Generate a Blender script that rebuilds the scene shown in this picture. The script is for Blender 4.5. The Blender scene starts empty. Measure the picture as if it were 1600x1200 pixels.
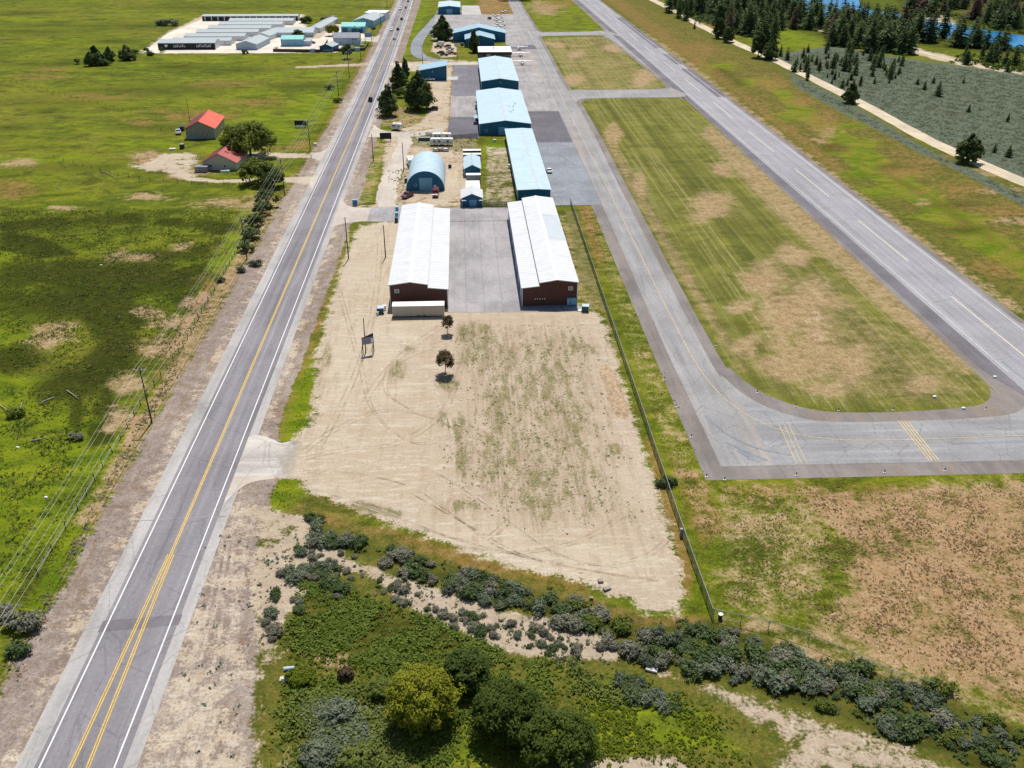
import bpy, bmesh, math, random
import numpy as np
from mathutils import Vector, Matrix
from mathutils.geometry import tessellate_polygon

random.seed(11)
rng = np.random.default_rng(11)
PI = math.pi
scene = bpy.context.scene
col = scene.collection

# ------------------------------------------------------------------ camera geometry
CAM_H, FPX = 92.0, 1381.86
PITCH, YAW, ROLL = (math.radians(a) for a in (29.1286, 3.2526, 0.27096))
_cp, _sp = math.cos(PITCH), math.sin(PITCH)
FWD = np.array([math.sin(YAW) * _cp, math.cos(YAW) * _cp, -_sp])
_r = np.array([math.cos(YAW), -math.sin(YAW), 0.0])
_u = np.cross(_r, FWD)
RGT = _r * math.cos(ROLL) + _u * math.sin(ROLL)
UPV = -_r * math.sin(ROLL) + _u * math.cos(ROLL)

def P(px, py, z=0.0):
    """survey helper: ground position (metres) of a point measured in the aerial photograph"""
    d = FWD + RGT * (px - 800) / FPX + UPV * (600 - py) / FPX
    t = (z - CAM_H) / d[2]
    return (float(d[0] * t), float(d[1] * t))

def PP(pts, z=0.0):
    return [P(a, b, z) for a, b in pts]

cam_d = bpy.data.cameras.new("camera")
cam = bpy.data.objects.new("camera", cam_d)
col.objects.link(cam)
m = Matrix.Identity(4)
for i in range(3):
    m[i][0], m[i][1], m[i][2] = RGT[i], UPV[i], -FWD[i]
m[2][3] = CAM_H
cam.matrix_world = m
cam_d.sensor_width = 36.0
cam_d.lens = FPX / 1600 * 36.0
cam_d.clip_start = 0.5
cam_d.clip_end = 30000
scene.camera = cam

# ------------------------------------------------------------------ light
SUN_EL, SUN_AZ = math.radians(62.0), math.radians(7.0)      # azimuth measured from +Y towards +X
world = bpy.data.worlds.new("World")
scene.world = world
world.use_nodes = True
wn = world.node_tree
wn.nodes.clear()
sky = wn.nodes.new("ShaderNodeTexSky")
sky.sky_type = 'NISHITA'
sky.sun_disc = False
sky.sun_elevation = SUN_EL
sky.sun_rotation = SUN_AZ
bg = wn.nodes.new("ShaderNodeBackground")
bg.inputs[1].default_value = 0.075
out = wn.nodes.new("ShaderNodeOutputWorld")
wn.links.new(sky.outputs[0], bg.inputs[0])
wn.links.new(bg.outputs[0], out.inputs[0])
sd = bpy.data.lights.new("sun", 'SUN')
sd.energy = 4.2
sd.angle = math.radians(0.53)
sd.color = (1.0, 0.955, 0.89)
so = bpy.data.objects.new("sun", sd)
col.objects.link(so)
sdir = Vector((math.sin(SUN_AZ) * math.cos(SUN_EL), math.cos(SUN_AZ) * math.cos(SUN_EL), math.sin(SUN_EL)))
so.rotation_euler = sdir.to_track_quat('Z', 'Y').to_euler()
so.location = (0, 0, 300)
scene.view_settings.view_transform = 'Standard'
scene.view_settings.look = 'None'
scene.view_settings.exposure = 0.40
scene.view_settings.gamma = 1.0
scene.cycles.max_bounces = 5
scene.cycles.transparent_max_bounces = 12

# ------------------------------------------------------------------ node helpers
class NT:
    def __init__(self, name):
        self.m = bpy.data.materials.new(name)
        self.m.use_nodes = True
        self.t = self.m.node_tree
        self.t.nodes.clear()
        self.out = self.t.nodes.new("ShaderNodeOutputMaterial")
    def n(self, kind, **kw):
        nd = self.t.nodes.new("ShaderNode" + kind)
        for k, v in kw.items():
            setattr(nd, k, v)
        return nd
    def link(self, a, b):
        self.t.links.new(a, b)
    def put(self, sock, v):
        if isinstance(v, bpy.types.NodeSocket):
            self.link(v, sock)
        elif v is not None:
            if isinstance(v, (tuple, list)) and len(v) == 3 and len(sock.default_value) == 4:
                v = (*v, 1.0)
            sock.default_value = v
    def coord(self, kind='Object'):
        return self.n("TexCoord").outputs[kind]
    def mapping(self, vec, scale=(1, 1, 1), rot=(0, 0, 0)):
        nd = self.n("Mapping")
        self.link(vec, nd.inputs[0])
        nd.inputs['Scale'].default_value = scale
        nd.inputs['Rotation'].default_value = rot
        return nd.outputs[0]
    def noise(self, vec, scale, detail=4.0, rough=0.6, dist=0.0):
        nd = self.n("TexNoise")
        self.link(vec, nd.inputs['Vector'])
        nd.inputs['Scale'].default_value = scale
        nd.inputs['Detail'].default_value = detail
        nd.inputs['Roughness'].default_value = rough
        nd.inputs['Distortion'].default_value = dist
        return nd.outputs[0]
    def math(self, op, a, b=None, clamp=False):
        nd = self.n("Math", operation=op, use_clamp=clamp)
        self.put(nd.inputs[0], a)
        if b is not None:
            self.put(nd.inputs[1], b)
        return nd.outputs[0]
    def rng(self, v, a, b, c=0.0, d=1.0, smooth=True):
        nd = self.n("MapRange", interpolation_type='SMOOTHSTEP' if smooth else 'LINEAR')
        self.put(nd.inputs[0], v)
        for i, x in enumerate((a, b, c, d)):
            nd.inputs[i + 1].default_value = x
        return nd.outputs[0]
    def mix(self, fac, a, b, mode='MIX'):
        nd = self.n("Mix", data_type='RGBA', blend_type=mode)
        self.put(nd.inputs[0], fac)
        self.put(nd.inputs[6], a)
        self.put(nd.inputs[7], b)
        return nd.outputs[2]
    def attr(self, name):
        return self.n("Attribute", attribute_name=name).outputs['Fac']
    def bump(self, h, strength=0.5, dist=0.1):
        nd = self.n("Bump")
        nd.inputs['Strength'].default_value = strength
        nd.inputs['Distance'].default_value = dist
        self.link(h, nd.inputs['Height'])
        return nd.outputs[0]
    def finish(self, color, rough=0.7, metal=0.0, normal=None, spec=0.3, alpha=None):
        b = self.n("BsdfPrincipled")
        self.put(b.inputs['Base Color'], color)
        self.put(b.inputs['Roughness'], rough)
        b.inputs['Metallic'].default_value = metal
        b.inputs['Specular IOR Level'].default_value = spec
        if normal is not None:
            self.link(normal, b.inputs['Normal'])
        if alpha is not None:
            self.put(b.inputs['Alpha'], alpha)
        self.link(b.outputs[0], self.out.inputs[0])
        return self.m

def sc(c, k):
    return tuple(min(1.0, x * k) for x in c)

def paint(name, c, rough=0.5, var=0.12, scale=1.5, metal=0.0, spec=0.4):
    t = NT(name)
    v = t.coord()
    n = t.noise(v, scale, 5, 0.65)
    n2 = t.noise(t.mapping(v, (3, 3, 0.4)), scale, 3)
    c1 = t.mix(t.rng(n, 0.3, 0.7), sc(c, 1 - var), sc(c, 1 + var))
    c2 = t.mix(t.math('MULTIPLY', t.rng(n2, 0.55, 0.8), 0.35), c1, sc(c, 0.7))
    return t.finish(c2, rough, metal, None, spec)

def sheet_metal(name, c, axis='y', period=1.0, rough=0.45, var=0.07, spec=0.3, line=0.86, bs=0.25):
    """ribbed metal cladding: ribs every `period` metres along the local axis, weathering noise"""
    t = NT(name)
    v = t.coord()
    w = t.n("TexWave", wave_type='BANDS', bands_direction=axis.upper(), wave_profile='SIN')
    t.link(v, w.inputs['Vector'])
    w.inputs['Scale'].default_value = 2 * PI / 20 / period * 1.0
    n = t.noise(v, 0.35, 5, 0.6)
    st = {'y': (0.12, 1.4, 0.12), 'x': (1.4, 0.12, 0.12)}[axis]
    n2 = t.noise(t.mapping(v, st), 1.0, 4, 0.6)
    c1 = t.mix(t.rng(n, 0.3, 0.7), sc(c, 1 - var), sc(c, 1 + var))
    c1 = t.mix(t.math('MULTIPLY', t.rng(n2, 0.48, 0.70), 0.5), c1, sc(c, 0.76))
    c2 = t.mix(t.rng(w.outputs['Fac'], 0.80, 0.98), c1, sc(c, line))
    return t.finish(c2, rough, 0.0, t.bump(w.outputs['Fac'], bs, 0.04), spec)

# ------------------------------------------------------------------ mesh helpers
class MB:
    def __init__(self):
        self.v, self.f, self.mi = [], [], []
    def quad_faces(self, pts, faces, mi=0):
        o = len(self.v)
        self.v += [tuple(p) for p in pts]
        self.f += [tuple(o + i for i in f) for f in faces]
        self.mi += [mi] * len(faces)
        return self
    def box(self, x0, x1, y0, y1, z0, z1, mi=0):
        p = [(x0, y0, z0), (x1, y0, z0), (x1, y1, z0), (x0, y1, z0), (x0, y0, z1), (x1, y0, z1), (x1, y1, z1), (x0, y1, z1)]
        return self.quad_faces(p, [(0, 3, 2, 1), (4, 5, 6, 7), (0, 1, 5, 4), (1, 2, 6, 5), (2, 3, 7, 6), (3, 0, 4, 7)], mi)
    def extrude(self, prof, a, b, axis='y', mi=0):
        """closed profile of (u, z) swept along an axis from a to b"""
        n = len(prof)
        if axis == 'y':
            p = [(u, a, z) for u, z in prof] + [(u, b, z) for u, z in prof]
        else:
            p = [(a, u, z) for u, z in prof] + [(b, u, z) for u, z in prof]
        fs = [(i, (i + 1) % n, n + (i + 1) % n, n + i) for i in range(n)]
        fs += [tuple(range(n - 1, -1, -1)), tuple(range(n, 2 * n))]
        return self.quad_faces(p, fs, mi)
    def tube(self, pts, rad, sides=6, mi=0):
        pts = [Vector(p) for p in pts]
        rad = rad if isinstance(rad, (list, tuple)) else [rad] * len(pts)
        o = len(self.v)
        for i, p in enumerate(pts):
            d = (pts[min(i + 1, len(pts) - 1)] - pts[max(i - 1, 0)]).normalized()
            a = d.cross(Vector((0, 0, 1)))
            if a.length < 1e-3:
                a = Vector((1, 0, 0))
            a.normalize()
            b = d.cross(a)
            for k in range(sides):
                t = 2 * PI * k / sides
                self.v.append(tuple(p + (a * math.cos(t) + b * math.sin(t)) * rad[i]))
        fs = []
        for i in range(len(pts) - 1):
            for k in range(sides):
                k2 = (k + 1) % sides
                fs.append((o + i * sides + k, o + i * sides + k2, o + (i + 1) * sides + k2, o + (i + 1) * sides + k))
        fs.append(tuple(o + k for k in range(sides - 1, -1, -1)))
        fs.append(tuple(o + (len(pts) - 1) * sides + k for k in range(sides)))
        self.f += fs
        self.mi += [mi] * len(fs)
        return self
    def wheel(self, x, y, z, r, w, mi=0):
        n = 12
        p = [(x - w / 2, y + r * math.cos(2 * PI * k / n), z + r * math.sin(2 * PI * k / n)) for k in range(n)]
        p += [(x + w / 2, a, b) for _, a, b in p]
        fs = [(k, (k + 1) % n, n + (k + 1) % n, n + k) for k in range(n)] + [tuple(range(n - 1, -1, -1)), tuple(range(n, 2 * n))]
        return self.quad_faces(p, fs, mi)
    def build(self, name, mats, parent=None, smooth=False):
        me = bpy.data.meshes.new(name)
        me.from_pydata(self.v, [], self.f)
        mats = mats if isinstance(mats, (list, tuple)) else [mats]
        for mm in mats:
            me.materials.append(mm)
        if len(mats) > 1:
            me.polygons.foreach_set('material_index', self.mi)
        bm = bmesh.new()
        bm.from_mesh(me)
        bmesh.ops.recalc_face_normals(bm, faces=bm.faces)
        bm.to_mesh(me)
        bm.free()
        if smooth:
            me.polygons.foreach_set('use_smooth', [True] * len(me.polygons))
        o = bpy.data.objects.new(name, me)
        col.objects.link(o)
        if parent:
            o.parent = parent
        return o

def tag(o, label=None, cat=None, group=None, kind=None):
    if label: o['label'] = label
    if cat: o['category'] = cat
    if group: o['group'] = group
    if kind: o['kind'] = kind
    return o

def thing(name, label, cat, loc=(0, 0, 0), rz=0.0, group=None):
    o = bpy.data.objects.new(name, None)
    col.objects.link(o)
    o.location = loc
    o.rotation_euler = (0, 0, rz)
    o.empty_display_size = 0.5
    return tag(o, label, cat, group)

def copy_tree(o, parent=None):
    c = o.copy()
    col.objects.link(c)
    c.parent = parent
    for ch in list(o.children):
        copy_tree(ch, c)
    return c

def poly_sheet(name, outer, z, mat, holes=(), kind='structure'):
    loops = [[Vector((x, y, 0)) for x, y in outer]] + [[Vector((x, y, 0)) for x, y in h] for h in holes]
    tris = tessellate_polygon(loops)
    vs = [(p.x, p.y, z) for l in loops for p in l]
    me = bpy.data.meshes.new(name)
    me.from_pydata(vs, [], [tuple(t) for t in tris])
    bm = bmesh.new()
    bm.from_mesh(me)
    for f in bm.faces:
        if f.normal.z < 0:
            f.normal_flip()
    bm.to_mesh(me)
    bm.free()
    me.materials.append(mat)
    o = bpy.data.objects.new(name, me)
    col.objects.link(o)
    o['kind'] = kind
    return o

def strip_pts(line, w, jit=0.0):
    """outline of a strip of width w (or per-point widths) along a polyline"""
    L, R = [], []
    n = len(line)
    ws = w if isinstance(w, (list, tuple)) else [w] * n
    for i, p in enumerate(line):
        a, b = line[max(i - 1, 0)], line[min(i + 1, n - 1)]
        d = Vector((b[0] - a[0], b[1] - a[1])).normalized()
        nx, ny = -d.y, d.x
        h1 = ws[i] / 2 + random.uniform(-jit, jit)
        h2 = ws[i] / 2 + random.uniform(-jit, jit)
        L.append((p[0] + nx * h1, p[1] + ny * h1))
        R.append((p[0] - nx * h2, p[1] - ny * h2))
    return L + R[::-1]

def densify(line, step):
    o = []
    for a, b in zip(line[:-1], line[1:]):
        n = max(1, int(math.dist(a, b) / step))
        for k in range(n):
            t = k / n
            o.append((a[0] + (b[0] - a[0]) * t, a[1] + (b[1] - a[1]) * t))
    o.append(line[-1])
    return o

def smooth_line(line, n=8):
    """Catmull-Rom through the points"""
    pts = [line[0]] + list(line) + [line[-1]]
    o = []
    for i in range(1, len(pts) - 2):
        p0, p1, p2, p3 = (np.array(pts[j], float) for j in (i - 1, i, i + 1, i + 2))
        for k in range(n):
            t = k / n
            q = 0.5 * ((2 * p1) + (-p0 + p2) * t + (2 * p0 - 5 * p1 + 4 * p2 - p3) * t * t + (-p0 + 3 * p1 - 3 * p2 + p3) * t ** 3)
            o.append((float(q[0]), float(q[1])))
    o.append(tuple(line[-1]))
    return o

def inside(poly, X, Y):
    X, Y = np.asarray(X, float), np.asarray(Y, float)
    r = np.zeros(X.shape, bool)
    n = len(poly)
    for i in range(n):
        x0, y0 = poly[i]
        x1, y1 = poly[(i + 1) % n]
        if y0 == y1:
            continue
        c = ((y0 > Y) != (y1 > Y)) & (X < (x1 - x0) * (Y - y0) / (y1 - y0) + x0)
        r ^= c
    return r

def sdist(poly, X, Y):
    d = np.full(X.shape, 1e18)
    n = len(poly)
    for i in range(n):
        ax, ay = poly[i]
        bx, by = poly[(i + 1) % n]
        ex, ey = bx - ax, by - ay
        L = ex * ex + ey * ey + 1e-9
        t = np.clip(((X - ax) * ex + (Y - ay) * ey) / L, 0, 1)
        d = np.minimum(d, (X - ax - t * ex) ** 2 + (Y - ay - t * ey) ** 2)
    d = np.sqrt(d)
    return np.where(inside(poly, X, Y), d, -d)

def scatter(poly, n, mind=0.0, holes=()):
    xs = [p[0] for p in poly]
    ys = [p[1] for p in poly]
    pts = np.empty((0, 2))
    tries = 0
    while len(pts) < n and tries < 60:
        q = np.column_stack([rng.uniform(min(xs), max(xs), n * 2), rng.uniform(min(ys), max(ys), n * 2)])
        k = inside(poly, q[:, 0], q[:, 1])
        for h in holes:
            k &= ~inside(h, q[:, 0], q[:, 1])
        q = q[k]
        if mind > 0:
            for p in q:
                if len(pts) == 0 or np.min((pts[:, 0] - p[0]) ** 2 + (pts[:, 1] - p[1]) ** 2) > mind * mind:
                    pts = np.vstack([pts, p])
        else:
            pts = np.vstack([pts, q])
        tries += 1
    return pts[:n]

# ================================================================== GROUND
def axis_coords():
    xs = list(np.arange(-70, 70.01, 0.8))
    s, x = 0.8, 70.0
    right = []
    while x < 9000:
        s *= 1.022
        x += s
        right.append(x)
    xs = [-x for x in right[::-1]] + xs + right
    ys = []
    s, y = 0.7, 50.0
    while y < 960:
        ys.append(y)
        y += s
        s *= 1.0052
    while y < 9000:
        ys.append(y)
        y += s
        s *= 1.12
    s, y = 2.0, 48.0
    back = []
    while y > -3000:
        back.append(y)
        y -= s
        s *= 1.25
    return np.array(xs), np.array(back[::-1] + ys)

gx, gy = axis_coords()
GX, GY = np.meshgrid(gx, gy)
MASKS = {k: np.zeros(GX.shape, np.float32) for k in
         ("lush", "dark", "dry", "rust", "sage", "gravel", "dirt", "weeds", "mow", "wild")}

def lay(mask, poly, feather=3.0, val=1.0, px=True, sub=False):
    if px:
        poly = PP(poly)
    xs = [p[0] for p in poly]
    ys = [p[1] for p in poly]
    f = feather
    i0, i1 = np.searchsorted(gx, [min(xs) - f, max(xs) + f])
    j0, j1 = np.searchsorted(gy, [min(ys) - f, max(ys) + f])
    if i1 <= i0 or j1 <= j0:
        return
    X, Y = GX[j0:j1, i0:i1], GY[j0:j1, i0:i1]
    s = np.clip(0.5 + sdist(poly, X, Y) / f, 0, 1)
    s = s * s * (3 - 2 * s)
    M = MASKS[mask][j0:j1, i0:i1]
    MASKS[mask][j0:j1, i0:i1] = M * (1 - s) if sub else np.maximum(M, s * val)

def blob(mask, cx, cy, rx, ry, feather=None, val=1.0, n=14, jit=0.25):
    """irregular patch centred on a surveyed point, radii in photo pixels"""
    a0 = random.uniform(0, 6)
    pts = []
    for k in range(n):
        t = 2 * PI * k / n
        r = 1 + jit * math.sin(2 * t + a0) * 0.6 + random.uniform(-jit, jit)
        pts.append((cx + rx * r * math.cos(t), cy + ry * r * math.sin(t)))
    w = PP(pts)
    size = max(p[0] for p in w) - min(p[0] for p in w)
    lay(mask, w, feather or max(2.5, size * 0.6), val, px=False)

# --- bare dirt lot and its neighbours
LOT = [(560, 352), (600, 347), (628, 347), (622, 400), (614, 476), (700, 482), (815, 476), (905, 476), (940, 492), (962, 560), (1000, 690), (1035, 790), (1062, 880),
       (1060, 952), (1010, 958), (985, 935), (945, 925), (880, 905), (800, 885), (700, 850), (620, 822), (540, 792), (488, 772), (468, 745), (466, 690),
       (492, 640), (495, 560), (510, 500), (530, 430)]
lay("dirt", LOT, 8)
lay("dirt", [(425, 692), (445, 700), (490, 690), (490, 748), (440, 748), (415, 745)], 2, 1.0)
lay("dirt", [(385, 785), (410, 790), (405, 850), (385, 920), (385, 1000), (405, 1060), (395, 1210), (200, 1210), (300, 900), (335, 790)], 3.0, 0.46)
lay("gravel", [(335, 800), (410, 790), (405, 1060), (395, 1210), (200, 1210)], 4.0, 0.9)
lay("dirt", [(410, 860), (480, 812), (540, 872), (650, 905), (800, 955), (960, 1000), (975, 1040), (900, 1030), (820, 1025), (660, 962), (560, 895), (500, 905), (440, 975), (408, 1050), (395, 960)], 4.0, 0.84)
lay("dirt", [(405, 790), (482, 806), (470, 850), (445, 960), (425, 1010), (420, 1100), (412, 1200), (395, 1210), (400, 1000), (385, 950)], 3.0, 0.62)
lay("dirt", [(960, 1010), (1030, 1045), (1160, 1080), (1260, 1115), (1420, 1165), (1520, 1215), (1180, 1215), (1230, 1160), (1150, 1110), (1050, 1065)], 6.0, 0.66)
lay("dirt", [(900, 1190), (1060, 1180), (1100, 1215), (890, 1215)], 2.0, 0.8)
lay("dirt", [(600, 205), (690, 203), (745, 218), (752, 322), (600, 328), (520, 348), (545, 320), (590, 318)], 4.0, 0.60)
lay("dry", [(600, 205), (690, 203), (745, 218), (752, 322), (600, 328)], 4, 0.8)
lay("dirt", [(612, 222), (642, 222), (628, 262), (618, 322), (586, 322), (600, 262)], 3.0, 1.0)
lay("dirt", [(672, 285), (715, 262), (718, 300), (700, 322), (660, 318)], 3.0, 0.8)
lay("dirt", [(585, 204), (640, 206), (690, 196), (700, 104), (706, 100), (746, 100), (746, 96), (690, 92), (655, 96), (600, 98), (592, 106), (650, 112), (672, 130), (668, 175), (650, 195), (610, 204)], 4.0, 0.68)
lay("dirt", [(668, 112), (708, 104), (702, 200), (640, 206), (668, 180)], 4.0, 0.62)
lay("dry", [(668, 104), (708, 100), (702, 206), (640, 206), (668, 180)], 3.0, 0.85)
lay("dirt", [(676, 66), (700, 64), (716, 72), (712, 88), (690, 90), (674, 80)], 6, 0.95)
lay("dirt", [(215, 84), (262, 50), (318, 24), (475, 22), (480, 45), (520, 40), (555, 40), (585, 62), (570, 64), (525, 82), (430, 83)], 10, 0.92)
lay("dirt", [(205, 262), (255, 240), (300, 238), (318, 246), (300, 262), (322, 284), (300, 286), (262, 272)], 8, 0.7)
lay("dirt", [(760, 228), (800, 232), (806, 322), (756, 322)], 3, 0.55)
lay("dirt", [(385, 238), (500, 240), (498, 246), (420, 247), (385, 246)], 2.5, 0.9)
lay("dirt", [(270, 266), (300, 276), (340, 281), (490, 276), (494, 288), (430, 284), (340, 286), (290, 280), (262, 270)], 2.5, 0.95)
lay("dirt", [(455, 104), (575, 98), (580, 103), (460, 107)], 3, 0.62)
lay("dirt", [(970, 1010), (1060, 960), (1080, 1000), (1010, 1020)], 2, 0.3)
lay("dirt", [(1398, 60), (1425, 72), (1500, 92), (1600, 112), (1600, 118), (1490, 100), (1415, 82)], 6, 0.85)
lay("dirt", [(1262, 22), (1300, 24), (1305, 48), (1280, 50)], 8, 0.8)
lay("dirt", [(1410, 30), (1480, 20), (1500, 38), (1450, 42)], 8, 0.62)
# --- gravel verges along the highway and beside the drives
lay("gravel", [(-62.2, 40), (-62.0, 150), (-61.4, 300), (-59.8, 420), (-59.4, 560), (-61.5, 960), (-52, 960), (-52, 40)], 4.5, 1, px=False)
lay("gravel", [(-43, 40), (-43, 960), (-36.5, 960), (-36.5, 600), (-36.8, 420), (-35.2, 300), (-36.6, 200), (-37.5, 150), (-34.5, 135), (-33.5, 40)], 2.2, 1, px=False)
lay("gravel", [(596, 140), (588, 190), (565, 200), (570, 250), (548, 318), (520, 330), (600, 100)], 3, 0.9)
# --- meadow on the left
for a in ((90, 470, 120, 32), (180, 430, 70, 30), (250, 445, 60, 20), (60, 352, 70, 6), (330, 352, 40, 9), (195, 500, 50, 28), (190, 540, 22, 30),
          (20, 470, 40, 14), (260, 400, 60, 10), (150, 345, 60, 8), (40, 430, 60, 20), (20, 560, 50, 20), (120, 600, 60, 25), (170, 640, 26, 22), (290, 470, 40, 12), (170, 560, 40, 30), (230, 420, 50, 16)):
    blob("dark", *a, val=0.95)
for a in ((60, 160, 90, 4), (75, 175, 25, 3), (220, 140, 100, 6), (150, 40, 90, 3), (60, 50, 80, 3), (180, 65, 40, 3), (40, 20, 60, 3), (320, 12, 120, 3), (280, 105, 50, 4),
          (20, 200, 30, 5), (60, 230, 25, 4), (380, 110, 60, 3), (90, 100, 120, 4), (250, 200, 60, 4), (480, 135, 50, 4), (100, 260, 60, 5), (30, 300, 40, 5)):
    blob("dark", *a, val=0.6)
for a in ((75, 525, 45, 20), (90, 510, 26, 9), (200, 600, 38, 20), (195, 652, 26, 20), (245, 540, 34, 20), (265, 505, 30, 12), (205, 400, 40, 9), (285, 385, 18, 8), (300, 480, 18, 16), (235, 490, 30, 10), (170, 668, 14, 10),
          (300, 270, 36, 10), (230, 248, 34, 10), (100, 325, 22, 4), (390, 318, 80, 10), (230, 307, 40, 6), (30, 255, 28, 8)):
    blob("dry", *a, val=0.74)
for a in ((220, 192, 26, 7), (300, 180, 60, 10), (20, 297, 40, 18), (400, 160, 60, 6), (420, 230, 50, 5), (80, 108, 30, 4), (330, 205, 20, 4), (470, 225, 14, 8), (60, 120, 60, 4), (350, 130, 60, 4), (150, 150, 60, 4)):
    blob("rust", *a, val=0.72)
for a in ((420, 200, 60, 25), (480, 170, 40, 25), (370, 220, 60, 30), (60, 470, 30, 40), (320, 410, 60, 15), (330, 80, 80, 5), (210, 104, 22, 4), (480, 115, 60, 6), (520, 140, 20, 14), (60, 250, 90, 10), (230, 225, 60, 8), (240, 460, 40, 12),
          (360, 390, 20, 30), (140, 700, 70, 60), (60, 760, 50, 40), (250, 660, 20, 40), (30, 30, 60, 4), (200, 25, 90, 4), (420, 28, 80, 4), (90, 65, 70, 4), (400, 120, 60, 5)):
    blob("lush", *a, val=0.75)
lay("lush", [(265, 560), (225, 680), (160, 830), (90, 940), (20, 1060), (30, 960), (120, 800), (215, 640)], 4, 0.8)
lay("lush", [(-40, 560), (100, 600), (190, 690), (150, 780), (60, 900), (-40, 980)], 9, 0.62)
lay("lush", [(-20, 400), (60, 400), (60, 560), (-20, 560)], 8, 0.6)
lay("rust", [(340, 440), (260, 570), (205, 680), (195, 690), (250, 560), (320, 440)], 3, 0.7)
lay("dry", [(330, 455), (268, 560), (255, 560), (310, 455)], 3, 0.9)
for pl in ([(85, 405), (150, 412), (205, 418), (226, 432), (215, 440), (185, 448), (196, 462), (172, 474), (204, 498), (196, 530), (178, 545), (150, 522), (118, 492), (92, 482), (110, 462), (88, 446), (66, 426)],
           [(0, 348), (40, 343), (108, 340), (108, 350), (60, 356), (0, 362)], [(245, 342), (285, 340), (284, 350), (262, 354), (242, 350)], [(320, 346), (365, 348), (372, 356), (345, 368), (318, 360)],
           [(190, 335), (215, 332), (232, 345), (212, 352), (192, 346)], [(240, 430), (300, 415), (325, 408), (320, 425), (288, 440), (245, 446)], [(295, 388), (325, 382), (332, 392), (312, 402)], [(205, 478), (232, 476), (234, 490), (212, 500)],
           [(100, 590), (150, 565), (185, 572), (178, 600), (120, 612)], [(110, 610), (130, 600), (128, 680), (108, 670)], [(130, 660), (178, 655), (180, 690), (140, 700)], [(150, 605), (182, 602), (180, 640), (158, 645)], [(0, 425), (14, 422), (12, 438), (0, 440)],
           [(140, 410), (228, 430), (210, 470), (150, 470)], [(0, 360), (70, 372), (120, 398), (60, 404), (0, 390)]):
    lay("dark", pl, 3.5, 1.0)
for pl in ([(0, 380), (50, 376), (74, 388), (50, 400), (0, 402)], [(10, 425), (60, 420), (70, 460), (40, 500), (0, 490)], [(190, 445), (225, 442), (300, 452), (270, 474), (215, 480)]):
    lay("lush", pl, 5, 0.85)
lay("dry", [(-66.3, 120), (-62, 120), (-61.5, 300), (-66, 300)], 2.5, 0.62, px=False)
lay("dry", [(-63.5, 40), (-59.0, 40), (-59.0, 330), (-63.5, 330)], 2.5, 0.52, px=False)
lay("dirt", [(-58.2, 40), (-54, 40), (-54, 600), (-58.2, 600)], 3.0, 0.44, px=False)
lay("dirt", [(-41.5, 60), (-38.5, 60), (-38.5, 600), (-41.5, 600)], 2.5, 0.46, px=False)
lay("rust", [(-38.5, 145), (-35.5, 145), (-34.5, 265), (-37, 265)], 2.5, 0.5, px=False)
lay("rust", [(-62, 300), (-59.5, 300), (-58.5, 900), (-61, 900)], 3, 0.6, px=False)
lay("rust", [(1250, 755), (1440, 752), (1440, 800), (1340, 815), (1260, 790)], 4, 0.55)
lay("dark", [(1260, 758), (1430, 764), (1430, 785), (1330, 800), (1270, 780)], 4, 0.52)
# --- strips between the highway and the lot
lay("lush", [(470, 562), (500, 560), (496, 600), (478, 680), (440, 690), (432, 682), (450, 620)], 3.0, 0.85)
lay("dry", [(480, 550), (512, 545), (500, 610), (484, 680), (470, 690), (488, 600)], 2.5, 0.5)
lay("lush", [(415, 752), (465, 744), (488, 775), (460, 800), (412, 815)], 3, 0.7)
lay("rust", [(440, 770), (490, 770), (480, 800), (440, 815)], 3, 0.5)
lay("lush", [(560, 350), (548, 392), (530, 430), (515, 500), (495, 540), (505, 480), (535, 400), (548, 352)], 2, 0.55)
lay("rust", [(555, 352), (530, 430), (505, 510), (485, 560), (495, 500), (540, 380)], 2, 0.6)
lay("lush", [(582, 215), (612, 220), (590, 290), (585, 320), (556, 320), (570, 250)], 3, 0.62)
lay("dry", [(566, 222), (612, 220), (590, 290), (580, 320), (552, 320), (560, 270)], 4, 0.5)
lay("lush", [(655, 0), (678, 0), (655, 55), (640, 96), (612, 98), (630, 50)], 8, 0.6)
lay("rust", [(648, 0), (656, 0), (622, 90), (608, 98)], 8, 0.7)
lay("lush", [(645, 155), (600, 195), (640, 200), (670, 180), (680, 160), (650, 112), (610, 110)], 6, 0.55)
lay("dry", [(600, 160), (592, 196), (650, 200), (668, 184), (640, 170)], 5, 0.6)
lay("lush", [(752, 220), (800, 222), (806, 270), (756, 240)], 3, 0.8)
# --- weeds spread over the lot
lay("weeds", [(690, 505), (930, 505), (962, 580), (1000, 720), (1040, 850), (960, 835), (830, 835), (700, 790), (690, 700), (705, 610)], 24, 0.52)
for a in ((740, 540, 50, 40), (720, 700, 30, 50), (900, 540, 50, 26), (780, 640, 30, 60), (830, 770, 30, 60), (900, 660, 20, 40), (620, 580, 18, 24), (500, 590, 8, 40), (510, 560, 10, 30), (640, 545, 14, 8), (700, 600, 20, 20), (720, 790, 40, 20),
          (920, 790, 16, 30), (960, 700, 14, 16), (860, 590, 40, 40), (580, 565, 5, 40), (770, 720, 24, 60), (850, 800, 24, 30), (690, 655, 14, 26)):
    blob("weeds", *a, val=0.58)
lay("weeds", [(535, 792), (560, 780), (640, 800), (620, 812), (560, 800)], 2, 0.7)
lay("rust", [(545, 790), (600, 795), (660, 812), (620, 815)], 2, 0.5)
lay("weeds", [(905, 330), (880, 325), (905, 440), (945, 490), (965, 560), (985, 600), (950, 480), (920, 400)], 3, 0.8)
lay("weeds", [(640, 205), (745, 212), (750, 240), (700, 236), (640, 228)], 3, 0.62)
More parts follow.
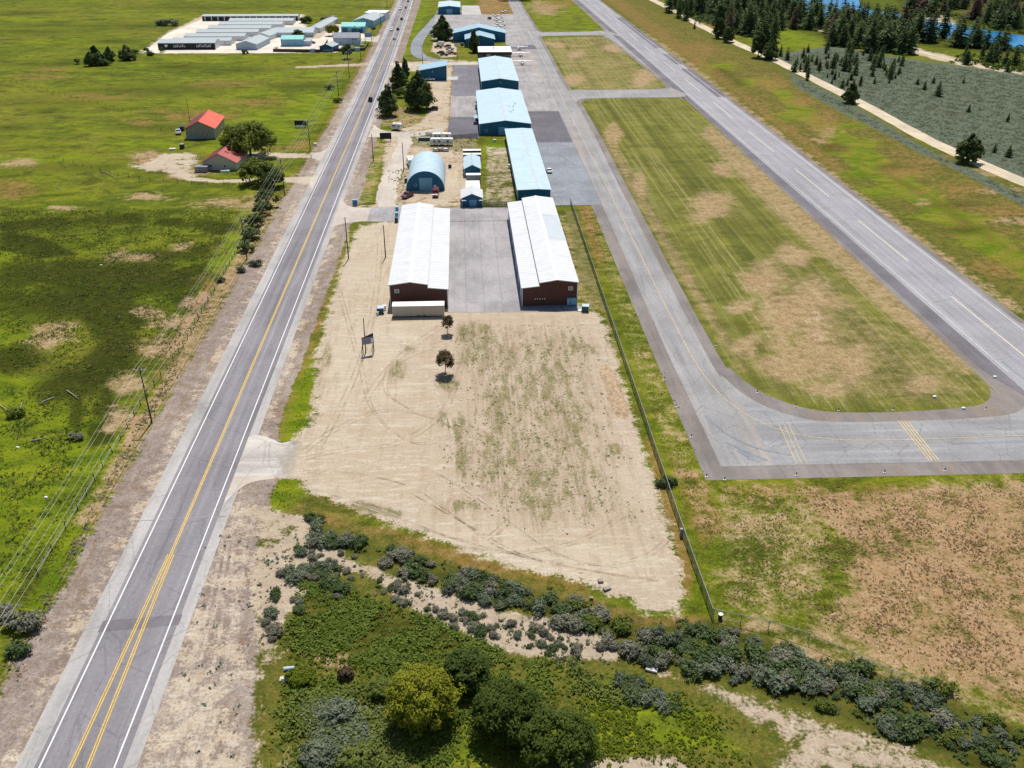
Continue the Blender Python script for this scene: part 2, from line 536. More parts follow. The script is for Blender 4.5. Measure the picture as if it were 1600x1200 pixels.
lay("weeds", [(756, 240), (806, 240), (808, 322), (756, 322)], 2, 0.5)
lay("weeds", [(600, 262), (640, 262), (636, 322), (620, 322)], 3, 0.5)
# --- fence strips by the taxiway
lay("lush", [(905, 330), (928, 322), (960, 400), (1010, 520), (1045, 610), (1105, 750), (1060, 760), (1000, 600), (940, 420)], 3, 0.46)
lay("rust", [(900, 322), (925, 322), (945, 400), (935, 430)], 4, 0.8)
lay("rust", [(1005, 680), (1015, 680), (1050, 780), (1085, 890), (1075, 940), (1055, 860), (1030, 780)], 1.6, 0.9)
lay("rust", [(1040, 700), (1110, 755), (1140, 830), (1090, 860), (1060, 780)], 3, 0.55)
lay("dry", [(1040, 700), (1110, 755), (1130, 830), (1090, 830)], 3, 0.5)
# --- south-east dry field
lay("dry", [(1245, 752), (1340, 770), (1470, 752), (1640, 742), (1640, 1120), (1450, 1070), (1300, 1010), (1240, 985), (1310, 920), (1330, 860), (1265, 800)], 8, 0.68)
lay("rust", [(1330, 800), (1420, 770), (1500, 800), (1560, 780), (1600, 900), (1640, 1000), (1500, 960), (1420, 880), (1360, 900), (1300, 960), (1330, 900)], 9, 0.5)
lay("rust", [(1290, 790), (1420, 770), (1640, 760), (1640, 1100), (1450, 1060), (1290, 990), (1330, 900)], 10, 0.6)
lay("rust", [(1400, 1040), (1470, 1060), (1600, 1120), (1640, 1100), (1480, 1020)], 5, 0.6)
lay("lush", [(1130, 762), (1220, 760), (1290, 830), (1300, 900), (1240, 970), (1150, 950), (1110, 850)], 8, 0.44)
lay("dry", [(1110, 755), (1260, 755), (1320, 850), (1300, 960), (1250, 985), (1120, 950)], 8, 0.46)
lay("rust", [(1120, 755), (1300, 752), (1420, 770), (1350, 800), (1250, 780), (1150, 790)], 3, 0.45)
lay("dry", [(1130, 755), (1180, 800), (1300, 960), (1290, 970), (1170, 830), (1120, 780)], 2, 0.5)
# --- infields with mowing lines
INF_BIG = [(905, 158), (930, 153), (1000, 152), (1062, 153), (1110, 185), (1220, 280), (1400, 440), (1540, 570), (1560, 600), (1558, 618), (1535, 634), (1480, 641), (1400, 643), (1310, 640),
           (1240, 630), (1190, 613), (1150, 585), (1115, 545), (1040, 410), (960, 260), (915, 180)]
lay("mow", INF_BIG, 4, 1)
for a in ((1110, 325, 40, 26), (1160, 480, 26, 16), (1215, 500, 40, 44), (1190, 440, 40, 26), (1270, 520, 60, 50), (1330, 570, 60, 40), (1290, 610, 40, 16), (1230, 570, 60, 30), (1130, 262, 22, 14), (1440, 600, 50, 20), (960, 210, 16, 20), (1000, 290, 14, 30), (1240, 400, 40, 20), (1170, 540, 30, 24)):
    blob("dry", *a, val=0.66)
for a in ((1140, 480, 26, 14), (1270, 500, 30, 30), (1300, 530, 40, 20), (1350, 620, 40, 12)):
    blob("dirt", *a, val=0.42, feather=9)
lay("dry", [(1110, 190), (1400, 448), (1545, 580), (1500, 590), (1330, 450), (1200, 330), (1090, 210)], 8, 0.6)
for a in ((1040, 200, 60, 20), (1000, 190, 50, 20), (1060, 240, 30, 40), (1150, 380, 60, 30), (1270, 560, 20, 12), (1390, 620, 30, 12)):
    blob("lush", *a, val=0.55)
INF_2 = [(845, 60), (940, 56), (960, 64), (1035, 128), (1040, 135), (1030, 140), (905, 142), (888, 132)]
INF_3 = [(815, -5), (905, -5), (945, 45), (935, 50), (850, 51), (838, 45)]
lay("mow", INF_2, 5, 1)
lay("lush", INF_2, 6, 0.6)
for a in ((895, 125, 26, 12), (900, 85, 20, 8), (1005, 122, 24, 16), (960, 75, 20, 10), (870, 70, 20, 6)):
    blob("dry", *a, val=0.72)
lay("lush", INF_3, 8, 0.5)
blob("dry", 850, 12, 34, 12, val=0.6)
blob("rust", 870, 8, 40, 8, val=0.6)
lay("rust", [(745, -5), (800, -5), (805, 22), (748, 24)], 8, 0.8)
lay("dry", [(745, -5), (800, -5), (805, 22), (748, 24)], 8, 0.4)
# --- east verge of the runway
lay("wild", [(930, -5), (1010, -5), (1110, 52), (1205, 95), (1330, 160), (1440, 225), (1640, 310), (1640, 520), (1325, 295), (1150, 165), (1040, 70)], 5, 1)
lay("rust", [(935, -5), (970, -5), (1060, 60), (1180, 150), (1260, 210), (1330, 270), (1300, 270), (1200, 190), (1050, 80)], 9, 0.62)
lay("dry", [(935, 5), (1060, 82), (1200, 190), (1330, 290), (1640, 510), (1640, 530), (1320, 300), (1150, 165), (1040, 78)], 5, 0.6)
for a in ((1090, 75, 40, 12), (1210, 130, 30, 14), (1290, 195, 40, 22), (1110, 40, 40, 6), (1420, 270, 50, 14), (1500, 300, 60, 12), (1560, 330, 50, 14), (1560, 420, 50, 20), (1250, 160, 30, 10), (1460, 250, 40, 10), (1440, 300, 20, 6), (1590, 270, 40, 10)):
    blob("rust", *a, val=0.7)
for a in ((1290, 210, 20, 14), (1440, 315, 18, 8), (1570, 300, 40, 8), (1590, 345, 40, 10), (1560, 270, 50, 7)):
    blob("dry", *a, val=0.62)
for a in ((1380, 270, 60, 14), (1420, 300, 70, 14), (1490, 340, 60, 12), (1540, 380, 60, 14), (1330, 230, 50, 14), (1120, 110, 40, 14), (1160, 130, 30, 10), (1240, 180, 40, 12), (1320, 195, 40, 8)):
    blob("lush", *a, val=0.8)
for a in ((1390, 262, 26, 6), (1480, 320, 50, 7), (1130, 115, 24, 8), (1150, 130, 20, 8), (1300, 230, 30, 7), (1510, 360, 50, 8)):
    blob("dark", *a, val=0.72)
# --- sage flat beyond the sandy road
lay("sage", [(1205, 86), (1300, 72), (1420, 92), (1640, 122), (1640, 300), (1560, 262), (1440, 212), (1330, 152), (1215, 92)], 6, 0.95)
lay("sage", [(1225, 108), (1330, 162), (1440, 226), (1500, 256), (1640, 322), (1640, 346), (1560, 303), (1490, 266), (1412, 226), (1322, 180), (1240, 134)], 4, 0.75)
lay("lush", [(1205, 44), (1290, 46), (1290, 72), (1210, 76)], 8, 0.6)
lay("lush", [(1345, -5), (1400, -5), (1408, 14), (1370, 17)], 6, 0.95)
lay("lush", [(1480, 95), (1640, 104), (1640, 118), (1500, 96)], 6, 0.6)
lay("rust", [(1500, 100), (1640, 118), (1640, 122), (1490, 103)], 5, 0.6)
lay("dark", [(1040, -20), (1640, -20), (1640, 95), (1425, 70), (1300, 66), (1210, 40), (1130, 46), (1050, 10)], 12, 0.55)
lay("rust", [(960, 0), (1010, 10), (1110, 60), (1205, 105), (1330, 175), (1460, 250), (1640, 335), (1640, 480), (1330, 270), (1150, 140), (1040, 60)], 9, 0.36)
lay("lush", [(1180, 122), (1260, 192), (1330, 262), (1420, 314), (1500, 374), (1600, 440), (1640, 450), (1640, 420), (1520, 340), (1440, 288), (1370, 236), (1290, 186), (1200, 118)], 7, 0.9)
lay("dark", [(1380, 262), (1440, 296), (1520, 346), (1590, 396), (1590, 404), (1500, 350), (1420, 298), (1370, 266)], 4, 0.5)
for a in ((1255, 480, 70, 46), (1290, 560, 70, 36), (1200, 440, 40, 34)):
    blob("dry", *a, val=0.74, feather=22)
for a in ((1285, 520, 34, 26), (1320, 600, 40, 14), (1190, 470, 26, 12)):
    blob("dirt", *a, val=0.46, feather=14)
lay("dry", [(1170, 450), (1300, 450), (1430, 520), (1545, 600), (1520, 632), (1300, 636), (1200, 610), (1150, 560)], 14, 0.42)
lay("dry", [(935, 215), (960, 215), (1110, 470), (1180, 590), (1150, 580), (1060, 440)], 5, 0.5)
lay("dry", INF_2, 8, 0.42)
lay("dry", [(905, 330), (928, 322), (960, 400), (1010, 520), (1045, 610), (1105, 750), (1060, 760), (1000, 600), (940, 420)], 3, 0.36)
lay("dry", [(870, 330), (895, 330), (935, 440), (960, 520), (940, 500), (905, 480)], 3, 0.5)
# --- brush slope in the foreground
BAND = [(485, 808), (560, 845), (640, 858), (720, 880), (820, 905), (900, 935), (1000, 965), (1105, 965), (1180, 985), (1300, 1035), (1420, 1065), (1560, 1120), (1640, 1160), (1640, 1215), (1540, 1215),
        (1440, 1175), (1270, 1112), (1160, 1075), (1040, 1040), (960, 1000), (860, 965), (720, 930), (640, 890), (540, 862), (490, 845)]
lay("wild", BAND, 3, 1)
lay("dark", BAND, 3, 0.5)
lay("rust", [(600, 820), (700, 850), (800, 885), (920, 905), (925, 935), (840, 910), (700, 872), (610, 848)], 2, 0.75)
lay("wild", [(400, 750), (470, 745), (490, 800), (700, 855), (1000, 960), (1105, 975), (1300, 1040), (1640, 1160), (1640, 1230), (380, 1230), (395, 900)], 4, 1)
lay("rust", [(490, 790), (620, 826), (800, 890), (1010, 962), (1105, 960), (1105, 985), (1000, 985), (800, 915), (600, 850), (480, 812)], 3, 0.5)
lay("dry", [(1105, 955), (1250, 975), (1300, 1000), (1460, 1060), (1640, 1120), (1640, 1150), (1450, 1085), (1270, 1030), (1130, 975)], 3, 0.5)
lay("dirt", [(400, 1000), (470, 1000), (440, 1040), (400, 1060)], 3, 0.6)
UNDER = [(470, 900), (540, 880), (580, 930), (650, 985), (760, 1010), (860, 1035), (960, 1050), (1080, 1085), (1200, 1135), (1180, 1215), (400, 1215), (410, 1060), (440, 980)]
lay("wild", UNDER, 4, 1)
lay("dark", [(470, 905), (530, 905), (566, 930), (667, 968), (729, 991), (791, 1022), (760, 1040), (560, 1040), (450, 1010)], 4, 0.55)
lay("lush", [(680, 1120), (900, 1120), (940, 1040), (1100, 1100), (1180, 1180), (900, 1180), (700, 1215), (640, 1215)], 6, 0.6)
lay("dry", [(480, 1015), (560, 1020), (545, 1050), (500, 1045)], 2, 0.7)
lay("dry", [(440, 1100), (470, 1120), (450, 1210), (440, 1210)], 2, 0.6)
for a in ((90, 960, 30, 20), (40, 1010, 30, 30), (110, 900, 20, 30)):
    blob("wild", *a, val=0.9)
# dirt must not cover the pale river margin etc.

def ground_material():
    t = NT("land_cover")
    v = t.coord()
    nbig = t.noise(t.mapping(v, (0.6, 1.0, 1.0), (0, 0, -0.15)), 0.026, 5, 0.62, 0.8)
    nmid = t.noise(t.mapping(v, (0.62, 1.0, 1.0), (0, 0, 0.25)), 0.13, 6, 0.68, 1.1)
    n2 = t.noise(v, 0.45, 6, 0.7)
    nfine = t.noise(v, 2.2, 4, 0.7)
    nfin2 = t.noise(v, 1.1, 3, 0.75)
    def cnoise(scale, detail, rough, mp=(1, 1, 1)):
        nd = t.n("TexNoise")
        t.link(t.mapping(v, mp), nd.inputs['Vector'])
        nd.inputs['Scale'].default_value = scale
        nd.inputs['Detail'].default_value = detail
        nd.inputs['Roughness'].default_value = rough
        sp = t.n("SeparateColor")
        t.link(nd.outputs['Color'], sp.inputs[0])
        return sp.outputs
    fa = cnoise(1.7, 4, 0.8)
    fb = cnoise(0.7, 5, 0.75)
    def fleck(base, ch, lo, hi, amt, c2):
        return t.mix(t.math('MULTIPLY', t.rng(ch, lo, hi), amt), base, c2)
    edge = t.math('ADD', t.math('MULTIPLY', nmid, 0.42), t.math('ADD', t.math('MULTIPLY', n2, 0.34), t.math('MULTIPLY', nfine, 0.24)))
    edge = t.math('MULTIPLY', t.math('SUBTRACT', edge, 0.5), 4.0)
    calm = t.math('SUBTRACT', 1.0, t.math('MULTIPLY', t.attr("mow"), 0.6))
    def fac(name, amp=1.0, s=0.1):
        a = t.attr(name)
        if name in ("dry", "dirt"):
            amp = t.math('MULTIPLY', calm, amp)
        return t.math('MULTIPLY', t.rng(t.math('ADD', a, t.math('MULTIPLY', edge, amp)), 0.5 - s, 0.5 + s), t.rng(a, 0.0, 0.12))
    # meadow: mottled greens, drier crowns
    nlow = t.noise(v, 0.0075, 5, 0.62, 0.6)
    c = t.mix(t.rng(nbig, 0.36, 0.64), (0.0678, 0.0996, 0.0040), (0.1423, 0.1668, 0.0077))
    nlo2 = t.noise(t.mapping(v, (0.45, 1.0, 1.0), (0, 0, 0.1)), 0.017, 5, 0.65, 1.0)
    c = t.mix(t.math('MULTIPLY', t.rng(nlo2, 0.51, 0.66), 0.7), c, (0.150, 0.118, 0.030))
    c = t.mix(t.math('MULTIPLY', t.rng(nlo2, 0.46, 0.33), 0.6), c, (0.0440, 0.0557, 0.0060))
    c = t.mix(t.math('MULTIPLY', t.rng(nlow, 0.50, 0.66), 0.65), c, (0.1595, 0.1492, 0.020))
    c = t.mix(t.math('MULTIPLY', t.rng(nlow, 0.47, 0.34), 0.55), c, (0.0569, 0.0996, 0.0045))
    c = t.mix(t.math('MULTIPLY', t.rng(nmid, 0.48, 0.66), 0.75), c, (0.1965, 0.2126, 0.0108))
    c = t.mix(t.math('MULTIPLY', t.rng(nmid, 0.50, 0.34), 0.75), c, (0.0330, 0.0461, 0.0040))
    c = t.mix(t.math('MULTIPLY', t.rng(n2, 0.52, 0.36), 0.45), c, (0.0275, 0.0408, 0.0050))
    c = t.mix(t.math('MULTIPLY', t.rng(nfin2, 0.52, 0.66), 0.40), c, (0.16, 0.130, 0.035))
    c = fleck(c, fa[0], 0.54, 0.66, 0.6, (0.0275, 0.0408, 0.0050))
    c = fleck(c, fa[1], 0.55, 0.66, 0.55, (0.185, 0.165, 0.035))
    c = fleck(c, fb[2], 0.55, 0.68, 0.55, (0.125, 0.085, 0.022))
    wildc = t.mix(t.rng(n2, 0.38, 0.62), (0.0605, 0.0738, 0.0120), (0.1320, 0.1171, 0.0220))
    wildc = t.mix(t.math('MULTIPLY', t.rng(nfine, 0.52, 0.66), 0.45), wildc, (0.14, 0.095, 0.035))
    wildc = fleck(wildc, fa[0], 0.54, 0.66, 0.7, (0.0242, 0.0326, 0.0060))
    wildc = fleck(wildc, fa[2], 0.54, 0.66, 0.6, (0.200, 0.160, 0.060))
    wildc = fleck(wildc, fb[0], 0.53, 0.66, 0.6, (0.165, 0.095, 0.035))
    c = t.mix(t.math('MULTIPLY', fac("wild", 0.6, 0.2), 0.8), c, wildc)
    c = t.mix(fac("lush", 0.5, 0.22), c, t.mix(t.rng(nmid, 0.35, 0.65), (0.0779, 0.1250, 0.0040), (0.1653, 0.1953, 0.0080)))
    lm = t.math('MULTIPLY', t.attr("lush"), 0.9)
    c = t.mix(t.math('MULTIPLY', t.rng(fa[0], 0.53, 0.65), t.math('MULTIPLY', lm, 0.6)), c, (0.0286, 0.0442, 0.0040))
    c = t.mix(t.math('MULTIPLY', t.rng(fa[1], 0.54, 0.66), t.math('MULTIPLY', lm, 0.55)), c, (0.200, 0.170, 0.045))
    c = t.mix(t.math('MULTIPLY', fac("dark", 1.25, 0.32), 0.84), c, t.mix(t.rng(n2, 0.35, 0.65), (0.0099, 0.0125, 0.0030), (0.0308, 0.0384, 0.0040)))
    rustc = t.mix(t.rng(n2, 0.35, 0.65), (0.170, 0.088, 0.024), (0.260, 0.165, 0.055))
    rustc = t.mix(t.math('MULTIPLY', t.rng(nfine, 0.5, 0.62), 0.5), rustc, (0.120, 0.085, 0.018))
    rustc = fleck(rustc, fa[1], 0.54, 0.66, 0.6, (0.300, 0.215, 0.095))
    rustc = fleck(rustc, fa[0], 0.54, 0.64, 0.6, (0.080, 0.045, 0.016))
    c = t.mix(t.math('MULTIPLY', fac("rust", 0.9, 0.3), 0.78), c, rustc)
    # mown stripes run with the runway
    sv = t.mapping(v, (1.0, 0.02, 1.0))
    s1 = t.noise(sv, 0.55, 3, 0.7)
    s2 = t.noise(t.mapping(v, (1.0, 0.012, 1.0)), 0.16, 2, 0.5)
    mow = t.attr("mow")
    c = t.mix(t.math('MULTIPLY', mow, 0.72), c, t.mix(t.rng(nmid, 0.35, 0.65), (0.105, 0.105, 0.022), (0.165, 0.155, 0.036)))
    s3 = t.noise(sv, 1.5, 2, 0.6)
    wv = t.n("TexWave", wave_type='BANDS', bands_direction='X', wave_profile='SIN')
    t.link(v, wv.inputs['Vector'])
    wv.inputs['Scale'].default_value = 2 * PI / 20 / 2.7
    wv.inputs['Distortion'].default_value = 0.5
    wv.inputs['Detail'].default_value = 2.0
    wv.inputs['Detail Scale'].default_value = 0.15
    lines = t.math('MULTIPLY', t.rng(wv.outputs['Fac'], 0.80, 0.97), t.math('MULTIPLY', t.rng(n2, 0.35, 0.6), t.rng(s2, 0.40, 0.60)))
    c = t.mix(t.math('MULTIPLY', t.math('MULTIPLY', lines, mow), 0.55), c, (0.300, 0.280, 0.130))
    stripe = t.math('MULTIPLY', t.math('ADD', t.math('MULTIPLY', t.rng(s1, 0.50, 0.66), 0.75), t.math('MULTIPLY', t.rng(s3, 0.5, 0.62), 0.4)), mow)
    c = t.mix(t.math('MULTIPLY', stripe, 0.55), c, (0.24, 0.215, 0.085))
    c = t.mix(t.math('MULTIPLY', t.math('MULTIPLY', t.rng(s2, 0.48, 0.36), mow), 0.5), c, (0.052, 0.060, 0.012))
    dryc = t.mix(t.rng(n2, 0.32, 0.68), (0.290, 0.180, 0.100), (0.425, 0.305, 0.185))
    dryc = t.mix(t.rng(nfine, 0.54, 0.66), dryc, t.mix(t.rng(nmid, 0.4, 0.6), (0.15, 0.085, 0.032), (0.105, 0.085, 0.022)))
    dryc = t.mix(t.math('MULTIPLY', t.math('MULTIPLY', t.attr("rust"), t.rng(n2, 0.40, 0.62)), 0.75), dryc, (0.270, 0.128, 0.058))
    dryc = fleck(dryc, fa[0], 0.53, 0.64, 0.75, (0.130, 0.066, 0.030))
    dryc = fleck(dryc, fa[1], 0.53, 0.66, 0.6, (0.480, 0.385, 0.250))
    dryc = fleck(dryc, fb[1], 0.53, 0.66, 0.55, (0.235, 0.120, 0.055))
    dryc = fleck(dryc, fa[2], 0.57, 0.66, 0.55, (0.070, 0.072, 0.020))
    dryc = t.mix(t.math('MULTIPLY', stripe, 0.4), dryc, (0.34, 0.27, 0.13))
    c = t.mix(t.math('MULTIPLY', fac("dry", 0.95, 0.26), 0.88), c, dryc)
    sagec = t.mix(t.rng(n2, 0.35, 0.65), (0.070, 0.088, 0.058), (0.115, 0.138, 0.098))
    sagec = t.mix(t.math('MULTIPLY', t.rng(nmid, 0.52, 0.7), 0.6), sagec, (0.11, 0.085, 0.045))
    c = t.mix(fac("sage", 0.6, 0.2), c, sagec)
    grav = t.mix(t.rng(n2, 0.35, 0.65), (0.190, 0.148, 0.124), (0.280, 0.230, 0.200))
    grav = t.mix(t.math('MULTIPLY', t.rng(nbig, 0.45, 0.6), 0.6), grav, (0.34, 0.290, 0.245))
    grav = t.mix(t.math('MULTIPLY', t.rng(t.noise(t.mapping(v, (1.0, 0.12, 1.0)), 0.5, 4, 0.65), 0.50, 0.66), 0.6), grav, (0.185, 0.125, 0.070))
    grav = t.mix(t.rng(nfine, 0.36, 0.30), grav, (0.10, 0.070, 0.045))
    grav = t.mix(t.math('MULTIPLY', t.rng(nmid, 0.54, 0.66), 0.55), grav, (0.18, 0.115, 0.055))
    grav = fleck(grav, fa[0], 0.53, 0.64, 0.5, (0.130, 0.092, 0.070))
    grav = fleck(grav, fa[1], 0.56, 0.66, 0.5, (0.430, 0.380, 0.320))
    grav = fleck(grav, fb[1], 0.54, 0.66, 0.5, (0.215, 0.140, 0.080))
    c = t.mix(fac("gravel", 0.9, 0.14), c, grav)
    # dirt: pale sand, pinkish loam, wheel-scraped streaks
    dst = t.noise(t.mapping(v, (1.0, 0.10, 1.0)), 0.7, 4, 0.65, 0.5)
    dcv = t.noise(t.mapping(v, (0.16, 1.0, 1.0), (0, 0, 0.35)), 0.9, 4, 0.65, 1.2)
    dirt = t.mix(t.rng(nbig, 0.42, 0.58), (0.389, 0.308, 0.221), (0.446, 0.372, 0.274))
    dirt = t.mix(t.math('MULTIPLY', t.rng(nmid, 0.4, 0.65), 0.55), dirt, (0.396, 0.328, 0.252))
    dirt = t.mix(t.math('MULTIPLY', t.rng(dst, 0.49, 0.64), 0.6), dirt, (0.342, 0.265, 0.186))
    dirt = t.mix(t.math('MULTIPLY', t.rng(dcv, 0.50, 0.64), 0.65), dirt, (0.504, 0.454, 0.362))
    dirt = t.mix(t.math('MULTIPLY', t.rng(nfine, 0.55, 0.70), 0.5), dirt, (0.275, 0.205, 0.134))
    dirt = t.mix(t.math('MULTIPLY', t.rng(nfin2, 0.60, 0.72), 0.4), dirt, (0.178, 0.128, 0.066))
    dirt = t.mix(t.math('MULTIPLY', t.rng(t.attr("weeds"), 0.1, 0.5), 0.7), dirt, t.mix(t.rng(dst, 0.4, 0.62), (0.391, 0.307, 0.226), (0.307, 0.228, 0.159)))
    dirt = t.mix(t.math('MULTIPLY', t.attr("wild"), 0.75), dirt, t.mix(t.rng(n2, 0.35, 0.65), (0.293, 0.223, 0.159), (0.382, 0.307, 0.223)))
    dirt = fleck(dirt, fa[0], 0.56, 0.66, 0.45, (0.253, 0.187, 0.124))
    dirt = fleck(dirt, fb[0], 0.54, 0.68, 0.35, (0.350, 0.265, 0.200))
    dirt = fleck(dirt, fb[2], 0.56, 0.68, 0.40, (0.568, 0.525, 0.426))
    c = t.mix(fac("dirt", 0.8, 0.13), c, dirt)
    wst = t.noise(t.mapping(v, (1.0, 0.30, 1.0)), 0.55, 5, 0.72)
    wf = t.math('ADD', t.attr("weeds"), t.math('MULTIPLY', t.math('SUBTRACT', t.math('ADD', t.math('MULTIPLY', wst, 0.5), t.math('MULTIPLY', nfine, 0.5)), 0.5), 1.9))
    c = t.mix(t.math('MULTIPLY', t.rng(wf, 0.48, 0.62), 0.80), c, t.mix(t.rng(n2, 0.4, 0.6), (0.095, 0.105, 0.028), (0.175, 0.155, 0.060)))
    # grain
    g = t.rng(nfine, 0.25, 0.75, 0.62, 1.36, False)
    g = t.mix(t.math('MULTIPLY', t.attr("dirt"), 0.55), g, (1.0, 1.0, 1.0))
    c = t.mix(1.0, c, g, 'MULTIPLY')
    h = t.math('ADD', t.math('MULTIPLY', nfine, 0.5), t.math('MULTIPLY', n2, 0.8))
    return t.finish(c, 0.95, 0, t.bump(h, 0.55, 0.5), 0.05)

def make_ground():
    ny, nx = GX.shape
    co = np.zeros((ny * nx, 3), np.float32)
    co[:, 0], co[:, 1] = GX.ravel(), GY.ravel()
    idx = np.arange(ny * nx).reshape(ny, nx)
    q = np.stack([idx[:-1, :-1], idx[:-1, 1:], idx[1:, 1:], idx[1:, :-1]], -1).reshape(-1, 4)
    me = bpy.data.meshes.new("ground")
    me.vertices.add(len(co))
    me.vertices.foreach_set("co", co.ravel())
    me.loops.add(q.size)
    me.loops.foreach_set("vertex_index", q.ravel().astype(np.int32))
    me.polygons.add(len(q))
    me.polygons.foreach_set("loop_start", np.arange(0, q.size, 4, dtype=np.int32))
    me.update(calc_edges=True)
    for k, a in MASKS.items():
        at = me.attributes.new(k, 'FLOAT', 'POINT')
        at.data.foreach_set("value", a.ravel().astype(np.float32))
    me.materials.append(ground_material())
    o = bpy.data.objects.new("ground", me)
    col.objects.link(o)
    o['kind'] = 'structure'
make_ground()

# ================================================================== PAVEMENTS
def asphalt(name, c, streak=0.35, patch=0.25, along=(1.0, 0.04, 1.0), crack=0.35, warm=None, seams=None):
    t = NT(name)
    v = t.coord()
    n1 = t.noise(v, 0.06, 4, 0.6)
    n2 = t.noise(v, 1.6, 5, 0.7)
    s = t.noise(t.mapping(v, along), 0.55, 4, 0.65)
    c1 = t.mix(t.rng(n1, 0.35, 0.65), sc(c, 1 - patch * 0.5), sc(c, 1 + patch * 0.5))
    c1 = t.mix(t.math('MULTIPLY', t.rng(s, 0.45, 0.70), streak), c1, sc(c, 1.55))
    c1 = t.mix(t.math('MULTIPLY', t.rng(s, 0.45, 0.30), streak), c1, sc(c, 0.62))
    if warm:
        n3 = t.noise(t.mapping(v, along), 0.12, 3, 0.6)
        c1 = t.mix(t.math('MULTIPLY', t.rng(n3, 0.52, 0.68), 0.6), c1, warm)
    if crack:
        vo = t.n("TexVoronoi", feature='DISTANCE_TO_EDGE')
        t.link(t.mapping(v, (0.16, 0.10, 0.1)), vo.inputs['Vector'])
        vo.inputs['Scale'].default_value = 1.0
        jn = t.math('ADD', vo.outputs['Distance'], t.math('MULTIPLY', t.math('SUBTRACT', n2, 0.5), 0.05))
        c1 = t.mix(t.math('MULTIPLY', t.rng(jn, 0.016, 0.006), crack), c1, sc(c, 0.45))
    if seams:
        br = t.n("TexBrick")
        t.link(t.mapping(v, (1, 1, 1)), br.inputs['Vector'])
        br.offset = 0.0
        br.inputs['Scale'].default_value = 1.0
        br.inputs['Brick Width'].default_value = seams[0]
        br.inputs['Row Height'].default_value = seams[1]
        br.inputs['Mortar Size'].default_value = 0.09
        br.inputs['Mortar Smooth'].default_value = 0.4
        c1 = t.mix(t.math('MULTIPLY', br.outputs['Fac'], 0.55), c1, sc(c, 0.5))
    c1 = t.mix(1.0, c1, t.rng(n2, 0.25, 0.75, 0.84, 1.15, False), 'MULTIPLY')
    return t.finish(c1, 0.9, 0, t.bump(n2, 0.25, 0.05), 0.12)

M = {}
M['highway'] = asphalt("highway_asphalt", (0.190, 0.180, 0.192), 0.6, 0.2, (1.0, 0.02, 1.0), 0.25)
M['hw_shoulder'] = asphalt("pale_shoulder_asphalt", (0.330, 0.315, 0.300), 0.3, 0.25, (1.0, 0.05, 1.0), 0.3)
M['taxi'] = asphalt("taxiway_asphalt", (0.2475, 0.2412, 0.2385), 0.42, 0.22, (1.0, 0.05, 1.0), 0.3, (0.31, 0.265, 0.225))
M['taxi_x'] = asphalt("connector_asphalt", (0.2430, 0.2394, 0.2412), 0.42, 0.25, (0.05, 1.0, 1.0), 0.3)
M['taxi_shoulder'] = asphalt("dark_gravel_shoulder", (0.180, 0.160, 0.148), 0.35, 0.4, (1.0, 0.08, 1.0), 0, (0.225, 0.180, 0.145))
M['runway'] = asphalt("runway_asphalt", (0.262, 0.256, 0.270), 0.42, 0.15, (1.0, 0.015, 1.0), 0.25)
M['runway_dark'] = asphalt("runway_edge_asphalt", (0.140, 0.130, 0.142), 0.4, 0.3, (1.0, 0.03, 1.0), 0.2)
M['apron'] = asphalt("apron_asphalt", (0.285, 0.268, 0.272), 0.25, 0.35, (1.0, 0.25, 1.0), 0.15, None, (4.6, 16.0))
M['apron_old'] = asphalt("old_apron_asphalt", (0.285, 0.270, 0.262), 0.32, 0.3, (1.0, 0.08, 1.0), 0.6, (0.34, 0.285, 0.24))
M['apron_blue'] = asphalt("blue_grey_apron_asphalt", (0.205, 0.220, 0.240), 0.2, 0.25, (1.0, 0.4, 1.0), 0.4)
M['apron_mid'] = asphalt("mid_grey_apron_asphalt", (0.165, 0.155, 0.175), 0.3, 0.3, (1.0, 0.2, 1.0), 0.4)
M['apron_dark'] = asphalt("dark_apron_asphalt", (0.125, 0.118, 0.135), 0.2, 0.25, (1.0, 0.4, 1.0), 0.4)
M['pale_gravel'] = asphalt("pale_gravel", (0.42, 0.375, 0.32), 0.25, 0.2, (1.0, 0.4, 1.0), 0)
M['yard_gravel'] = asphalt("cream_yard_gravel", (0.56, 0.49, 0.41), 0.25, 0.25, (0.3, 1.0, 1.0), 0)
M['concrete'] = asphalt("pale_concrete", (0.40, 0.385, 0.37), 0.15, 0.2, (1.0, 0.4, 1.0), 0.2)
M['entrance'] = asphalt("dusty_entrance_asphalt", (0.43, 0.40, 0.36), 0.35, 0.35, (0.08, 1.0, 1.0), 0.3, (0.45, 0.375, 0.29))
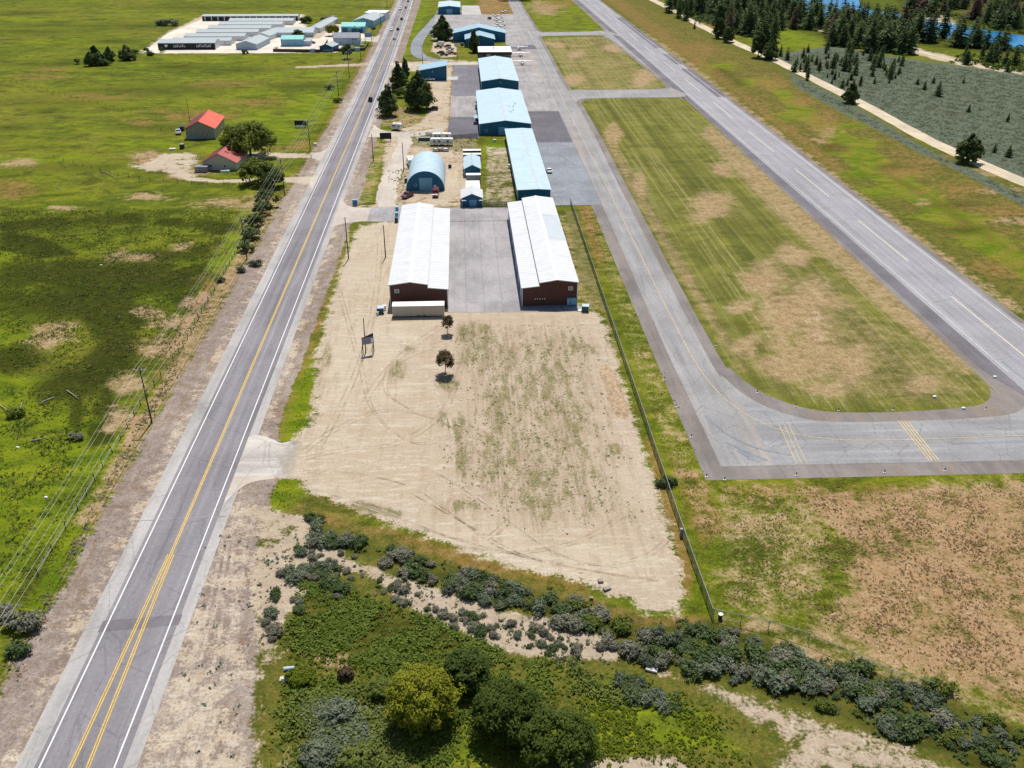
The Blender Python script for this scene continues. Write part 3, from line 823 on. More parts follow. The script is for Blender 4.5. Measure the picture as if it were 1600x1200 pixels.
def fade_east(m, x0, x1):
    nt = m.node_tree
    b = [n for n in nt.nodes if n.type == 'BSDF_PRINCIPLED'][0]
    tc = nt.nodes.new("ShaderNodeTexCoord")
    sx = nt.nodes.new("ShaderNodeSeparateXYZ")
    nz = nt.nodes.new("ShaderNodeTexNoise")
    nz.inputs['Scale'].default_value = 0.5
    nz.inputs['Detail'].default_value = 6
    nz.inputs['Roughness'].default_value = 0.75
    ma = nt.nodes.new("ShaderNodeMath")
    ma.operation = 'MULTIPLY_ADD'
    ma.inputs[1].default_value = 9.0
    mr = nt.nodes.new("ShaderNodeMapRange")
    mr.interpolation_type = 'SMOOTHSTEP'
    for i, q in enumerate((x0 + 4.5, x1 + 4.5, 1.0, 0.0)):
        mr.inputs[i + 1].default_value = q
    nt.links.new(tc.outputs['Object'], sx.inputs[0])
    nt.links.new(tc.outputs['Object'], nz.inputs['Vector'])
    nt.links.new(nz.outputs[0], ma.inputs[0])
    nt.links.new(sx.outputs[0], ma.inputs[2])
    nt.links.new(ma.outputs[0], mr.inputs[0])
    nt.links.new(mr.outputs[0], b.inputs['Alpha'])
fade_east(M['entrance'], -36.0, -30.8)
M['sandroad'] = asphalt("sandy_road", (0.47, 0.395, 0.285), 0.3, 0.25, (1.0, 0.1, 1.0), 0)
M['white_line'] = paint("white_road_paint", (0.62, 0.62, 0.60), 0.7, 0.15, 3)
M['yellow_line'] = paint("yellow_road_paint", (0.55, 0.36, 0.05), 0.7, 0.2, 3)
M['pale_yellow'] = paint("faded_yellow_paint", (0.46, 0.36, 0.20), 0.8, 0.25, 2)
M['pale_warm'] = paint("faded_warm_white_paint", (0.45, 0.40, 0.33), 0.8, 0.25, 2)
M['pale_white'] = paint("faded_white_paint", (0.46, 0.44, 0.42), 0.8, 0.25, 2)

def hx(y):
    return -47.6 - (max(0.0, y - 480.0) / 450.0) ** 1.3 * 3.2
HY = [20, 60, 90, 120, 160, 200, 260, 320, 400, 480, 540, 600, 680, 760, 840, 930, 1050, 1300, 2500]
def hw_line(off):
    return [(hx(y) + off, y) for y in HY]
poly_sheet("road_shoulder", strip_pts([(hx(y) - 0.4, y) for y in HY], 14.6), 0.02, M['hw_shoulder'])
poly_sheet("road", strip_pts([(hx(y) - 0.1, y) for y in HY], 10.6), 0.04, M['highway'])
for o in (-4.75, 4.2):
    poly_sheet("road_edge_line", strip_pts(hw_line(o), 0.20), 0.06, M['white_line'])
# double yellow that splits where the turn lane begins
def split(y):
    return 0.30 + max(0.0, 112.0 - y) ** 1.15 * 0.021
ys_y = [20, 45, 60, 70, 80, 90, 100, 106, 112, 125, 160, 200, 260, 320, 400, 480, 600, 760, 930, 1300]
for sgn in (-1, 1):
    ln = [(hx(y) + sgn * split(y) / 2 * 1.0, y) for y in ys_y]
    if True:
        poly_sheet("road_centre_line", strip_pts(ln, 0.17), 0.06, M['yellow_line'])
    ln2 = [(hx(y) + sgn * (split(y) / 2 + 0.32), y) for y in ys_y if y <= 112]
    poly_sheet("road_centre_line", strip_pts(ln2, 0.15), 0.06, M['yellow_line'])
# tar patch across the road
poly_sheet("road_patch", [(hx(98) - 5.6, 97.6), (hx(98) + 5.4, 98.4), (hx(98) + 5.4, 96.3), (hx(98) - 5.6, 95.4)], 0.05, asphalt("patch_asphalt", (0.150, 0.140, 0.152), 0.4, 0.2, (1.0, 0.02, 1.0), 0.2))
poly_sheet("road_seam", [(hx(121) - 7.6, 121.0), (hx(121) + 6.6, 121.5), (hx(121) + 6.6, 121.38), (hx(121) - 7.6, 120.86)], 0.052, M['taxi'])

# entrance drives
poly_sheet("driveway", smooth_line([P(366, 690), P(400, 680), P(425, 686), P(440, 692), P(470, 688), P(475, 720), P(470, 746), P(430, 748), P(385, 757), P(345, 790), P(330, 800)], 5), 0.024, M['entrance'])
poly_sheet("driveway", [(-41.6, 268), (-38.0, 271.5), (-33, 273.2), (-31, 273.2), (-31, 286.9), (-36, 287.4), (-39, 290), (-41, 294.5), (-41.8, 299)], 0.024, M['pale_gravel'])
poly_sheet("driveway", [(-31, 273.0), (-21, 272.3), (-20.6, 271.6), (15.3, 271.8), (15.3, 285.6), (-21, 286.6), (-31, 287.0)], 0.03, M['apron'])
poly_sheet("apron", [(-4.65, 202.2), (14.2, 201.6), (15.0, 272), (-4.9, 272)], 0.03, M['apron'])
poly_sheet("driveway", smooth_line(PP([(585, 195), (600, 204), (640, 207), (690, 200), (690, 206), (650, 213), (615, 214), (575, 214)]), 4), 0.024, M['pale_gravel'])
poly_sheet("driveway", strip_pts(densify(smooth_line(PP([(628, 207), (632, 222), (624, 244), (614, 270), (606, 296), (603, 323)]), 4), 2.0), 6.2, 0.7), 0.016, M['pale_gravel'])
poly_sheet("driveway", PP([(596, 92), (610, 98), (660, 100), (700, 98), (747, 97), (747, 101), (700, 102), (640, 103), (604, 103), (590, 112)]), 0.024, M['pale_gravel'])
poly_sheet("driveway", strip_pts(smooth_line(PP([(690, 20), (675, 38), (657, 58), (651, 72), (653, 84), (668, 92), (700, 97)]), 6), 8), 0.028, M['apron_blue'])
poly_sheet("yard", PP([(222, 83), (262, 52), (322, 28), (470, 24), (474, 40), (486, 46), (470, 62), (500, 60), (524, 38), (548, 38), (560, 52), (588, 58), (586, 63), (560, 64), (524, 80), (430, 83)]), 0.018, M['yard_gravel'])
poly_sheet("driveway", strip_pts(PP([(525, 62), (560, 62), (590, 60)]), 8), 0.024, M['pale_gravel'])
poly_sheet("driveway", PP([(485, 239), (500, 238), (512, 232), (500, 252), (488, 247)]), 0.024, M['pale_gravel'])
poly_sheet("driveway", PP([(484, 278), (490, 276), (505, 262), (488, 300), (484, 286)]), 0.024, M['pale_gravel'])
poly_sheet("driveway", PP([(585, 58), (595, 54), (590, 66), (570, 64)]), 0.026, M['pale_gravel'])
poly_sheet("apron", [(14.2, 201.9), (28.4, 201.3), (28.4, 206), (14.2, 206)], 0.026, M['apron_blue'])
# pavements round the blue hangars
poly_sheet("apron", PP([(703, 183), (749, 183), (749, 216), (697, 216)]), 0.034, M['apron_dark'])
poly_sheet("apron", PP([(705, 150), (748, 150), (749, 183), (703, 183)]), 0.032, M['apron_old'])
poly_sheet("apron", PP([(709, 102), (750, 102), (751, 150), (705, 150)]), 0.030, M['apron_mid'])
poly_sheet("apron", [(29.2, 287), (46.2, 287), (46.2, 372), (29.2, 372)], 0.044, M['apron_blue'])
poly_sheet("apron", [(29.2, 372), (46.0, 372), (46.0, 432), (29.4, 432)], 0.046, M['apron_dark'])
poly_sheet("apron", [(29.4, 432), (47, 432), (47, 640), (30, 640)], 0.044, M['apron_old'])
poly_sheet("apron", [(31.5, 640), (47, 640), (47, 790), (52, 820), (44, 815), (18.5, 812), (-20, 811), (-22, 700), (-20, 670), (31, 668)], 0.042, M['apron_old'])
poly_sheet("apron", [(2, 812.2), (18.5, 812.2), (18, 880), (2, 880)], 0.040, M['concrete'])
poly_sheet("apron", [(30, 622), (52, 622), (50, 640), (30, 640)], 0.048, M['apron_dark'])

# airfield: one shoulder sheet and one taxiway sheet, both cut out around the grass infields
def infield_w(x0, x1, y0, y1, r_sw, r_se, r_ne, r_nw, n=9):
    o = []
    for (cx, cy, r, a0) in ((x0 + r_sw, y0 + r_sw, r_sw, PI), (x1 - r_se, y0 + r_se, r_se, 1.5 * PI), (x1 - r_ne, y1 - r_ne, r_ne, 0), (x0 + r_nw, y1 - r_nw, r_nw, 0.5 * PI)):
        o += [(cx + r * math.cos(a0 + 0.5 * PI * k / n), cy + r * math.sin(a0 + 0.5 * PI * k / n)) for k in range(n + 1)]
    return o
big_g = smooth_line([(59.6, 450), (63, 458.5), (72, 461), (110, 461), (113.5, 455), (112.5, 300), (111.4, 170), (110.6, 158), (106, 152), (96, 150), (80, 149.6), (69.5, 151.5), (62, 158.5), (58.2, 169), (57.0, 184), (58.2, 300), (59.4, 380), (59.6, 450)], 6)[:-1]
two_g = smooth_line([(58.6, 678), (64, 683), (98, 685), (104, 678), (108, 600), (110.8, 500), (106, 486), (90, 484), (63, 484.5), (58.2, 494), (58.4, 600), (58.6, 678)], 6)[:-1]
three_g = smooth_line([(59, 960), (66, 970), (104, 970), (108, 960), (109.4, 730), (104, 711), (90, 706), (68, 705), (60.5, 712), (59, 800), (59, 960)], 6)[:-1]
big_p = [(x + (-2.6 if x < 85 else 5.4), y + (-3.6 if y < 300 else 1.2)) for x, y in big_g]
two_p = [(x + (-2.2 if x < 85 else 2.0), y + (-1.0 if y < 580 else 1.2)) for x, y in two_g]
three_p = [(x + (-2.0 if x < 85 else 2.0), y + (-1.0 if y < 800 else 1.2)) for x, y in three_g]
poly_sheet("taxiway_shoulder", [(42.1, 127.8), (140, 126.8), (170, 126.6), (170, 150), (137.2, 190), (137.2, 300), (136.6, 1300), (46, 1300), (46, 640), (46, 287.5), (42.6, 287.5)], 0.02, M['taxi_shoulder'], [big_g, two_g, three_g])
poly_sheet("taxiway", [(46.0, 131.9), (75, 131.6), (140, 130.6), (170, 130.4), (170, 146), (135.2, 190), (135.2, 460), (134.8, 1300), (46.6, 1300), (46.6, 700), (46.4, 287.5), (45.6, 180)], 0.04, M['taxi'], [big_p, two_p, three_p])
poly_sheet("taxiway_connector", [(56.0, 131.95), (75, 131.65), (140, 130.65), (165, 130.5), (165, 145.5), (118, 146.4), (107, 145.8), (92, 145.6), (78, 145.7), (69, 146.4), (62, 150.5), (56.5, 157)], 0.045, M['taxi_x'])
poly_sheet("runway", [(117.6, 147), (135.1, 160), (135.1, 460), (134.0, 1300), (113.5, 1300), (116.5, 470)], 0.06, M['runway'])
poly_sheet("runway_edge", [(113.6, 166), (117.5, 150), (118.0, 300), (116.8, 470), (114.0, 462)], 0.052, M['runway_dark'])
poly_sheet("runway_edge", [(113, 486), (117.2, 470), (116.2, 680), (112, 690)], 0.066, M['runway_dark'])
poly_sheet("runway_edge", [(112, 705), (116, 690), (114.6, 1000), (110, 1000)], 0.066, M['runway_dark'])
for y0, y1 in ((462, 545), (560, 600), (625, 790)):
    poly_sheet("runway_edge", [(131.2, y0), (137.0, y0), (136.6, y1), (130.8, y1)], 0.068, M['runway_dark'])
# markings
def runway_dashes():
    y = 206.4 - 4 * 60.9
    while y < 1100:
        a, b = y - 35.8, y
        if b > 140:
            k = (a - 130) / 1000.0
            poly_sheet("runway_centre_line", [(126.7 - k * 2.6 - 0.28, max(a, 150)), (126.7 - k * 2.6 + 0.28, max(a, 150)), (126.7 - k * 2.6 + 0.2, b), (126.7 - k * 2.6 - 0.36, b)], 0.08, M['pale_warm'])
        y += 60.9
runway_dashes()
poly_sheet("runway_edge_line", [(133.9, 150), (134.2, 150), (133.2, 1000), (132.9, 1000)], 0.08, M['pale_white'])
poly_sheet("runway_edge_line", [(118.6, 165), (118.85, 165), (117.6, 1000), (117.35, 1000)], 0.08, M['pale_white'])
tl = [(51.4, 960), (51.2, 600), (51.0, 300), (50.6, 220), (50.6, 190), (51.2, 168), (54, 154), (60, 144.5), (69, 140.2), (80, 139.2), (100, 139.4), (128, 140)]
poly_sheet("taxiway_centre_line", strip_pts(smooth_line(tl, 6), 0.20), 0.08, M['pale_yellow'])
def hold(xa, xb, n, gap, w, mat):
    for k in range(n):
        o = k * gap
        poly_sheet("hold_line", [(xa + o, 146.0), (xa + o + w, 146.0), (xb + o + w, 131.9), (xb + o, 131.9)], 0.082, mat)
hold(85.3, 84.9, 4, 0.62, 0.26, M['pale_yellow'])
hold(61.2, 60.0, 3, 0.95, 0.14, M['pale_yellow'])
# tyre-dark sweeps on the pavement
def sweep(name, line, w, z, mat):
    poly_sheet(name, strip_pts(smooth_line(line, 6), w, 0.03), z, mat)
for ln, w in (([(47.5, 150), (50, 143), (54, 138), (60, 135.0)], 0.5), ([(49, 140), (52.5, 136), (55, 133.4)], 0.6), ([(50.5, 137), (52, 135), (53.4, 133)], 0.9), ([(92, 137.4), (110, 137.7), (128, 138.2)], 0.7), ([(120, 170), (121, 158), (126, 150)], 0.7)):
    sweep("pavement_stain", ln, w, 0.07, M['apron_blue'])

# sandy road and the forest track, river
road_e = smooth_line([(170, 1300), (188, 930), (190.5, 690), (197, 575), (199.5, 447), (198.5, 368), (204, 308), (214, 250), (228, 190)], 8)
poly_sheet("sandy_road", strip_pts(road_e, 7.6, 0.35), 0.02, M['sandroad'])
poly_sheet("forest_track", strip_pts(smooth_line(PP([(1422, 70), (1430, 78), (1470, 89), (1500, 96), (1540, 103), (1640, 116)]), 6), 4.5, 0.3), 0.02, M['sandroad'])
t = NT("river_water")
vv = t.coord()
nn = t.noise(t.mapping(vv, (1, 0.4, 1)), 0.25, 4)
n3 = t.noise(vv, 0.02, 3)
wc = t.mix(t.rng(n3, 0.4, 0.62), (0.004, 0.130, 0.300), (0.004, 0.190, 0.440))
M['water'] = t.finish(wc, 0.3, 0, t.bump(nn, 0.25, 0.15), 0.15)
RIVER = [P(*p) for p in ((1215, -20), (1236, 10), (1290, 27), (1350, 40), (1400, 47), (1450, 54), (1500, 62), (1560, 74), (1680, 98), (1680, 68), (1560, 50), (1500, 40), (1450, 32), (1420, 31), (1405, 21), (1370, 18), (1345, 10), (1335, -20))]
poly_sheet("river", RIVER, 0.03, M['water'])
poly_sheet("island", [P(*p) for p in ((1262, 4), (1300, 9), (1296, 12), (1264, 8))], 0.06, paint("wet_grass", (0.05, 0.075, 0.012), 0.9))

# ================================================================== BUILDINGS
M['roof_white'] = sheet_metal("white_metal_roof", (0.57, 0.58, 0.59), 'y', 1.5, 0.5, 0.06, 0.2, 0.74)
M['roof_pale'] = sheet_metal("pale_translucent_panel", (0.46, 0.51, 0.53), 'y', 1.5, 0.5, 0.05, 0.2, 0.78)
M['roof_blue'] = sheet_metal("pale_blue_metal_roof", (0.42, 0.54, 0.60), 'y', 1.6, 0.5, 0.08, 0.2, 0.82)
M['roof_blue2'] = sheet_metal("blue_metal_roof", (0.29, 0.44, 0.52), 'y', 1.6, 0.5, 0.08, 0.2, 0.82)
M['roof_bluex'] = sheet_metal("pale_blue_metal_roof_cross", (0.25, 0.40, 0.47), 'x', 1.0, 0.45, 0.06, 0.3, 0.9)
M['roof_red'] = sheet_metal("red_metal_roof", (0.60, 0.105, 0.055), 'x', 0.6, 0.5, 0.08, 0.25, 0.88)
M['roof_darkred'] = sheet_metal("patchy_red_metal_roof", (0.42, 0.12, 0.10), 'x', 0.6, 0.5, 0.12, 0.25, 0.85)
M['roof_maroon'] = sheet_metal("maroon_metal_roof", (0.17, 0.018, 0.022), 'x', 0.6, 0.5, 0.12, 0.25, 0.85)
M['roof_grey'] = sheet_metal("grey_green_metal_roof", (0.34, 0.39, 0.40), 'x', 1.2, 0.5, 0.05, 0.3, 0.92)
M['roof_dgrey'] = sheet_metal("slate_metal_roof", (0.20, 0.21, 0.25), 'x', 0.8, 0.6, 0.1, 0.2, 0.88)
M['roof_teal'] = sheet_metal("turquoise_metal_roof", (0.17, 0.50, 0.45), 'x', 0.8, 0.5, 0.06, 0.3, 0.9)
M['wall_brown'] = sheet_metal("brown_metal_wall", (0.100, 0.044, 0.034), 'x', 0.6, 0.55, 0.10, 0.2, 0.85)
M['wall_blue'] = sheet_metal("deep_blue_metal_wall", (0.018, 0.130, 0.235), 'x', 0.6, 0.5, 0.08, 0.25, 0.85)
M['wall_sky'] = sheet_metal("sky_blue_metal_wall", (0.20, 0.42, 0.55), 'x', 0.6, 0.5, 0.06, 0.25, 0.9)
M['wall_white'] = sheet_metal("white_metal_wall", (0.62, 0.64, 0.66), 'x', 0.6, 0.5, 0.05, 0.25, 0.92)
M['wall_pblue'] = sheet_metal("pale_blue_metal_wall", (0.40, 0.50, 0.62), 'x', 0.6, 0.5, 0.05, 0.25, 0.9)
M['wall_tan'] = sheet_metal("khaki_metal_wall", (0.33, 0.31, 0.25), 'x', 0.6, 0.6, 0.08, 0.2, 0.88)
M['wall_cream'] = paint("cream_siding", (0.50, 0.47, 0.38), 0.7, 0.08, 1.0)
M['wall_grey'] = paint("stone_grey_wall", (0.28, 0.27, 0.26), 0.8, 0.3, 1.4)
M['black_wall'] = paint("black_cladding", (0.012, 0.013, 0.018), 0.6, 0.2, 1)
M['trim_white'] = paint("white_trim", (0.72, 0.73, 0.74), 0.5, 0.05)
M['trim_blue'] = paint("light_blue_door", (0.16, 0.36, 0.50), 0.5, 0.08)
M['glass'] = paint("dark_glass", (0.015, 0.020, 0.028), 0.12, 0.2, 1, 0, 0.6)
M['white'] = paint("white_paint", (0.78, 0.78, 0.77), 0.45, 0.05)
M['offwhite'] = paint("off_white_paint", (0.66, 0.64, 0.58), 0.5, 0.08)
M['beige'] = sheet_metal("beige_trailer_skin", (0.46, 0.42, 0.34), 'x', 1.2, 0.5, 0.05, 0.25, 0.94)
M['grey'] = paint("grey_metal", (0.25, 0.26, 0.27), 0.5, 0.15)
M['dark'] = paint("dark_steel", (0.03, 0.03, 0.033), 0.5, 0.2)
M['black'] = paint("black_rubber", (0.012, 0.012, 0.012), 0.8, 0.2)
M['wood'] = paint("weathered_wood", (0.075, 0.055, 0.042), 0.9, 0.3, 2)
M['wood_pole'] = paint("creosoted_pole_wood", (0.055, 0.042, 0.034), 0.9, 0.3, 2)
M['wood_old'] = paint("grey_weathered_wood", (0.28, 0.25, 0.22), 0.9, 0.25, 2)
M['brown'] = paint("brown_boards", (0.10, 0.065, 0.045), 0.85, 0.25, 1)
M['concrete_obj'] = paint("concrete_slab", (0.50, 0.48, 0.45), 0.9, 0.15, 1)
M['green_box'] = paint("green_steel", (0.02, 0.10, 0.10), 0.5, 0.1)
M['wire'] = paint("aluminium_wire", (0.42, 0.41, 0.39), 0.4, 0.05)

def win(parent, x, y, z, w, h, face='s', name='window', frame=None, glass=None, sub='pane'):
    """framed window proud of a wall: face s = facing -y, n = +y, e = +x, w = -x"""
    f, g = MB(), MB()
    fr = frame or M['trim_white']
    gl = glass or M['glass']
    if face in 'sn':
        s = -1 if face == 's' else 1
        ya, yb = sorted((y, y + s * 0.08))
        b = 0.12 * min(1, w / 1.0)
        f.box(x - w / 2, x - w / 2 + b, ya, yb, z, z + h).box(x + w / 2 - b, x + w / 2, ya, yb, z, z + h)
        f.box(x - w / 2 + b, x + w / 2 - b, ya, yb, z, z + b).box(x - w / 2 + b, x + w / 2 - b, ya, yb, z + h - b, z + h)
        ya, yb = sorted((y, y + s * 0.04))
        g.box(x - w / 2 + b, x + w / 2 - b, ya, yb, z + b, z + h - b)
    else:
        s = -1 if face == 'w' else 1
        xa, xb = sorted((x, x + s * 0.08))
        b = 0.12 * min(1, w / 1.0)
        f.box(xa, xb, y - w / 2, y - w / 2 + b, z, z + h).box(xa, xb, y + w / 2 - b, y + w / 2, z, z + h)
        f.box(xa, xb, y - w / 2 + b, y + w / 2 - b, z, z + b).box(xa, xb, y - w / 2 + b, y + w / 2 - b, z + h - b, z + h)
        xa, xb = sorted((x, x + s * 0.04))
        g.box(xa, xb, y - w / 2 + b, y + w / 2 - b, z + b, z + h - b)
    fo = f.build(name, fr, parent)
    g.build(sub, gl, fo)
    return fo

def slab(m_, a, b, y0, y1, th, axis='y', mi=0):
    """roof slab between profile points a and b (u, z) swept along the axis"""
    (u0, z0), (u1, z1) = a, b
    m_.extrude([(u0, z0), (u1, z1), (u1, z1 + th), (u0, z0 + th)], y0, y1, axis, mi)

def gable(name, label, cat, x0, x1, y0, y1, eave, ridge, roof, wall, ridge_axis='y', over=0.3, rz=0.0, org=None, group=None, rpos=0.5, th=0.16, trim=True, roof2=None, cap=None):
    """gabled building: Empty > wall, roof, trim. Footprint is given in local metres round org."""
    ox, oy = org if org else ((x0 + x1) / 2, y0)
    e = thing(name, label, cat, (ox, oy, 0), rz, group)
    if org is None:
        x0, x1, y0, y1 = x0 - ox, x1 - ox, y0 - oy, y1 - oy
    if ridge_axis == 'y':
        r = x0 + (x1 - x0) * rpos
        MB().extrude([(x0, 0), (x1, 0), (x1, eave), (r, ridge), (x0, eave)], y0, y1, 'y').build('wall', wall, e)
        k1, k2 = (ridge - eave) / (r - x0), (ridge - eave) / (x1 - r)
        a = MB()
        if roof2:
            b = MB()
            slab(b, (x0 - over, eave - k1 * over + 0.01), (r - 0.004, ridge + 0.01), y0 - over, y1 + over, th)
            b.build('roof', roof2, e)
        else:
            slab(a, (x0 - over, eave - k1 * over + 0.01), (r, ridge + 0.01), y0 - over, y1 + over, th)
        slab(a, (r, ridge + 0.01), (x1 + over, eave - k2 * over + 0.01), y0 - over, y1 + over, th)
        ro = a.build('roof', roof, e)
        MB().extrude([(r - 0.35, ridge - 0.35 * k1 + th + 0.02), (r, ridge + th + 0.02), (r + 0.35, ridge - 0.35 * k2 + th + 0.02), (r, ridge + th + 0.07)], y0 - over, y1 + over, 'y').build('ridge_cap', cap or (M['roof_pale'] if roof in (M['roof_blue'], M['roof_blue2']) else roof), ro)
        if trim:
            for xx in (x0 - 0.03, x1 - 0.09):
                MB().box(xx, xx + 0.12, y0 - 0.06, y0 + 0.08, 0, eave - 0.12).build('corner_trim', M['trim_white'], e)
    else:
        r = y0 + (y1 - y0) * rpos
        MB().extrude([(y0, 0), (y1, 0), (y1, eave), (r, ridge), (y0, eave)], x0, x1, 'x').build('wall', wall, e)
        k1, k2 = (ridge - eave) / (r - y0), (ridge - eave) / (y1 - r)
        a = MB()
        slab(a, (y0 - over, eave - k1 * over + 0.01), (r, ridge + 0.01), x0 - over, x1 + over, th, 'x')
        slab(a, (r, ridge + 0.01), (y1 + over, eave - k2 * over + 0.01), x0 - over, x1 + over, th, 'x')
        ro = a.build('roof', roof, e)
        MB().extrude([(r - 0.3, ridge - 0.3 * k1 + th + 0.02), (r, ridge + th + 0.02), (r + 0.3, ridge - 0.3 * k2 + th + 0.02), (r, ridge + th + 0.07)], x0 - over, x1 + over, 'x').build('ridge_cap', roof, ro)
    return e

def big_door(parent, x, y, w, h, mat=None, name='door', face='s'):
    a = MB()
    n = 4
    for k in range(n):
        a.box(x - w / 2, x + w / 2, y - 0.07, y - 0.003, h * k / n + 0.02, h * (k + 1) / n - 0.02)
    a.box(x - w / 2 + 0.05, x + w / 2 - 0.05, y - 0.05, y - 0.004, 0.03, h - 0.03)
    return a.build(name, mat or M['trim_blue'], parent)

def side_doors(parent, x, ys, w, h, mat, s=1):
    for yy in ys:
        a = MB()
        xa, xb = sorted((x + s * 0.004, x + s * 0.07))
        for k in range(4):
            a.box(xa, xb, yy - w / 2, yy + w / 2, h * k / 4 + 0.02, h * (k + 1) / 4 - 0.02)
        a.build('door', mat, parent)

# ---- the two long brown hangars with white roofs
def hangar_pair(mirror):
    if not mirror:
        e = thing("hangar", "long brown hangar with white roof, beige box against its end, on the highway side", "hangar", (-11.9, 205.6, 0))
        gx0, r, gx1, sx = -19.0, -13.9, -9.6, -4.65
        y1 = 269.2
    else:
        e = thing("hangar", "long brown hangar with white stepped roof on the taxiway side of the paved yard", "hangar", (21.2, 205.4, 0))
        gx0, r, gx1, sx = 28.1, 22.9, 18.6, 14.15
        y1 = 274.8
    ox, oy = e.location[0], e.location[1]
    L = lambda x: x - ox
    y0, yE = 0.0, y1 - oy
    ev, rd, sh_hi, sh_lo = 6.2, 6.9, 5.35, 4.85
    s = 1 if gx1 > gx0 else -1
    MB().extrude([(L(gx0), 0), (L(gx1), 0), (L(gx1), ev), (L(r), rd), (L(gx0), ev)], y0, yE).build('wall', M['wall_brown'], e)
    MB().extrude([(L(gx1) + s * 0.003, 0), (L(sx), 0), (L(sx), sh_lo), (L(gx1) + s * 0.003, sh_hi)], y0 + 0.004, yE - 0.2).build('lean_to_wall', M['wall_brown'], e)
    a = MB()
    k1, k2 = (rd - ev) / abs(r - gx0), (rd - ev) / abs(gx1 - r)
    slab(a, (L(gx0) - s * 0.3, ev - k1 * 0.3 + 0.01), (L(r), rd + 0.01), y0 - 0.35, yE + 0.35, 0.2)
    slab(a, (L(r), rd + 0.01), (L(gx1) + s * 0.15, ev - k2 * 0.15 + 0.01), y0 - 0.35, yE + 0.35, 0.2)
    ro = a.build('roof', M['roof_white'], e)
    MB().extrude([(L(r) - 0.4, rd + 0.17), (L(r), rd + 0.225), (L(r) + 0.4, rd + 0.17), (L(r), rd + 0.28)], y0 - 0.35, yE + 0.35).build('ridge_cap', M['trim_white'], ro)
    a = MB()
    slab(a, (L(gx1) + s * 0.02, sh_hi + 0.01), (L(sx) + s * 0.3, sh_lo + 0.01 - 0.03), y0 - 0.4, yE + 0.3, 0.2)
    a.build('lean_to_roof', M['roof_white'], e)
    for xx in (gx0, sx):
        MB().box(L(xx) - 0.09, L(xx) + 0.09, y0 - 0.07, y0 + 0.1, 0, (ev if xx == gx0 else sh_lo) - 0.2).build('corner_trim', M['trim_white'], e)
    win(e, L(gx0) + s * 1.75, y0, 4.1, 1.15, 1.0, 's', 'vent', M['trim_white'], M['grey'], 'louvre')
    n = 7
    for k in range(n):
        yy = yE * (k + 0.5) / n
        side_doors(e, L(sx), [yy], 6.0, 4.2, M['trim_blue'] if mirror else M['offwhite'], s)
    side_doors(e, L(gx0), [yE * (k + 0.5) / 5 for k in range(5)], 1.0, 2.1, M['trim_white'], -s)
    if mirror:
        for k in range(5):
            xx = L(15.9) + k * 0.62 + 1.5
            MB().box(xx - 0.13, xx + 0.13, -0.13, -0.003, 1.75, 2.0).build('wall_vent', M['trim_white'], e)
        for xx in (L(25.9), L(26.75), L(27.45)):
            c = MB()
            c.box(xx - 0.36, xx + 0.36, -0.55, -0.01, 0.25, 2.1)
            c.build('meter_cabinet', M['wall_sky'], e)
        for k in range(22):
            MB().box(L(18.56), L(18.58), 1.5 + k * 3.05, 3.6 + k * 3.05, 5.65, 6.0).build('clerestory_window', M['black_wall'], e)
        # a paler grey translucent bay in the roof
        c = MB()
        k2 = (rd - ev) / abs(gx0 - r)
        for (ya, yb) in ((30, 52),):
            slab(c, (L(r) + 0.6, rd + 0.22 - 0.6 * k2), (L(gx0) + 0.1, ev + 0.215), ya, yb, 0.012)
        c.build('skylight_panel', M['roof_pale'], ro)
    return e
hangar_pair(False)
hangar_pair(True)

# ---- box trailer body set down against the end wall
e = thing("storage_container", "long beige storage box with white top against the brown hangar end wall", "container", (-11.8, 199.7, 0))
MB().box(-6.35, 6.35, 0, 2.6, 0.35, 3.0).build('body', M['beige'], e)
MB().box(-6.4, 6.4, -0.06, 2.66, 3.0, 3.1).build('roof', M['white'], e)
for x in (-6.2, -2.1, 2.1, 6.2):
    MB().box(x - 0.12, x + 0.12, -0.03, 2.63, 0.0, 0.35).build('skid', M['dark'], e)
for x in (-6.36, 6.26):
    MB().box(x, x + 0.1, -0.05, -0.004, 0.35, 3.0).build('corner_post', M['offwhite'], e)
for x in (0.0, 1.4):
    MB().box(x - 0.25, x + 0.25, -0.05, -0.004, 0.38, 0.62).build('vent', M['dark'], e)

# ---- blue hangars along the flight line
e = gable("hangar", "long narrow pale blue shed roof behind the white-roofed hangar by the taxiway", "hangar", 18.2, 29.3, 291.5, 379.0, 4.0, 4.25, M['roof_blue'], M['wall_blue'], rpos=0.62)
side_doors(e, 29.3 - 23.75, [6 + 12 * k for k in range(7)], 8, 3.2, M['trim_blue'])
side_doors(e, 18.2 - 23.75, [8, 30, 60], 1.0, 2.1, M['trim_white'], -1)
win(e, -3.0, 0, 1.2, 0.6, 1.0)
e = gable("hangar", "large light blue hangar beside the dark square apron, skylights on its roof", "hangar", 7.5, 29.6, 386.0, 458.0, 4.6, 6.0, M['roof_blue'], M['wall_blue'])
big_door(e, -0.8, 0, 4.2, 3.3, M['wall_sky'])
win(e, -8.2, 0, 1.2, 1.3, 1.1)
win(e, 3.5, 0, 1.2, 1.0, 1.1)
for (xx, yy) in ((2.6, 18), (3.6, 18), (4.6, 22), (2.2, 30), (3.2, 30), (5.0, 30), (6.2, 36)):
    MB().box(xx - 0.18, xx + 0.18, yy - 0.3, yy + 0.3, 5.2, 6.05).build('roof_vent', M['grey'], e)
side_doors(e, -11.05, [16, 34], 3.5, 3.0, M['trim_white'], -1)
MB().box(-13.2, -11.1, 20, 26, 2.6, 2.75).build('awning', M['roof_blue2'], e)
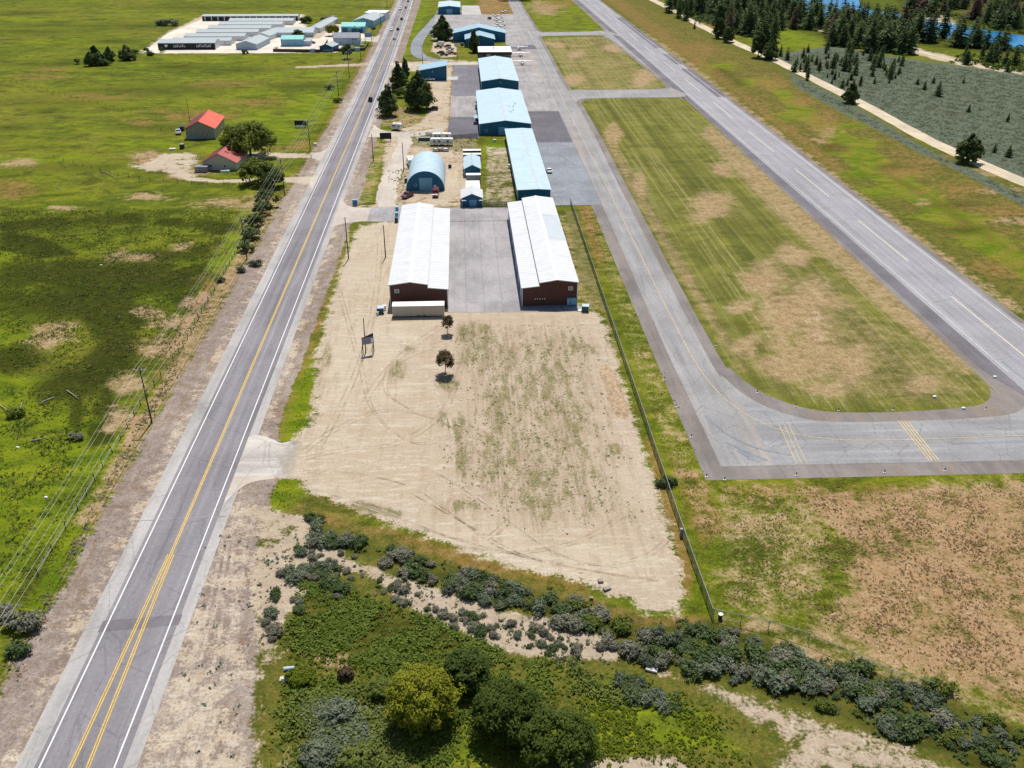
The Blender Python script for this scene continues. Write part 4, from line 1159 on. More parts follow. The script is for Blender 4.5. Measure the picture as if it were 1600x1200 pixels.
e = gable("hangar", "mid-sized light blue hangar between the white-topped brown office and the large hangar", "hangar", 10.6, 30.0, 480.0, 552.0, 5.2, 6.6, M['roof_blue'], M['wall_blue'])
win(e, 0.2, 0, 4.3, 0.8, 0.6)
side_doors(e, -9.7, [14, 40], 3, 3, M['trim_white'], -1)
e = gable("hangar", "wide low blue hangar with a gabled front porch by the tie-down apron", "hangar", -5.0, 31.6, 656.0, 676.0, 5.6, 9.4, M['roof_blue2'], M['wall_blue'])
MB().extrude([(-9.6, 0), (9.6, 0), (9.6, 5.0), (0, 7.4), (-9.6, 5.0)], -24.0, -0.01).build('porch_wall', M['wall_blue'], e)
a = MB()
slab(a, (-10.3, 4.83), (0, 7.41), -24.6, 0.2, 0.2)
slab(a, (0, 7.41), (10.3, 4.83), -24.6, 0.2, 0.2)
a.build('porch_roof', M['roof_blue2'], e)
for xx in (-14.5, 14.5):
    MB().box(xx - 0.2, xx + 0.2, -0.2, -0.01, 4.6, 4.9).build('wall_lamp', M['white'], e)
e = gable("hangar", "farthest blue hangar with pale roof at the top of the flight line", "hangar", -18.0, 0.6, 814.0, 856.0, 5.6, 6.6, M['roof_blue'], M['wall_blue'])
big_door(e, 0, 0, 5, 4.2, M['wall_sky'])
for xx in (-10.2, 10.0):
    MB().box(xx - 0.7, xx + 0.7, -1.2, 0.9, 0, 2.4).build('side_box', M['white'], e)
# office with flat white roof
e = thing("airport_office", "brown airport office with flat white roof and dark fascia beside parked planes", "office", (21.7, 585.0, 0))
MB().box(-10.0, 10.0, 0, 20.5, 0, 2.5).build('wall', M['wall_grey'], e)
MB().box(-10.4, 10.4, -1.6, 21.0, 2.5, 4.1).build('fascia', M['wall_brown'], e)
MB().box(-10.6, 10.6, -1.8, 21.2, 4.1, 4.25).build('roof', M['white'], e)
for xx in (-3.2, 1.2, 4.4, 7.6):
    win(e, xx, 0, 0.9, 1.8, 1.2)
MB().box(-7.6, -6.4, -0.08, -0.004, 0, 2.2).build('door', M['glass'], e)
MB().box(-1.2, -0.2, 12, 13, 4.25, 4.9).build('roof_unit', M['grey'], e)
# monopitch blue building by the pines
e = thing("workshop", "blue workshop with a slanted single-pitch roof beside the dark pines", "workshop", (-15.5, 513.5, 0))
MB().extrude([(-7.4, 0), (7.4, 0), (7.4, 7.6), (-7.4, 5.1)], 0, 17).build('wall', M['wall_blue'], e)
a = MB()
slab(a, (-7.9, 5.03), (7.9, 7.70), -0.5, 17.5, 0.25)
a.build('roof', M['roof_blue2'], e)
MB().box(-0.5, 0.0, -0.12, -0.01, 4.2, 4.7).build('wall_lamp', M['white'], e)
poly_sheet("concrete_pad", [(-7.6, 514), (-2.0, 514), (-1.6, 524), (-7.6, 524)], 0.036, M['concrete'])
side_doors(e, 7.4, [6.0], 5.0, 4.5, M['trim_white'])

# ---- quonset hut
e = thing("quonset_hut", "round-topped pale blue metal quonset hut with a blue front and square door", "shed", (-13.4, 305.2, 0))
n = 26
R0, hgt0, yl = 6.8, 7.0, 27.0
arc = [(R0 * math.cos(PI * k / n), hgt0 * max(0.0, math.sin(PI * k / n)) ** 0.92) for k in range(n + 1)]
a = MB()
v0 = [(x, 0.05, z) for x, z in arc] + [(x, yl, z) for x, z in arc]
a.quad_faces(v0, [(i, i + 1, n + 2 + i, n + 1 + i) for i in range(n)])
v1 = [(x * 0.985, 0.05, z * 0.985) for x, z in arc] + [(x * 0.985, yl, z * 0.985) for x, z in arc]
a.quad_faces(v1, [(i, n + 1 + i, n + 2 + i, i + 1) for i in range(n)])
o = len(a.v)
a.quad_faces([(x, 0.05, z) for x, z in arc] + [(x * 0.985, 0.05, z * 0.985) for x, z in arc], [(i, i + 1, n + 2 + i, n + 1 + i) for i in range(n)])
a.build('roof', M['roof_blue'], e, smooth=False)
MB().quad_faces([(x * 0.982, 0.12, z * 0.982) for x, z in arc], [tuple(range(n + 1))]).build('front_wall', M['wall_blue'], e)
MB().quad_faces([(x * 0.982, yl - 0.1, z * 0.982) for x, z in arc], [tuple(range(n, -1, -1))]).build('rear_wall', M['wall_blue'], e)
big_door(e, 0.2, 0.12, 4.6, 4.6, M['wall_sky'])
MB().box(3.0, 3.9, 0.03, 0.11, 0.05, 2.1).build('side_door', M['trim_white'], e)
win(e, -3.3, 0.12, 1.6, 0.7, 1.0)

# ---- sheds in a row beside the quonset
e = gable("shed", "blue shed with white gabled roof and white porch wings, nearest to the paved yard", "shed", -0.7, 6.1, 287.0, 296.0, 2.9, 4.3, M['roof_white'], M['wall_blue'], over=0.35)
MB().box(-3.4, -1.9, -1.2, -0.01, 2.3, 2.42).build('awning', M['white'], e)
MB().box(2.3, 3.4, -1.2, -0.01, 2.3, 2.42).build('awning', M['white'], e)
big_door(e, 0.3, 0, 2.4, 2.3, M['trim_blue'])
e = thing("storage_container", "short white-topped container right behind the white-roofed blue shed", "container", (3.2, 297.5, 0))
MB().box(-2.4, 2.4, 0, 10.5, 0.1, 2.6).build('body', M['offwhite'], e)
MB().box(-2.42, 2.42, -0.03, 10.53, 2.6, 2.68).build('roof', M['white'], e)
e = thing("storage_container", "dark-sided container with a white top edge below the pale blue gabled shed", "container", (3.6, 315.0, 0))
MB().box(-2.6, 2.6, 0, 2.5, 0.1, 2.6).build('body', M['grey'], e)
MB().box(-2.65, 2.65, -0.03, 2.55, 2.6, 2.7).build('roof', M['white'], e)
e = gable("shed", "blue shed with mottled pale blue gabled roof in the middle of the shed row", "shed", 0.4, 6.3, 322.0, 338.0, 3.0, 4.4, M['roof_blue'], M['wall_blue'], over=0.3)
for k, (yy, mt, lb) in enumerate(((343.0, 'wall_grey', "pinkish grey container second from the far end of the shed row"), (349.0, 'grey', "white-topped container at the far end of the shed row"))):
    e = thing("storage_container", lb, "container", (3.6, yy, 0))
    MB().box(-3.5, 3.5, 0, 2.5, 0.1, 2.7).build('body', M['dark'] if k else M['grey'], e)
    MB().box(-3.55, 3.55, -0.03, 2.55, 2.7, 2.78).build('roof', M['white'] if k else M['offwhite'], e)

# ---- farm
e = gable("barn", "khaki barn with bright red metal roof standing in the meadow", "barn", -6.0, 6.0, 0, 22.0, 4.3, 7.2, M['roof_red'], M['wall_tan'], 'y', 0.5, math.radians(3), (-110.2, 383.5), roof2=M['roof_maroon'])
win(e, 2.6, 0, 1.2, 1.0, 1.0)
big_door(e, -3.2, 0, 3.0, 0.9, M['wall_sky'], 'pallet_stack')
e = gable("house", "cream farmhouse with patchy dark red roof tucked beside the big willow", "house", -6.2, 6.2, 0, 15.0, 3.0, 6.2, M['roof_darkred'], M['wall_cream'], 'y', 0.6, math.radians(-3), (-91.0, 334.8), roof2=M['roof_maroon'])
win(e, 1.8, 0, 1.0, 1.0, 1.0)
win(e, -3.4, 0, 0.9, 0.9, 1.2)
MB().box(-8.6, -4.0, -3.2, -0.3, 0, 2.0).build('porch', M['wall_grey'], e)
MB().box(-8.8, -3.8, -3.4, -0.1, 2.0, 2.12).build('porch_roof', M['roof_dgrey'], e)
MB().box(1.2, 2.1, 8, 9, 4.8, 7.2).build('chimney', M['brown'], e)
for (ya, yb, xa, xb) in ((9.2, 13.5, 1.4, 4.6), (4.2, 5.6, 1.0, 2.4)):
    a = MB()
    slab(a, (xa, 6.2 - 3.2 * xa / 6.2 + 0.18), (xb, 6.2 - 3.2 * xb / 6.2 + 0.18), ya, yb, 0.02)
    a.build('roof_patch', M['roof_maroon'], e)

# ---- storage yard far left
def unit(label, x0, x1, y0, dep, h, rise, wall, roof, ndoor=0, door=None, rz=0.0):
    e = gable("storage_unit", label, "storage unit", x0, x1, y0, y0 + dep, h, h + rise, roof, wall, 'x', 0.2)
    cx = (x0 + x1) / 2
    for k in range(ndoor):
        w = (x1 - x0) / ndoor
        big_door(e, x0 - cx + w * (k + 0.5), 0, w * 0.8, h * 0.72, door or M['trim_white'])
    return e
e = unit("black-fronted storage building with white lettering facing the meadow", -198.0, -161.2, 626.4, 14, 4.0, 1.4, M['wall_white'], M['roof_grey'])
MB().box(-18.5, 18.5, -0.12, -0.004, 0.0, 3.95).build('front_panel', M['black_wall'], e)
a = MB()     # white emblem and two rows of lettering, too small to read in the photograph
hp = [(0, -0.9), (0.9, 0.1), (0.95, 0.6), (0.5, 0.9), (0, 0.55), (-0.5, 0.9), (-0.95, 0.6), (-0.9, 0.1)]
a.extrude([(-13.2 + u * 1.1, 2.3 + z * 1.1) for u, z in hp], -0.2, -0.13)
a.build('emblem', M['white'], e)
for (xs, nn) in ((-8.4, 7), (6.3, 9)):
    a = MB()
    for k in range(nn):
        x = xs + k * 1.12
        h1 = 2.7 + 0.25 * ((k * 7) % 3) / 2
        a.box(x, x + 0.26, -0.2, -0.13, 1.5, h1 + 0.3)
        a.box(x + 0.26, x + 0.8, -0.2, -0.13, (1.5, 2.0, h1)[k % 3], (1.8, 2.35, h1 + 0.3)[k % 3])
        if k % 2:
            a.box(x + 0.62, x + 0.84, -0.2, -0.13, 1.8 if k % 3 == 0 else 1.5, 2.0)
    a.build('lettering', M['white'], e)
ORD = ["second", "third", "fourth", "fifth", "sixth", "seventh"]
for k in range(6):
    x0 = -194.6 + k * 3.0
    x1 = -155.0 + k * 5.0
    unit("long grey-roofed storage row, %s row up from the black-fronted building" % ORD[k], x0, x1, 644 + k * 21.0, 13, 2.9, 1.2, M['wall_white'], M['roof_grey'], 10)
e = unit("longest storage row across the back of the yard, open dark bays along its front", -206, -130, 773.5, 10, 3.6, 0.8, M['wall_white'], M['roof_grey'])
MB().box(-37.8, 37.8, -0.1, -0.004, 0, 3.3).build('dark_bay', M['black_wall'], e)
for k in range(15):
    xx = -36 + k * 5.1
    MB().box(xx, xx + 0.7, -0.35, -0.11, 0, 3.3).build('bay_post', M['wall_white'], e)
for xx, mt in ((12.5, 'white'), (22, 'brown'), (27.5, 'offwhite')):
    MB().box(xx, xx + 3, -0.3, -0.11, 0, 2.4).build('parked_box', M[mt], e)
e = gable("storage_unit", "pale blue gable-fronted storage building alone on the gravel yard", "storage unit", -6.9, 6.9, 0, 30, 3.4, 5.4, M['roof_grey'], M['wall_pblue'], 'y', 0.3, math.radians(-6), (-140.5, 624.6))
e = gable("storage_unit", "small grey storage building with angled roof behind the pale blue gable", "storage unit", -6, 6, 0, 30, 2.8, 4.6, M['roof_grey'], M['wall_white'], 'y', 0.2, math.radians(-10), (-139.0, 668.0))
e = unit("wide pale storage row with shaded doors behind the turquoise-roofed shop", -132, -105, 682.0, 20, 3.0, 2.2, M['wall_white'], M['roof_grey'], 8, M['wall_pblue'])
e = gable("storage_unit", "narrow grey storage row running toward the open-bay building", "storage unit", -4.5, 4.5, 0, 60, 2.9, 4.0, M['roof_grey'], M['wall_white'], 'y', 0.2, math.radians(-6), (-107.5, 705.0))
side_doors(e, 4.5, [6 + 6 * k for k in range(9)], 4.5, 2.3, M['trim_white'])
# shop, workshops and the house on the corner
e = unit("sky blue shop with turquoise roof and a small white annex in the fenced yard", -120.4, -105.6, 638.5, 13, 4.4, 1.7, M['wall_sky'], M['roof_teal'])
win(e, 1.5, 0, 1.6, 1.8, 0.9)
win(e, -4.5, 0, 1.4, 1.2, 0.9)
MB().box(7.45, 12.0, 1.0, 10.0, 0, 3.0).build('annex', M['wall_pblue'], e)
MB().box(7.42, 12.2, 0.8, 10.2, 3.0, 3.2).build('annex_roof', M['roof_grey'], e)
e = unit("turquoise-roofed workshop with dark front openings at the roadside yard", -87.6, -70.0, 703.0, 16, 4.3, 1.9, M['wall_sky'], M['roof_teal'])
for xx in (-6, 0.8, 5.2):
    MB().box(xx - 1.9, xx + 1.9, -0.1, -0.004, 0, 3.4).build('door', M['wall_blue'], e)
MB().extrude([(-3, 3.4), (6, 3.4), (1.5, 5.0)], -2.2, -0.02).build('porch_gable', M['roof_teal'], e)
e = gable("workshop", "green-grey workshop with stepped white roof end behind the turquoise workshop", "workshop", -8, 8, 0, 40, 4.5, 6.5, M['roof_grey'], M['wall_sky'], 'y', 0.3, math.radians(-8), (-74.0, 735.0))
MB().box(-8.2, 8.2, 40.4, 58, 0, 5.6).build('rear_wing', M['wall_white'], e)
MB().box(-8.5, 8.5, 40.3, 58.3, 5.6, 5.8).build('rear_roof', M['white'], e)
e = unit("grey-roofed two-storey house beside the highway at the corner yard", -86.0, -68.5, 643.0, 12, 4.6, 2.6, M['wall_pblue'], M['roof_dgrey'])
for (xx, zz) in ((4.4, 3.0), (6.0, 3.0), (4.4, 0.9), (-4.0, 1.0)):
    win(e, xx, 0, zz, 1.1, 1.1)
e = gable("shed", "dark blue garden shed with pale gabled roof in the corner yard", "shed", -4.3, 4.3, 0, 12, 3.2, 4.8, M['roof_grey'], M['wall_blue'], 'y', 0.3, math.radians(-14), (-87.4, 614.5))
a = MB()
a.box(-3.6, 3.6, -0.1, -0.004, 0.3, 1.6)
a.build('lattice_skirt', M['grey'], e)

# ================================================================== VEGETATION
def foliage(name, dark, light, rough=0.85, trans=0.35):
    t = NT(name)
    a = t.attr("tint")
    oi = t.n("ObjectInfo").outputs['Random']
    k = t.math('ADD', t.math('MULTIPLY', a, 0.8), t.math('MULTIPLY', oi, 0.3))
    c = t.mix(t.rng(k, 0.1, 0.95, 0, 1, False), dark, light)
    n = t.noise(t.coord(), 1.4, 3)
    c = t.mix(t.math('MULTIPLY', t.rng(n, 0.45, 0.7), 0.35), c, sc(dark, 0.6))
    d = t.n("BsdfPrincipled")
    t.link(c, d.inputs['Base Color'])
    d.inputs['Roughness'].default_value = rough
    d.inputs['Specular IOR Level'].default_value = 0.1
    tr = t.n("BsdfTranslucent")
    t.link(t.mix(1.0, c, (1.0, 1.0, 0.55), 'MULTIPLY'), tr.inputs['Color'])
    mx = t.n("MixShader")
    mx.inputs[0].default_value = trans
    t.link(d.outputs[0], mx.inputs[1])
    t.link(tr.outputs[0], mx.inputs[2])
    t.link(mx.outputs[0], t.out.inputs[0])
    return t.m

F = {
    'pine': foliage("dark_pine_needles", (0.048, 0.082, 0.036), (0.165, 0.215, 0.092)),
    'pine_y': foliage("young_pine_needles", (0.047, 0.078, 0.028), (0.111, 0.143, 0.058)),
    'pine_dead': foliage("dead_pine_needles", (0.110, 0.072, 0.058), (0.210, 0.150, 0.125)),
    'tree': foliage("dark_tree_leaves", (0.040, 0.068, 0.024), (0.140, 0.180, 0.062)),
    'shrub': foliage("dark_shrub_leaves", (0.030, 0.054, 0.009), (0.110, 0.145, 0.026)),
    'willow': foliage("willow_leaves", (0.110, 0.150, 0.030), (0.290, 0.320, 0.080), 0.85, 0.5),
    'under': foliage("leafy_undergrowth", (0.062, 0.104, 0.014), (0.190, 0.245, 0.044)),
    'yellow': foliage("yellow_green_leaves", (0.085, 0.110, 0.012), (0.340, 0.340, 0.032), 0.85, 0.4),
    'green': foliage("dark_green_leaves", (0.030, 0.056, 0.012), (0.115, 0.155, 0.034)),
    'fresh': foliage("fresh_green_leaves", (0.085, 0.120, 0.020), (0.220, 0.255, 0.060), 0.85, 0.4),
    'maple': foliage("red_brown_leaves", (0.075, 0.070, 0.034), (0.210, 0.135, 0.080), 0.85, 0.4),
    'sage': foliage("sage_green_leaves", (0.085, 0.115, 0.068), (0.240, 0.275, 0.185)),
    'sagep': foliage("grey_twiggy_leaves", (0.140, 0.140, 0.100), (0.290, 0.285, 0.215)),
    'dgreen': foliage("dark_sage_leaves", (0.045, 0.080, 0.026), (0.160, 0.210, 0.084)),
    'straw': foliage("straw_blades", (0.192, 0.126, 0.060), (0.360, 0.270, 0.150)),
    'rusty': foliage("rusty_weed_blades", (0.200, 0.120, 0.055), (0.340, 0.215, 0.105)),
    'grass': foliage("grass_blades", (0.075, 0.115, 0.008), (0.190, 0.220, 0.022)),
}

def leaf_mesh(name, cen, nrm, size, tint, mat, aspect=1.6):
    """one diamond leaf clump per row; returns a mesh with a per-face tint"""
    n = len(cen)
    cen = np.asarray(cen, float)
    nrm = np.asarray(nrm, float)
    nrm /= np.linalg.norm(nrm, axis=1, keepdims=True) + 1e-9
    rv = rng.normal(size=(n, 3))
    a = np.cross(nrm, rv)
    a /= np.linalg.norm(a, axis=1, keepdims=True) + 1e-9
    b = np.cross(nrm, a)
    s = np.asarray(size, float).reshape(-1, 1) * np.ones((n, 1))
    V = np.stack([cen + a * s * aspect * 0.6, cen + b * s * 0.6, cen - a * s * aspect * 0.6, cen - b * s * 0.6], 1).reshape(-1, 3)
    return quads_mesh(name, V, tint, mat)

def quads_mesh(name, V, tint, mat):
    n = len(V) // 4
    me = bpy.data.meshes.new(name)
    me.vertices.add(4 * n)
    me.vertices.foreach_set("co", np.asarray(V, np.float32).ravel())
    me.loops.add(4 * n)
    me.loops.foreach_set("vertex_index", np.arange(4 * n, dtype=np.int32))
    me.polygons.add(n)
    me.polygons.foreach_set("loop_start", np.arange(0, 4 * n, 4, dtype=np.int32))
    me.update(calc_edges=True)
    at = me.attributes.new("tint", 'FLOAT', 'FACE')
    at.data.foreach_set("value", np.asarray(tint, np.float32))
    me.materials.append(mat)
    return me

def crown(rx, ry, rz, zc, nl, lr, per, size, cut=-0.7, jag=0.25):
    """leaf clumps on many small lobes spread through an ellipsoid"""
    C, N, T, S = [], [], [], []
    for _ in range(nl):
        d = rng.normal(size=3)
        d /= np.linalg.norm(d)
        if d[2] < cut:
            d[2] = -d[2]
        r = rng.uniform(0.45, 1.0) ** 0.6 * (1 + rng.uniform(-jag, jag) * 0.5)
        c = np.array([d[0] * rx * r, d[1] * ry * r, zc + d[2] * rz * r])
        L = lr * rng.uniform(0.6, 1.3)
        tl = rng.uniform(0, 1)
        q = rng.normal(size=(per, 3))
        q /= np.linalg.norm(q, axis=1, keepdims=True)
        rad = L * rng.uniform(0.5, 1.05, (per, 1))
        p = c + q * rad * np.array([1, 1, 0.75])
        p[:, 2] = np.maximum(p[:, 2], 0.05)
        C.append(p)
        N.append(q * 0.7 + d * 0.45 + np.array([0, 0, 0.85]) + rng.normal(size=(per, 3)) * 0.35)
        T.append(np.clip(tl * 0.55 + rng.uniform(0, 0.45, per), 0, 1))
        S.append(size * rng.uniform(0.7, 1.35, per))
    return np.vstack(C), np.vstack(N), np.concatenate(S), np.concatenate(T)

def trunk_mb(h, r, lean=0.0, limbs=0, spread=1.0, base=0.35):
    a = MB()
    pts = [(lean * t * h, 0.04 * h * math.sin(3 * t), h * t) for t in (0, 0.25, 0.5, 0.75, 1)]
    a.tube(pts, [r, r * 0.8, r * 0.62, r * 0.42, r * 0.15], 7)
    for k in range(limbs):
        t = base + (0.95 - base) * k / max(1, limbs)
        an = k * 2.4
        p0 = Vector((lean * t * h, 0, h * t))
        L = spread * (1.1 - 0.5 * t)
        p1 = p0 + Vector((math.cos(an) * L * 0.5, math.sin(an) * L * 0.5, L * 0.35))
        p2 = p0 + Vector((math.cos(an) * L, math.sin(an) * L, L * 0.55))
        a.tube([p0, p1, p2], [r * 0.4, r * 0.25, r * 0.08], 5)
    return a

M['bark'] = paint("brown_bark", (0.09, 0.06, 0.045), 0.95, 0.3, 3)
M['bark_grey'] = paint("grey_bark", (0.16, 0.13, 0.11), 0.95, 0.3, 3)

def pine_mesh(name, H, R, mat, ntier=16, base=0.1, seed=0, full=1.0):
    r_ = np.random.default_rng(seed)
    C, N, S, T = [], [], [], []
    for i in range(ntier):
        t = (i + r_.uniform(-0.3, 0.3)) / ntier
        t = min(max(t, 0), 0.985)
        z = H * (base + (1 - base) * t)
        rr = R * (1 - t) ** 0.62 * min(1.0, 0.55 + 3.0 * t) * r_.uniform(0.75, 1.15) + 0.12
        nb = max(4, int((11 - 6 * t) * full))
        a0 = r_.uniform(0, 6)
        for k in range(nb):
            if r_.uniform() < 0.10:
                continue
            an = a0 + 2 * PI * k / nb + r_.uniform(-0.25, 0.25)
            L = rr * r_.uniform(0.65, 1.15)
            tb = r_.uniform(0, 0.6)
            for f in (0.35, 0.68, 1.0):
                d = np.array([math.cos(an), math.sin(an)])
                C.append((d[0] * L * f, d[1] * L * f, z - 0.22 * L * f + r_.uniform(-0.1, 0.1)))
                N.append((d[0] * 0.6 + r_.normal() * 0.35, d[1] * 0.6 + r_.normal() * 0.35, 0.75))
                S.append((0.60 - 0.16 * f) * (0.5 + rr * 0.36) * r_.uniform(0.8, 1.3))
                T.append(min(1, tb + r_.uniform(0, 0.4)))
    C.append((0, 0, H * 0.995)); N.append((1, 0, 0.1)); S.append(0.3); T.append(0.5)
    return leaf_mesh(name, C, N, S, T, mat, 1.7)

def mesh_obj(name, me, parent=None):
    o = bpy.data.objects.new(name, me)
    col.objects.link(o)
    o.parent = parent
    return o

# ---------------------------------------------------------------- conifers
PINES = []
for i in range(5):
    H = 20.0
    t = trunk_mb(H * 0.95, 0.28)
    tm = t.build('trunk', M['bark'])
    bpy.data.objects.remove(tm)
    tme = bpy.data.meshes['trunk'] if i == 0 else [m_ for m_ in bpy.data.meshes if m_.name.startswith('trunk')][-1]
    PINES.append((tme, [pine_mesh("needles", H, (4.6, 5.2, 4.0, 4.8, 5.6)[i], F[k], 19, (0.05, 0.03, 0.06, 0.04, 0.02)[i], 40 + i, 1.25) for k in ('pine', 'pine_y', 'pine_dead')]))

def plant_pine(x, y, H, wide, kind, label, name='conifer', cat='tree', group=None):
    i = random.randrange(5)
    e = thing(name, label, cat, (x, y, 0), random.uniform(0, 6.28), group)
    s = H / 20.0
    e.scale = (s * wide, s * wide, s)
    tm = mesh_obj('trunk', PINES[i][0], e)
    cm = mesh_obj('crown', PINES[i][1][kind], e)
    return e

def size_word(H):
    return "tall" if H > 18.5 else ("medium" if H > 13 else "short")

EXPL = [  # front-row conifers, measured one by one (x, y of the foot in the photograph, height, width factor, label)
    ((1085, 45), 6.5, 0.9, 0, "small solitary conical fir on the meadow side of the sandy road"),
    ((1071, 32), 16, 1.1, 0, "dark pine closest to the sandy road in the left end of the woods"),
    ((1060, 28), 19, 1.0, 0, "tall pine in the left end of the woods beside the sandy road"),
    ((1045, 20), 18, 1.1, 0, "leftmost pine of the woods at the top of the picture"),
    ((1139, 52), 20, 1.0, 2, "reddish dead conifer standing out among green pines"),
    ((1208, 66), 20, 1.0, 0, "upright pine at the right edge of the left woods above the green clearing"),
]
for (px, py), H, w, k, lab in EXPL:
    x, y = P(px, py)
    plant_pine(x, y, H, w, k, lab, group="pines by the sandy road")

river_poly = RIVER
ROAD_PINES = [(1510, 254, 11.0, 5.4, 'lone bushy pine on the lower edge of the sandy road, casting a shadow'), (1328, 161, 9.0, 4.2, 'small round pine at the lower edge of the sandy road beside the sage flat'), (1184, 90, 17.0, 5.6, 'broad dark pine at the bend where the sandy road meets the woods'),
              (1202, 93, 12.5, 5.6, 'low spreading pine on the road edge right of the broad dark pine'), (1137, 66, 12.0, 5.0, 'dark bushy pine overhanging the sandy road below the reddish dead tree'), (1123, 60, 14.0, 4.8, 'pine overhanging the sandy road left of its bushy twin, below the dead tree')]
W1 = PP([(1040, 6), (1095, 40), (1135, 40), (1150, 56), (1205, 68), (1208, 50), (1230, 44), (1290, 52), (1286, 34), (1236, 16), (1222, -4), (1036, -4)])
W2 = PP([(1292, 72), (1335, 78), (1420, 90), (1424, 72), (1470, 64), (1500, 74), (1560, 80), (1650, 92), (1650, 78), (1500, 64), (1440, 56), (1400, 50), (1340, 42), (1296, 34), (1280, 44)])
W3 = PP([(1412, 16), (1425, 28), (1470, 27), (1500, 32), (1560, 46), (1640, 60), (1640, -4), (1408, -4)])
W4 = PP([(1480, 98), (1540, 108), (1650, 124), (1650, 100), (1540, 88), (1490, 84)])
W5 = PP([(1215, 88), (1300, 76), (1430, 98), (1400, 132), (1320, 148), (1250, 122)])
W6 = PP([(1330, 150), (1450, 130), (1620, 160), (1600, 250), (1480, 215)])
def zone_label(zone, H, k, x, y):
    s = size_word(H)
    if k == 2:
        return {"w3": "%s grey-brown dying conifer beyond the river", "w1": "%s rusty dying conifer inside the left woods", "w2": "%s brownish conifer in the belt along the near river bank", "w4": "%s brownish conifer by the pale forest track"}[zone] % s
    d = {"w1": ("%s dark conifer deep in the left woods near the top edge", "%s dark conifer in the left woods near the sandy road"),
         "w2": ("%s dark conifer in the right part of the belt along the near river bank", "%s dark conifer in the left part of the belt along the near river bank"),
         "w3": ("%s conifer far back beyond the river", "%s conifer close to the far river bank"),
         "w4": ("%s conifer right of the pale forest track's bend", "%s conifer beside the pale forest track's bend")}[zone]
    sel = {"w1": y > 760, "w2": x > 300, "w3": y > 860, "w4": x > 330}[zone]
    return d[0 if sel else 1] % s
nP = 0
for zone, poly, n, hr, md in (("w1", W1, 106, (15, 24), 3.8), ("w2", W2, 108, (12, 22), 3.4), ("w3", W3, 62, (14, 22), 4.5), ("w4", W4, 14, (7, 13), 5.0)):
    for x, y in scatter(poly, n, md, [river_poly]):
        H = rng.uniform(*hr)
        p = rng.uniform()
        k = 0
        if p < (0.32 if zone == "w3" else 0.03):
            k = 2
        elif p < 0.10 and zone != "w3":
            k = 0
        plant_pine(x, y, H, rng.uniform(1.1, 1.75), k, zone_label(zone, H, k, x, y), group={"w1": "conifers of the left woods", "w2": "conifers along the near river bank", "w3": "conifers beyond the river", "w4": "conifers by the forest track"}[zone])
for i, (x, y) in enumerate(scatter(W5, 84, 3.4)):
    H = rng.uniform(2.5, 6.5) if i % 4 else rng.uniform(7, 10.5)
    lab = "%s young pine growing in the %s of the grey-green sage flat" % ("larger" if H > 7.5 else "small", "upper left" if x < 235 else "upper middle")
    plant_pine(x, y, H, rng.uniform(1.1, 1.5), 1 if H < 7 else 0, lab, 'young_pine', 'tree', "young pines on the sage flat")
for (px, py, H) in ((1465, 150, 8), (1444, 140, 5), (1458, 130, 4), (1433, 132, 4), (1513, 175, 4), (1574, 190, 4), (1575, 245, 5), (1553, 238, 4), (1505, 130, 3)):
    x, y = P(px, py)
    plant_pine(x, y, H, 1.4, 0 if H > 6 else 1, "taller dark pine alone in the middle of the sage flat" if H > 6 else "tiny scattered pine in the open sage of the flat", 'young_pine', 'tree', "young pines on the sage flat")

# ---------------------------------------------------------------- broadleaf trees
def tree(name, label, px, py, H, rx, ry, mat, nl=46, lr=None, per=46, size=0.42, trunk=0.22, tr=0.22, bark='bark', cut=-0.55, group=None, ground=None, cat='tree'):
    x, y = ground or P(px, py)
    e = thing(name, label, cat, (x, y, 0), 0, group)
    tb = trunk * H
    rz = (H - tb) / 2
    C, N, S, T = crown(rx, ry, rz, tb + rz, nl, lr or rx * 0.34, per, size, -1.0 if name == 'pine_tree' else cut)
    if name == 'pine_tree':      # conifers narrow toward the top
        f_ = np.clip(1.25 - 0.85 * C[:, 2] / H, 0.3, 1.1)
        C[:, 0] *= f_
        C[:, 1] *= f_
    mesh_obj('crown', leaf_mesh("leaves", C, N, S, T, mat, 1.5), e)
    trunk_mb(H * 0.8, tr, 0.02, 7, rx * 0.75).build('trunk', M[bark], e)
    return e

for px, py, H_, r_, lb in ROAD_PINES:
    tree("pine_tree", lb, px, py, H_, r_, r_ * 0.9, F['tree'], 80, r_ * 0.3, 44, 0.62, 0.03, 0.3, group="pines by the sandy road")
tree("willow_tree", "big light green willow between the red barn and the farmhouse", 392, 246, 13.8, 9.8, 9.0, F['willow'], 120, 2.2, 56, 0.55, 0.03, 0.5, cat='tree')
tree("willow_tree", "smaller green tree by the driveway below the big willow", 404, 287, 8.5, 6.6, 5.5, F['fresh'], 76, 1.6, 46, 0.46, 0.02, 0.25)
tree("bush", "dark bush at the foot of the utility pole by the farm driveway", 428, 292, 6.0, 4.6, 4.0, F['green'], 30, 1.6, 46, 0.45, 0.03, 0.15, cat='bush')
tree("bush", "dark shrub row below the driveway beside the utility pole", 418, 322, 5.0, 4.0, 3.4, F['green'], 26, 1.3, 40, 0.4, 0.03, 0.12, cat='bush')
for (px, py, h, r, lb) in ((410, 335, 4, 3.0, "green bush on the ditch bank just above the second pole"), (400, 352, 3.6, 2.8, "grey-green bush on the ditch bank left of the highway"), (392, 372, 3.2, 2.6, "grey bush touching the foot of the middle utility pole"), (386, 392, 2.6, 2.2, "low grey bush just below the middle utility pole")):
    tree("bush", lb, px, py, h, r, r, F['dgreen' if h < 3.5 else 'green'], 20, r * 0.42, 36, 0.36, 0.02, 0.1, cat='bush')
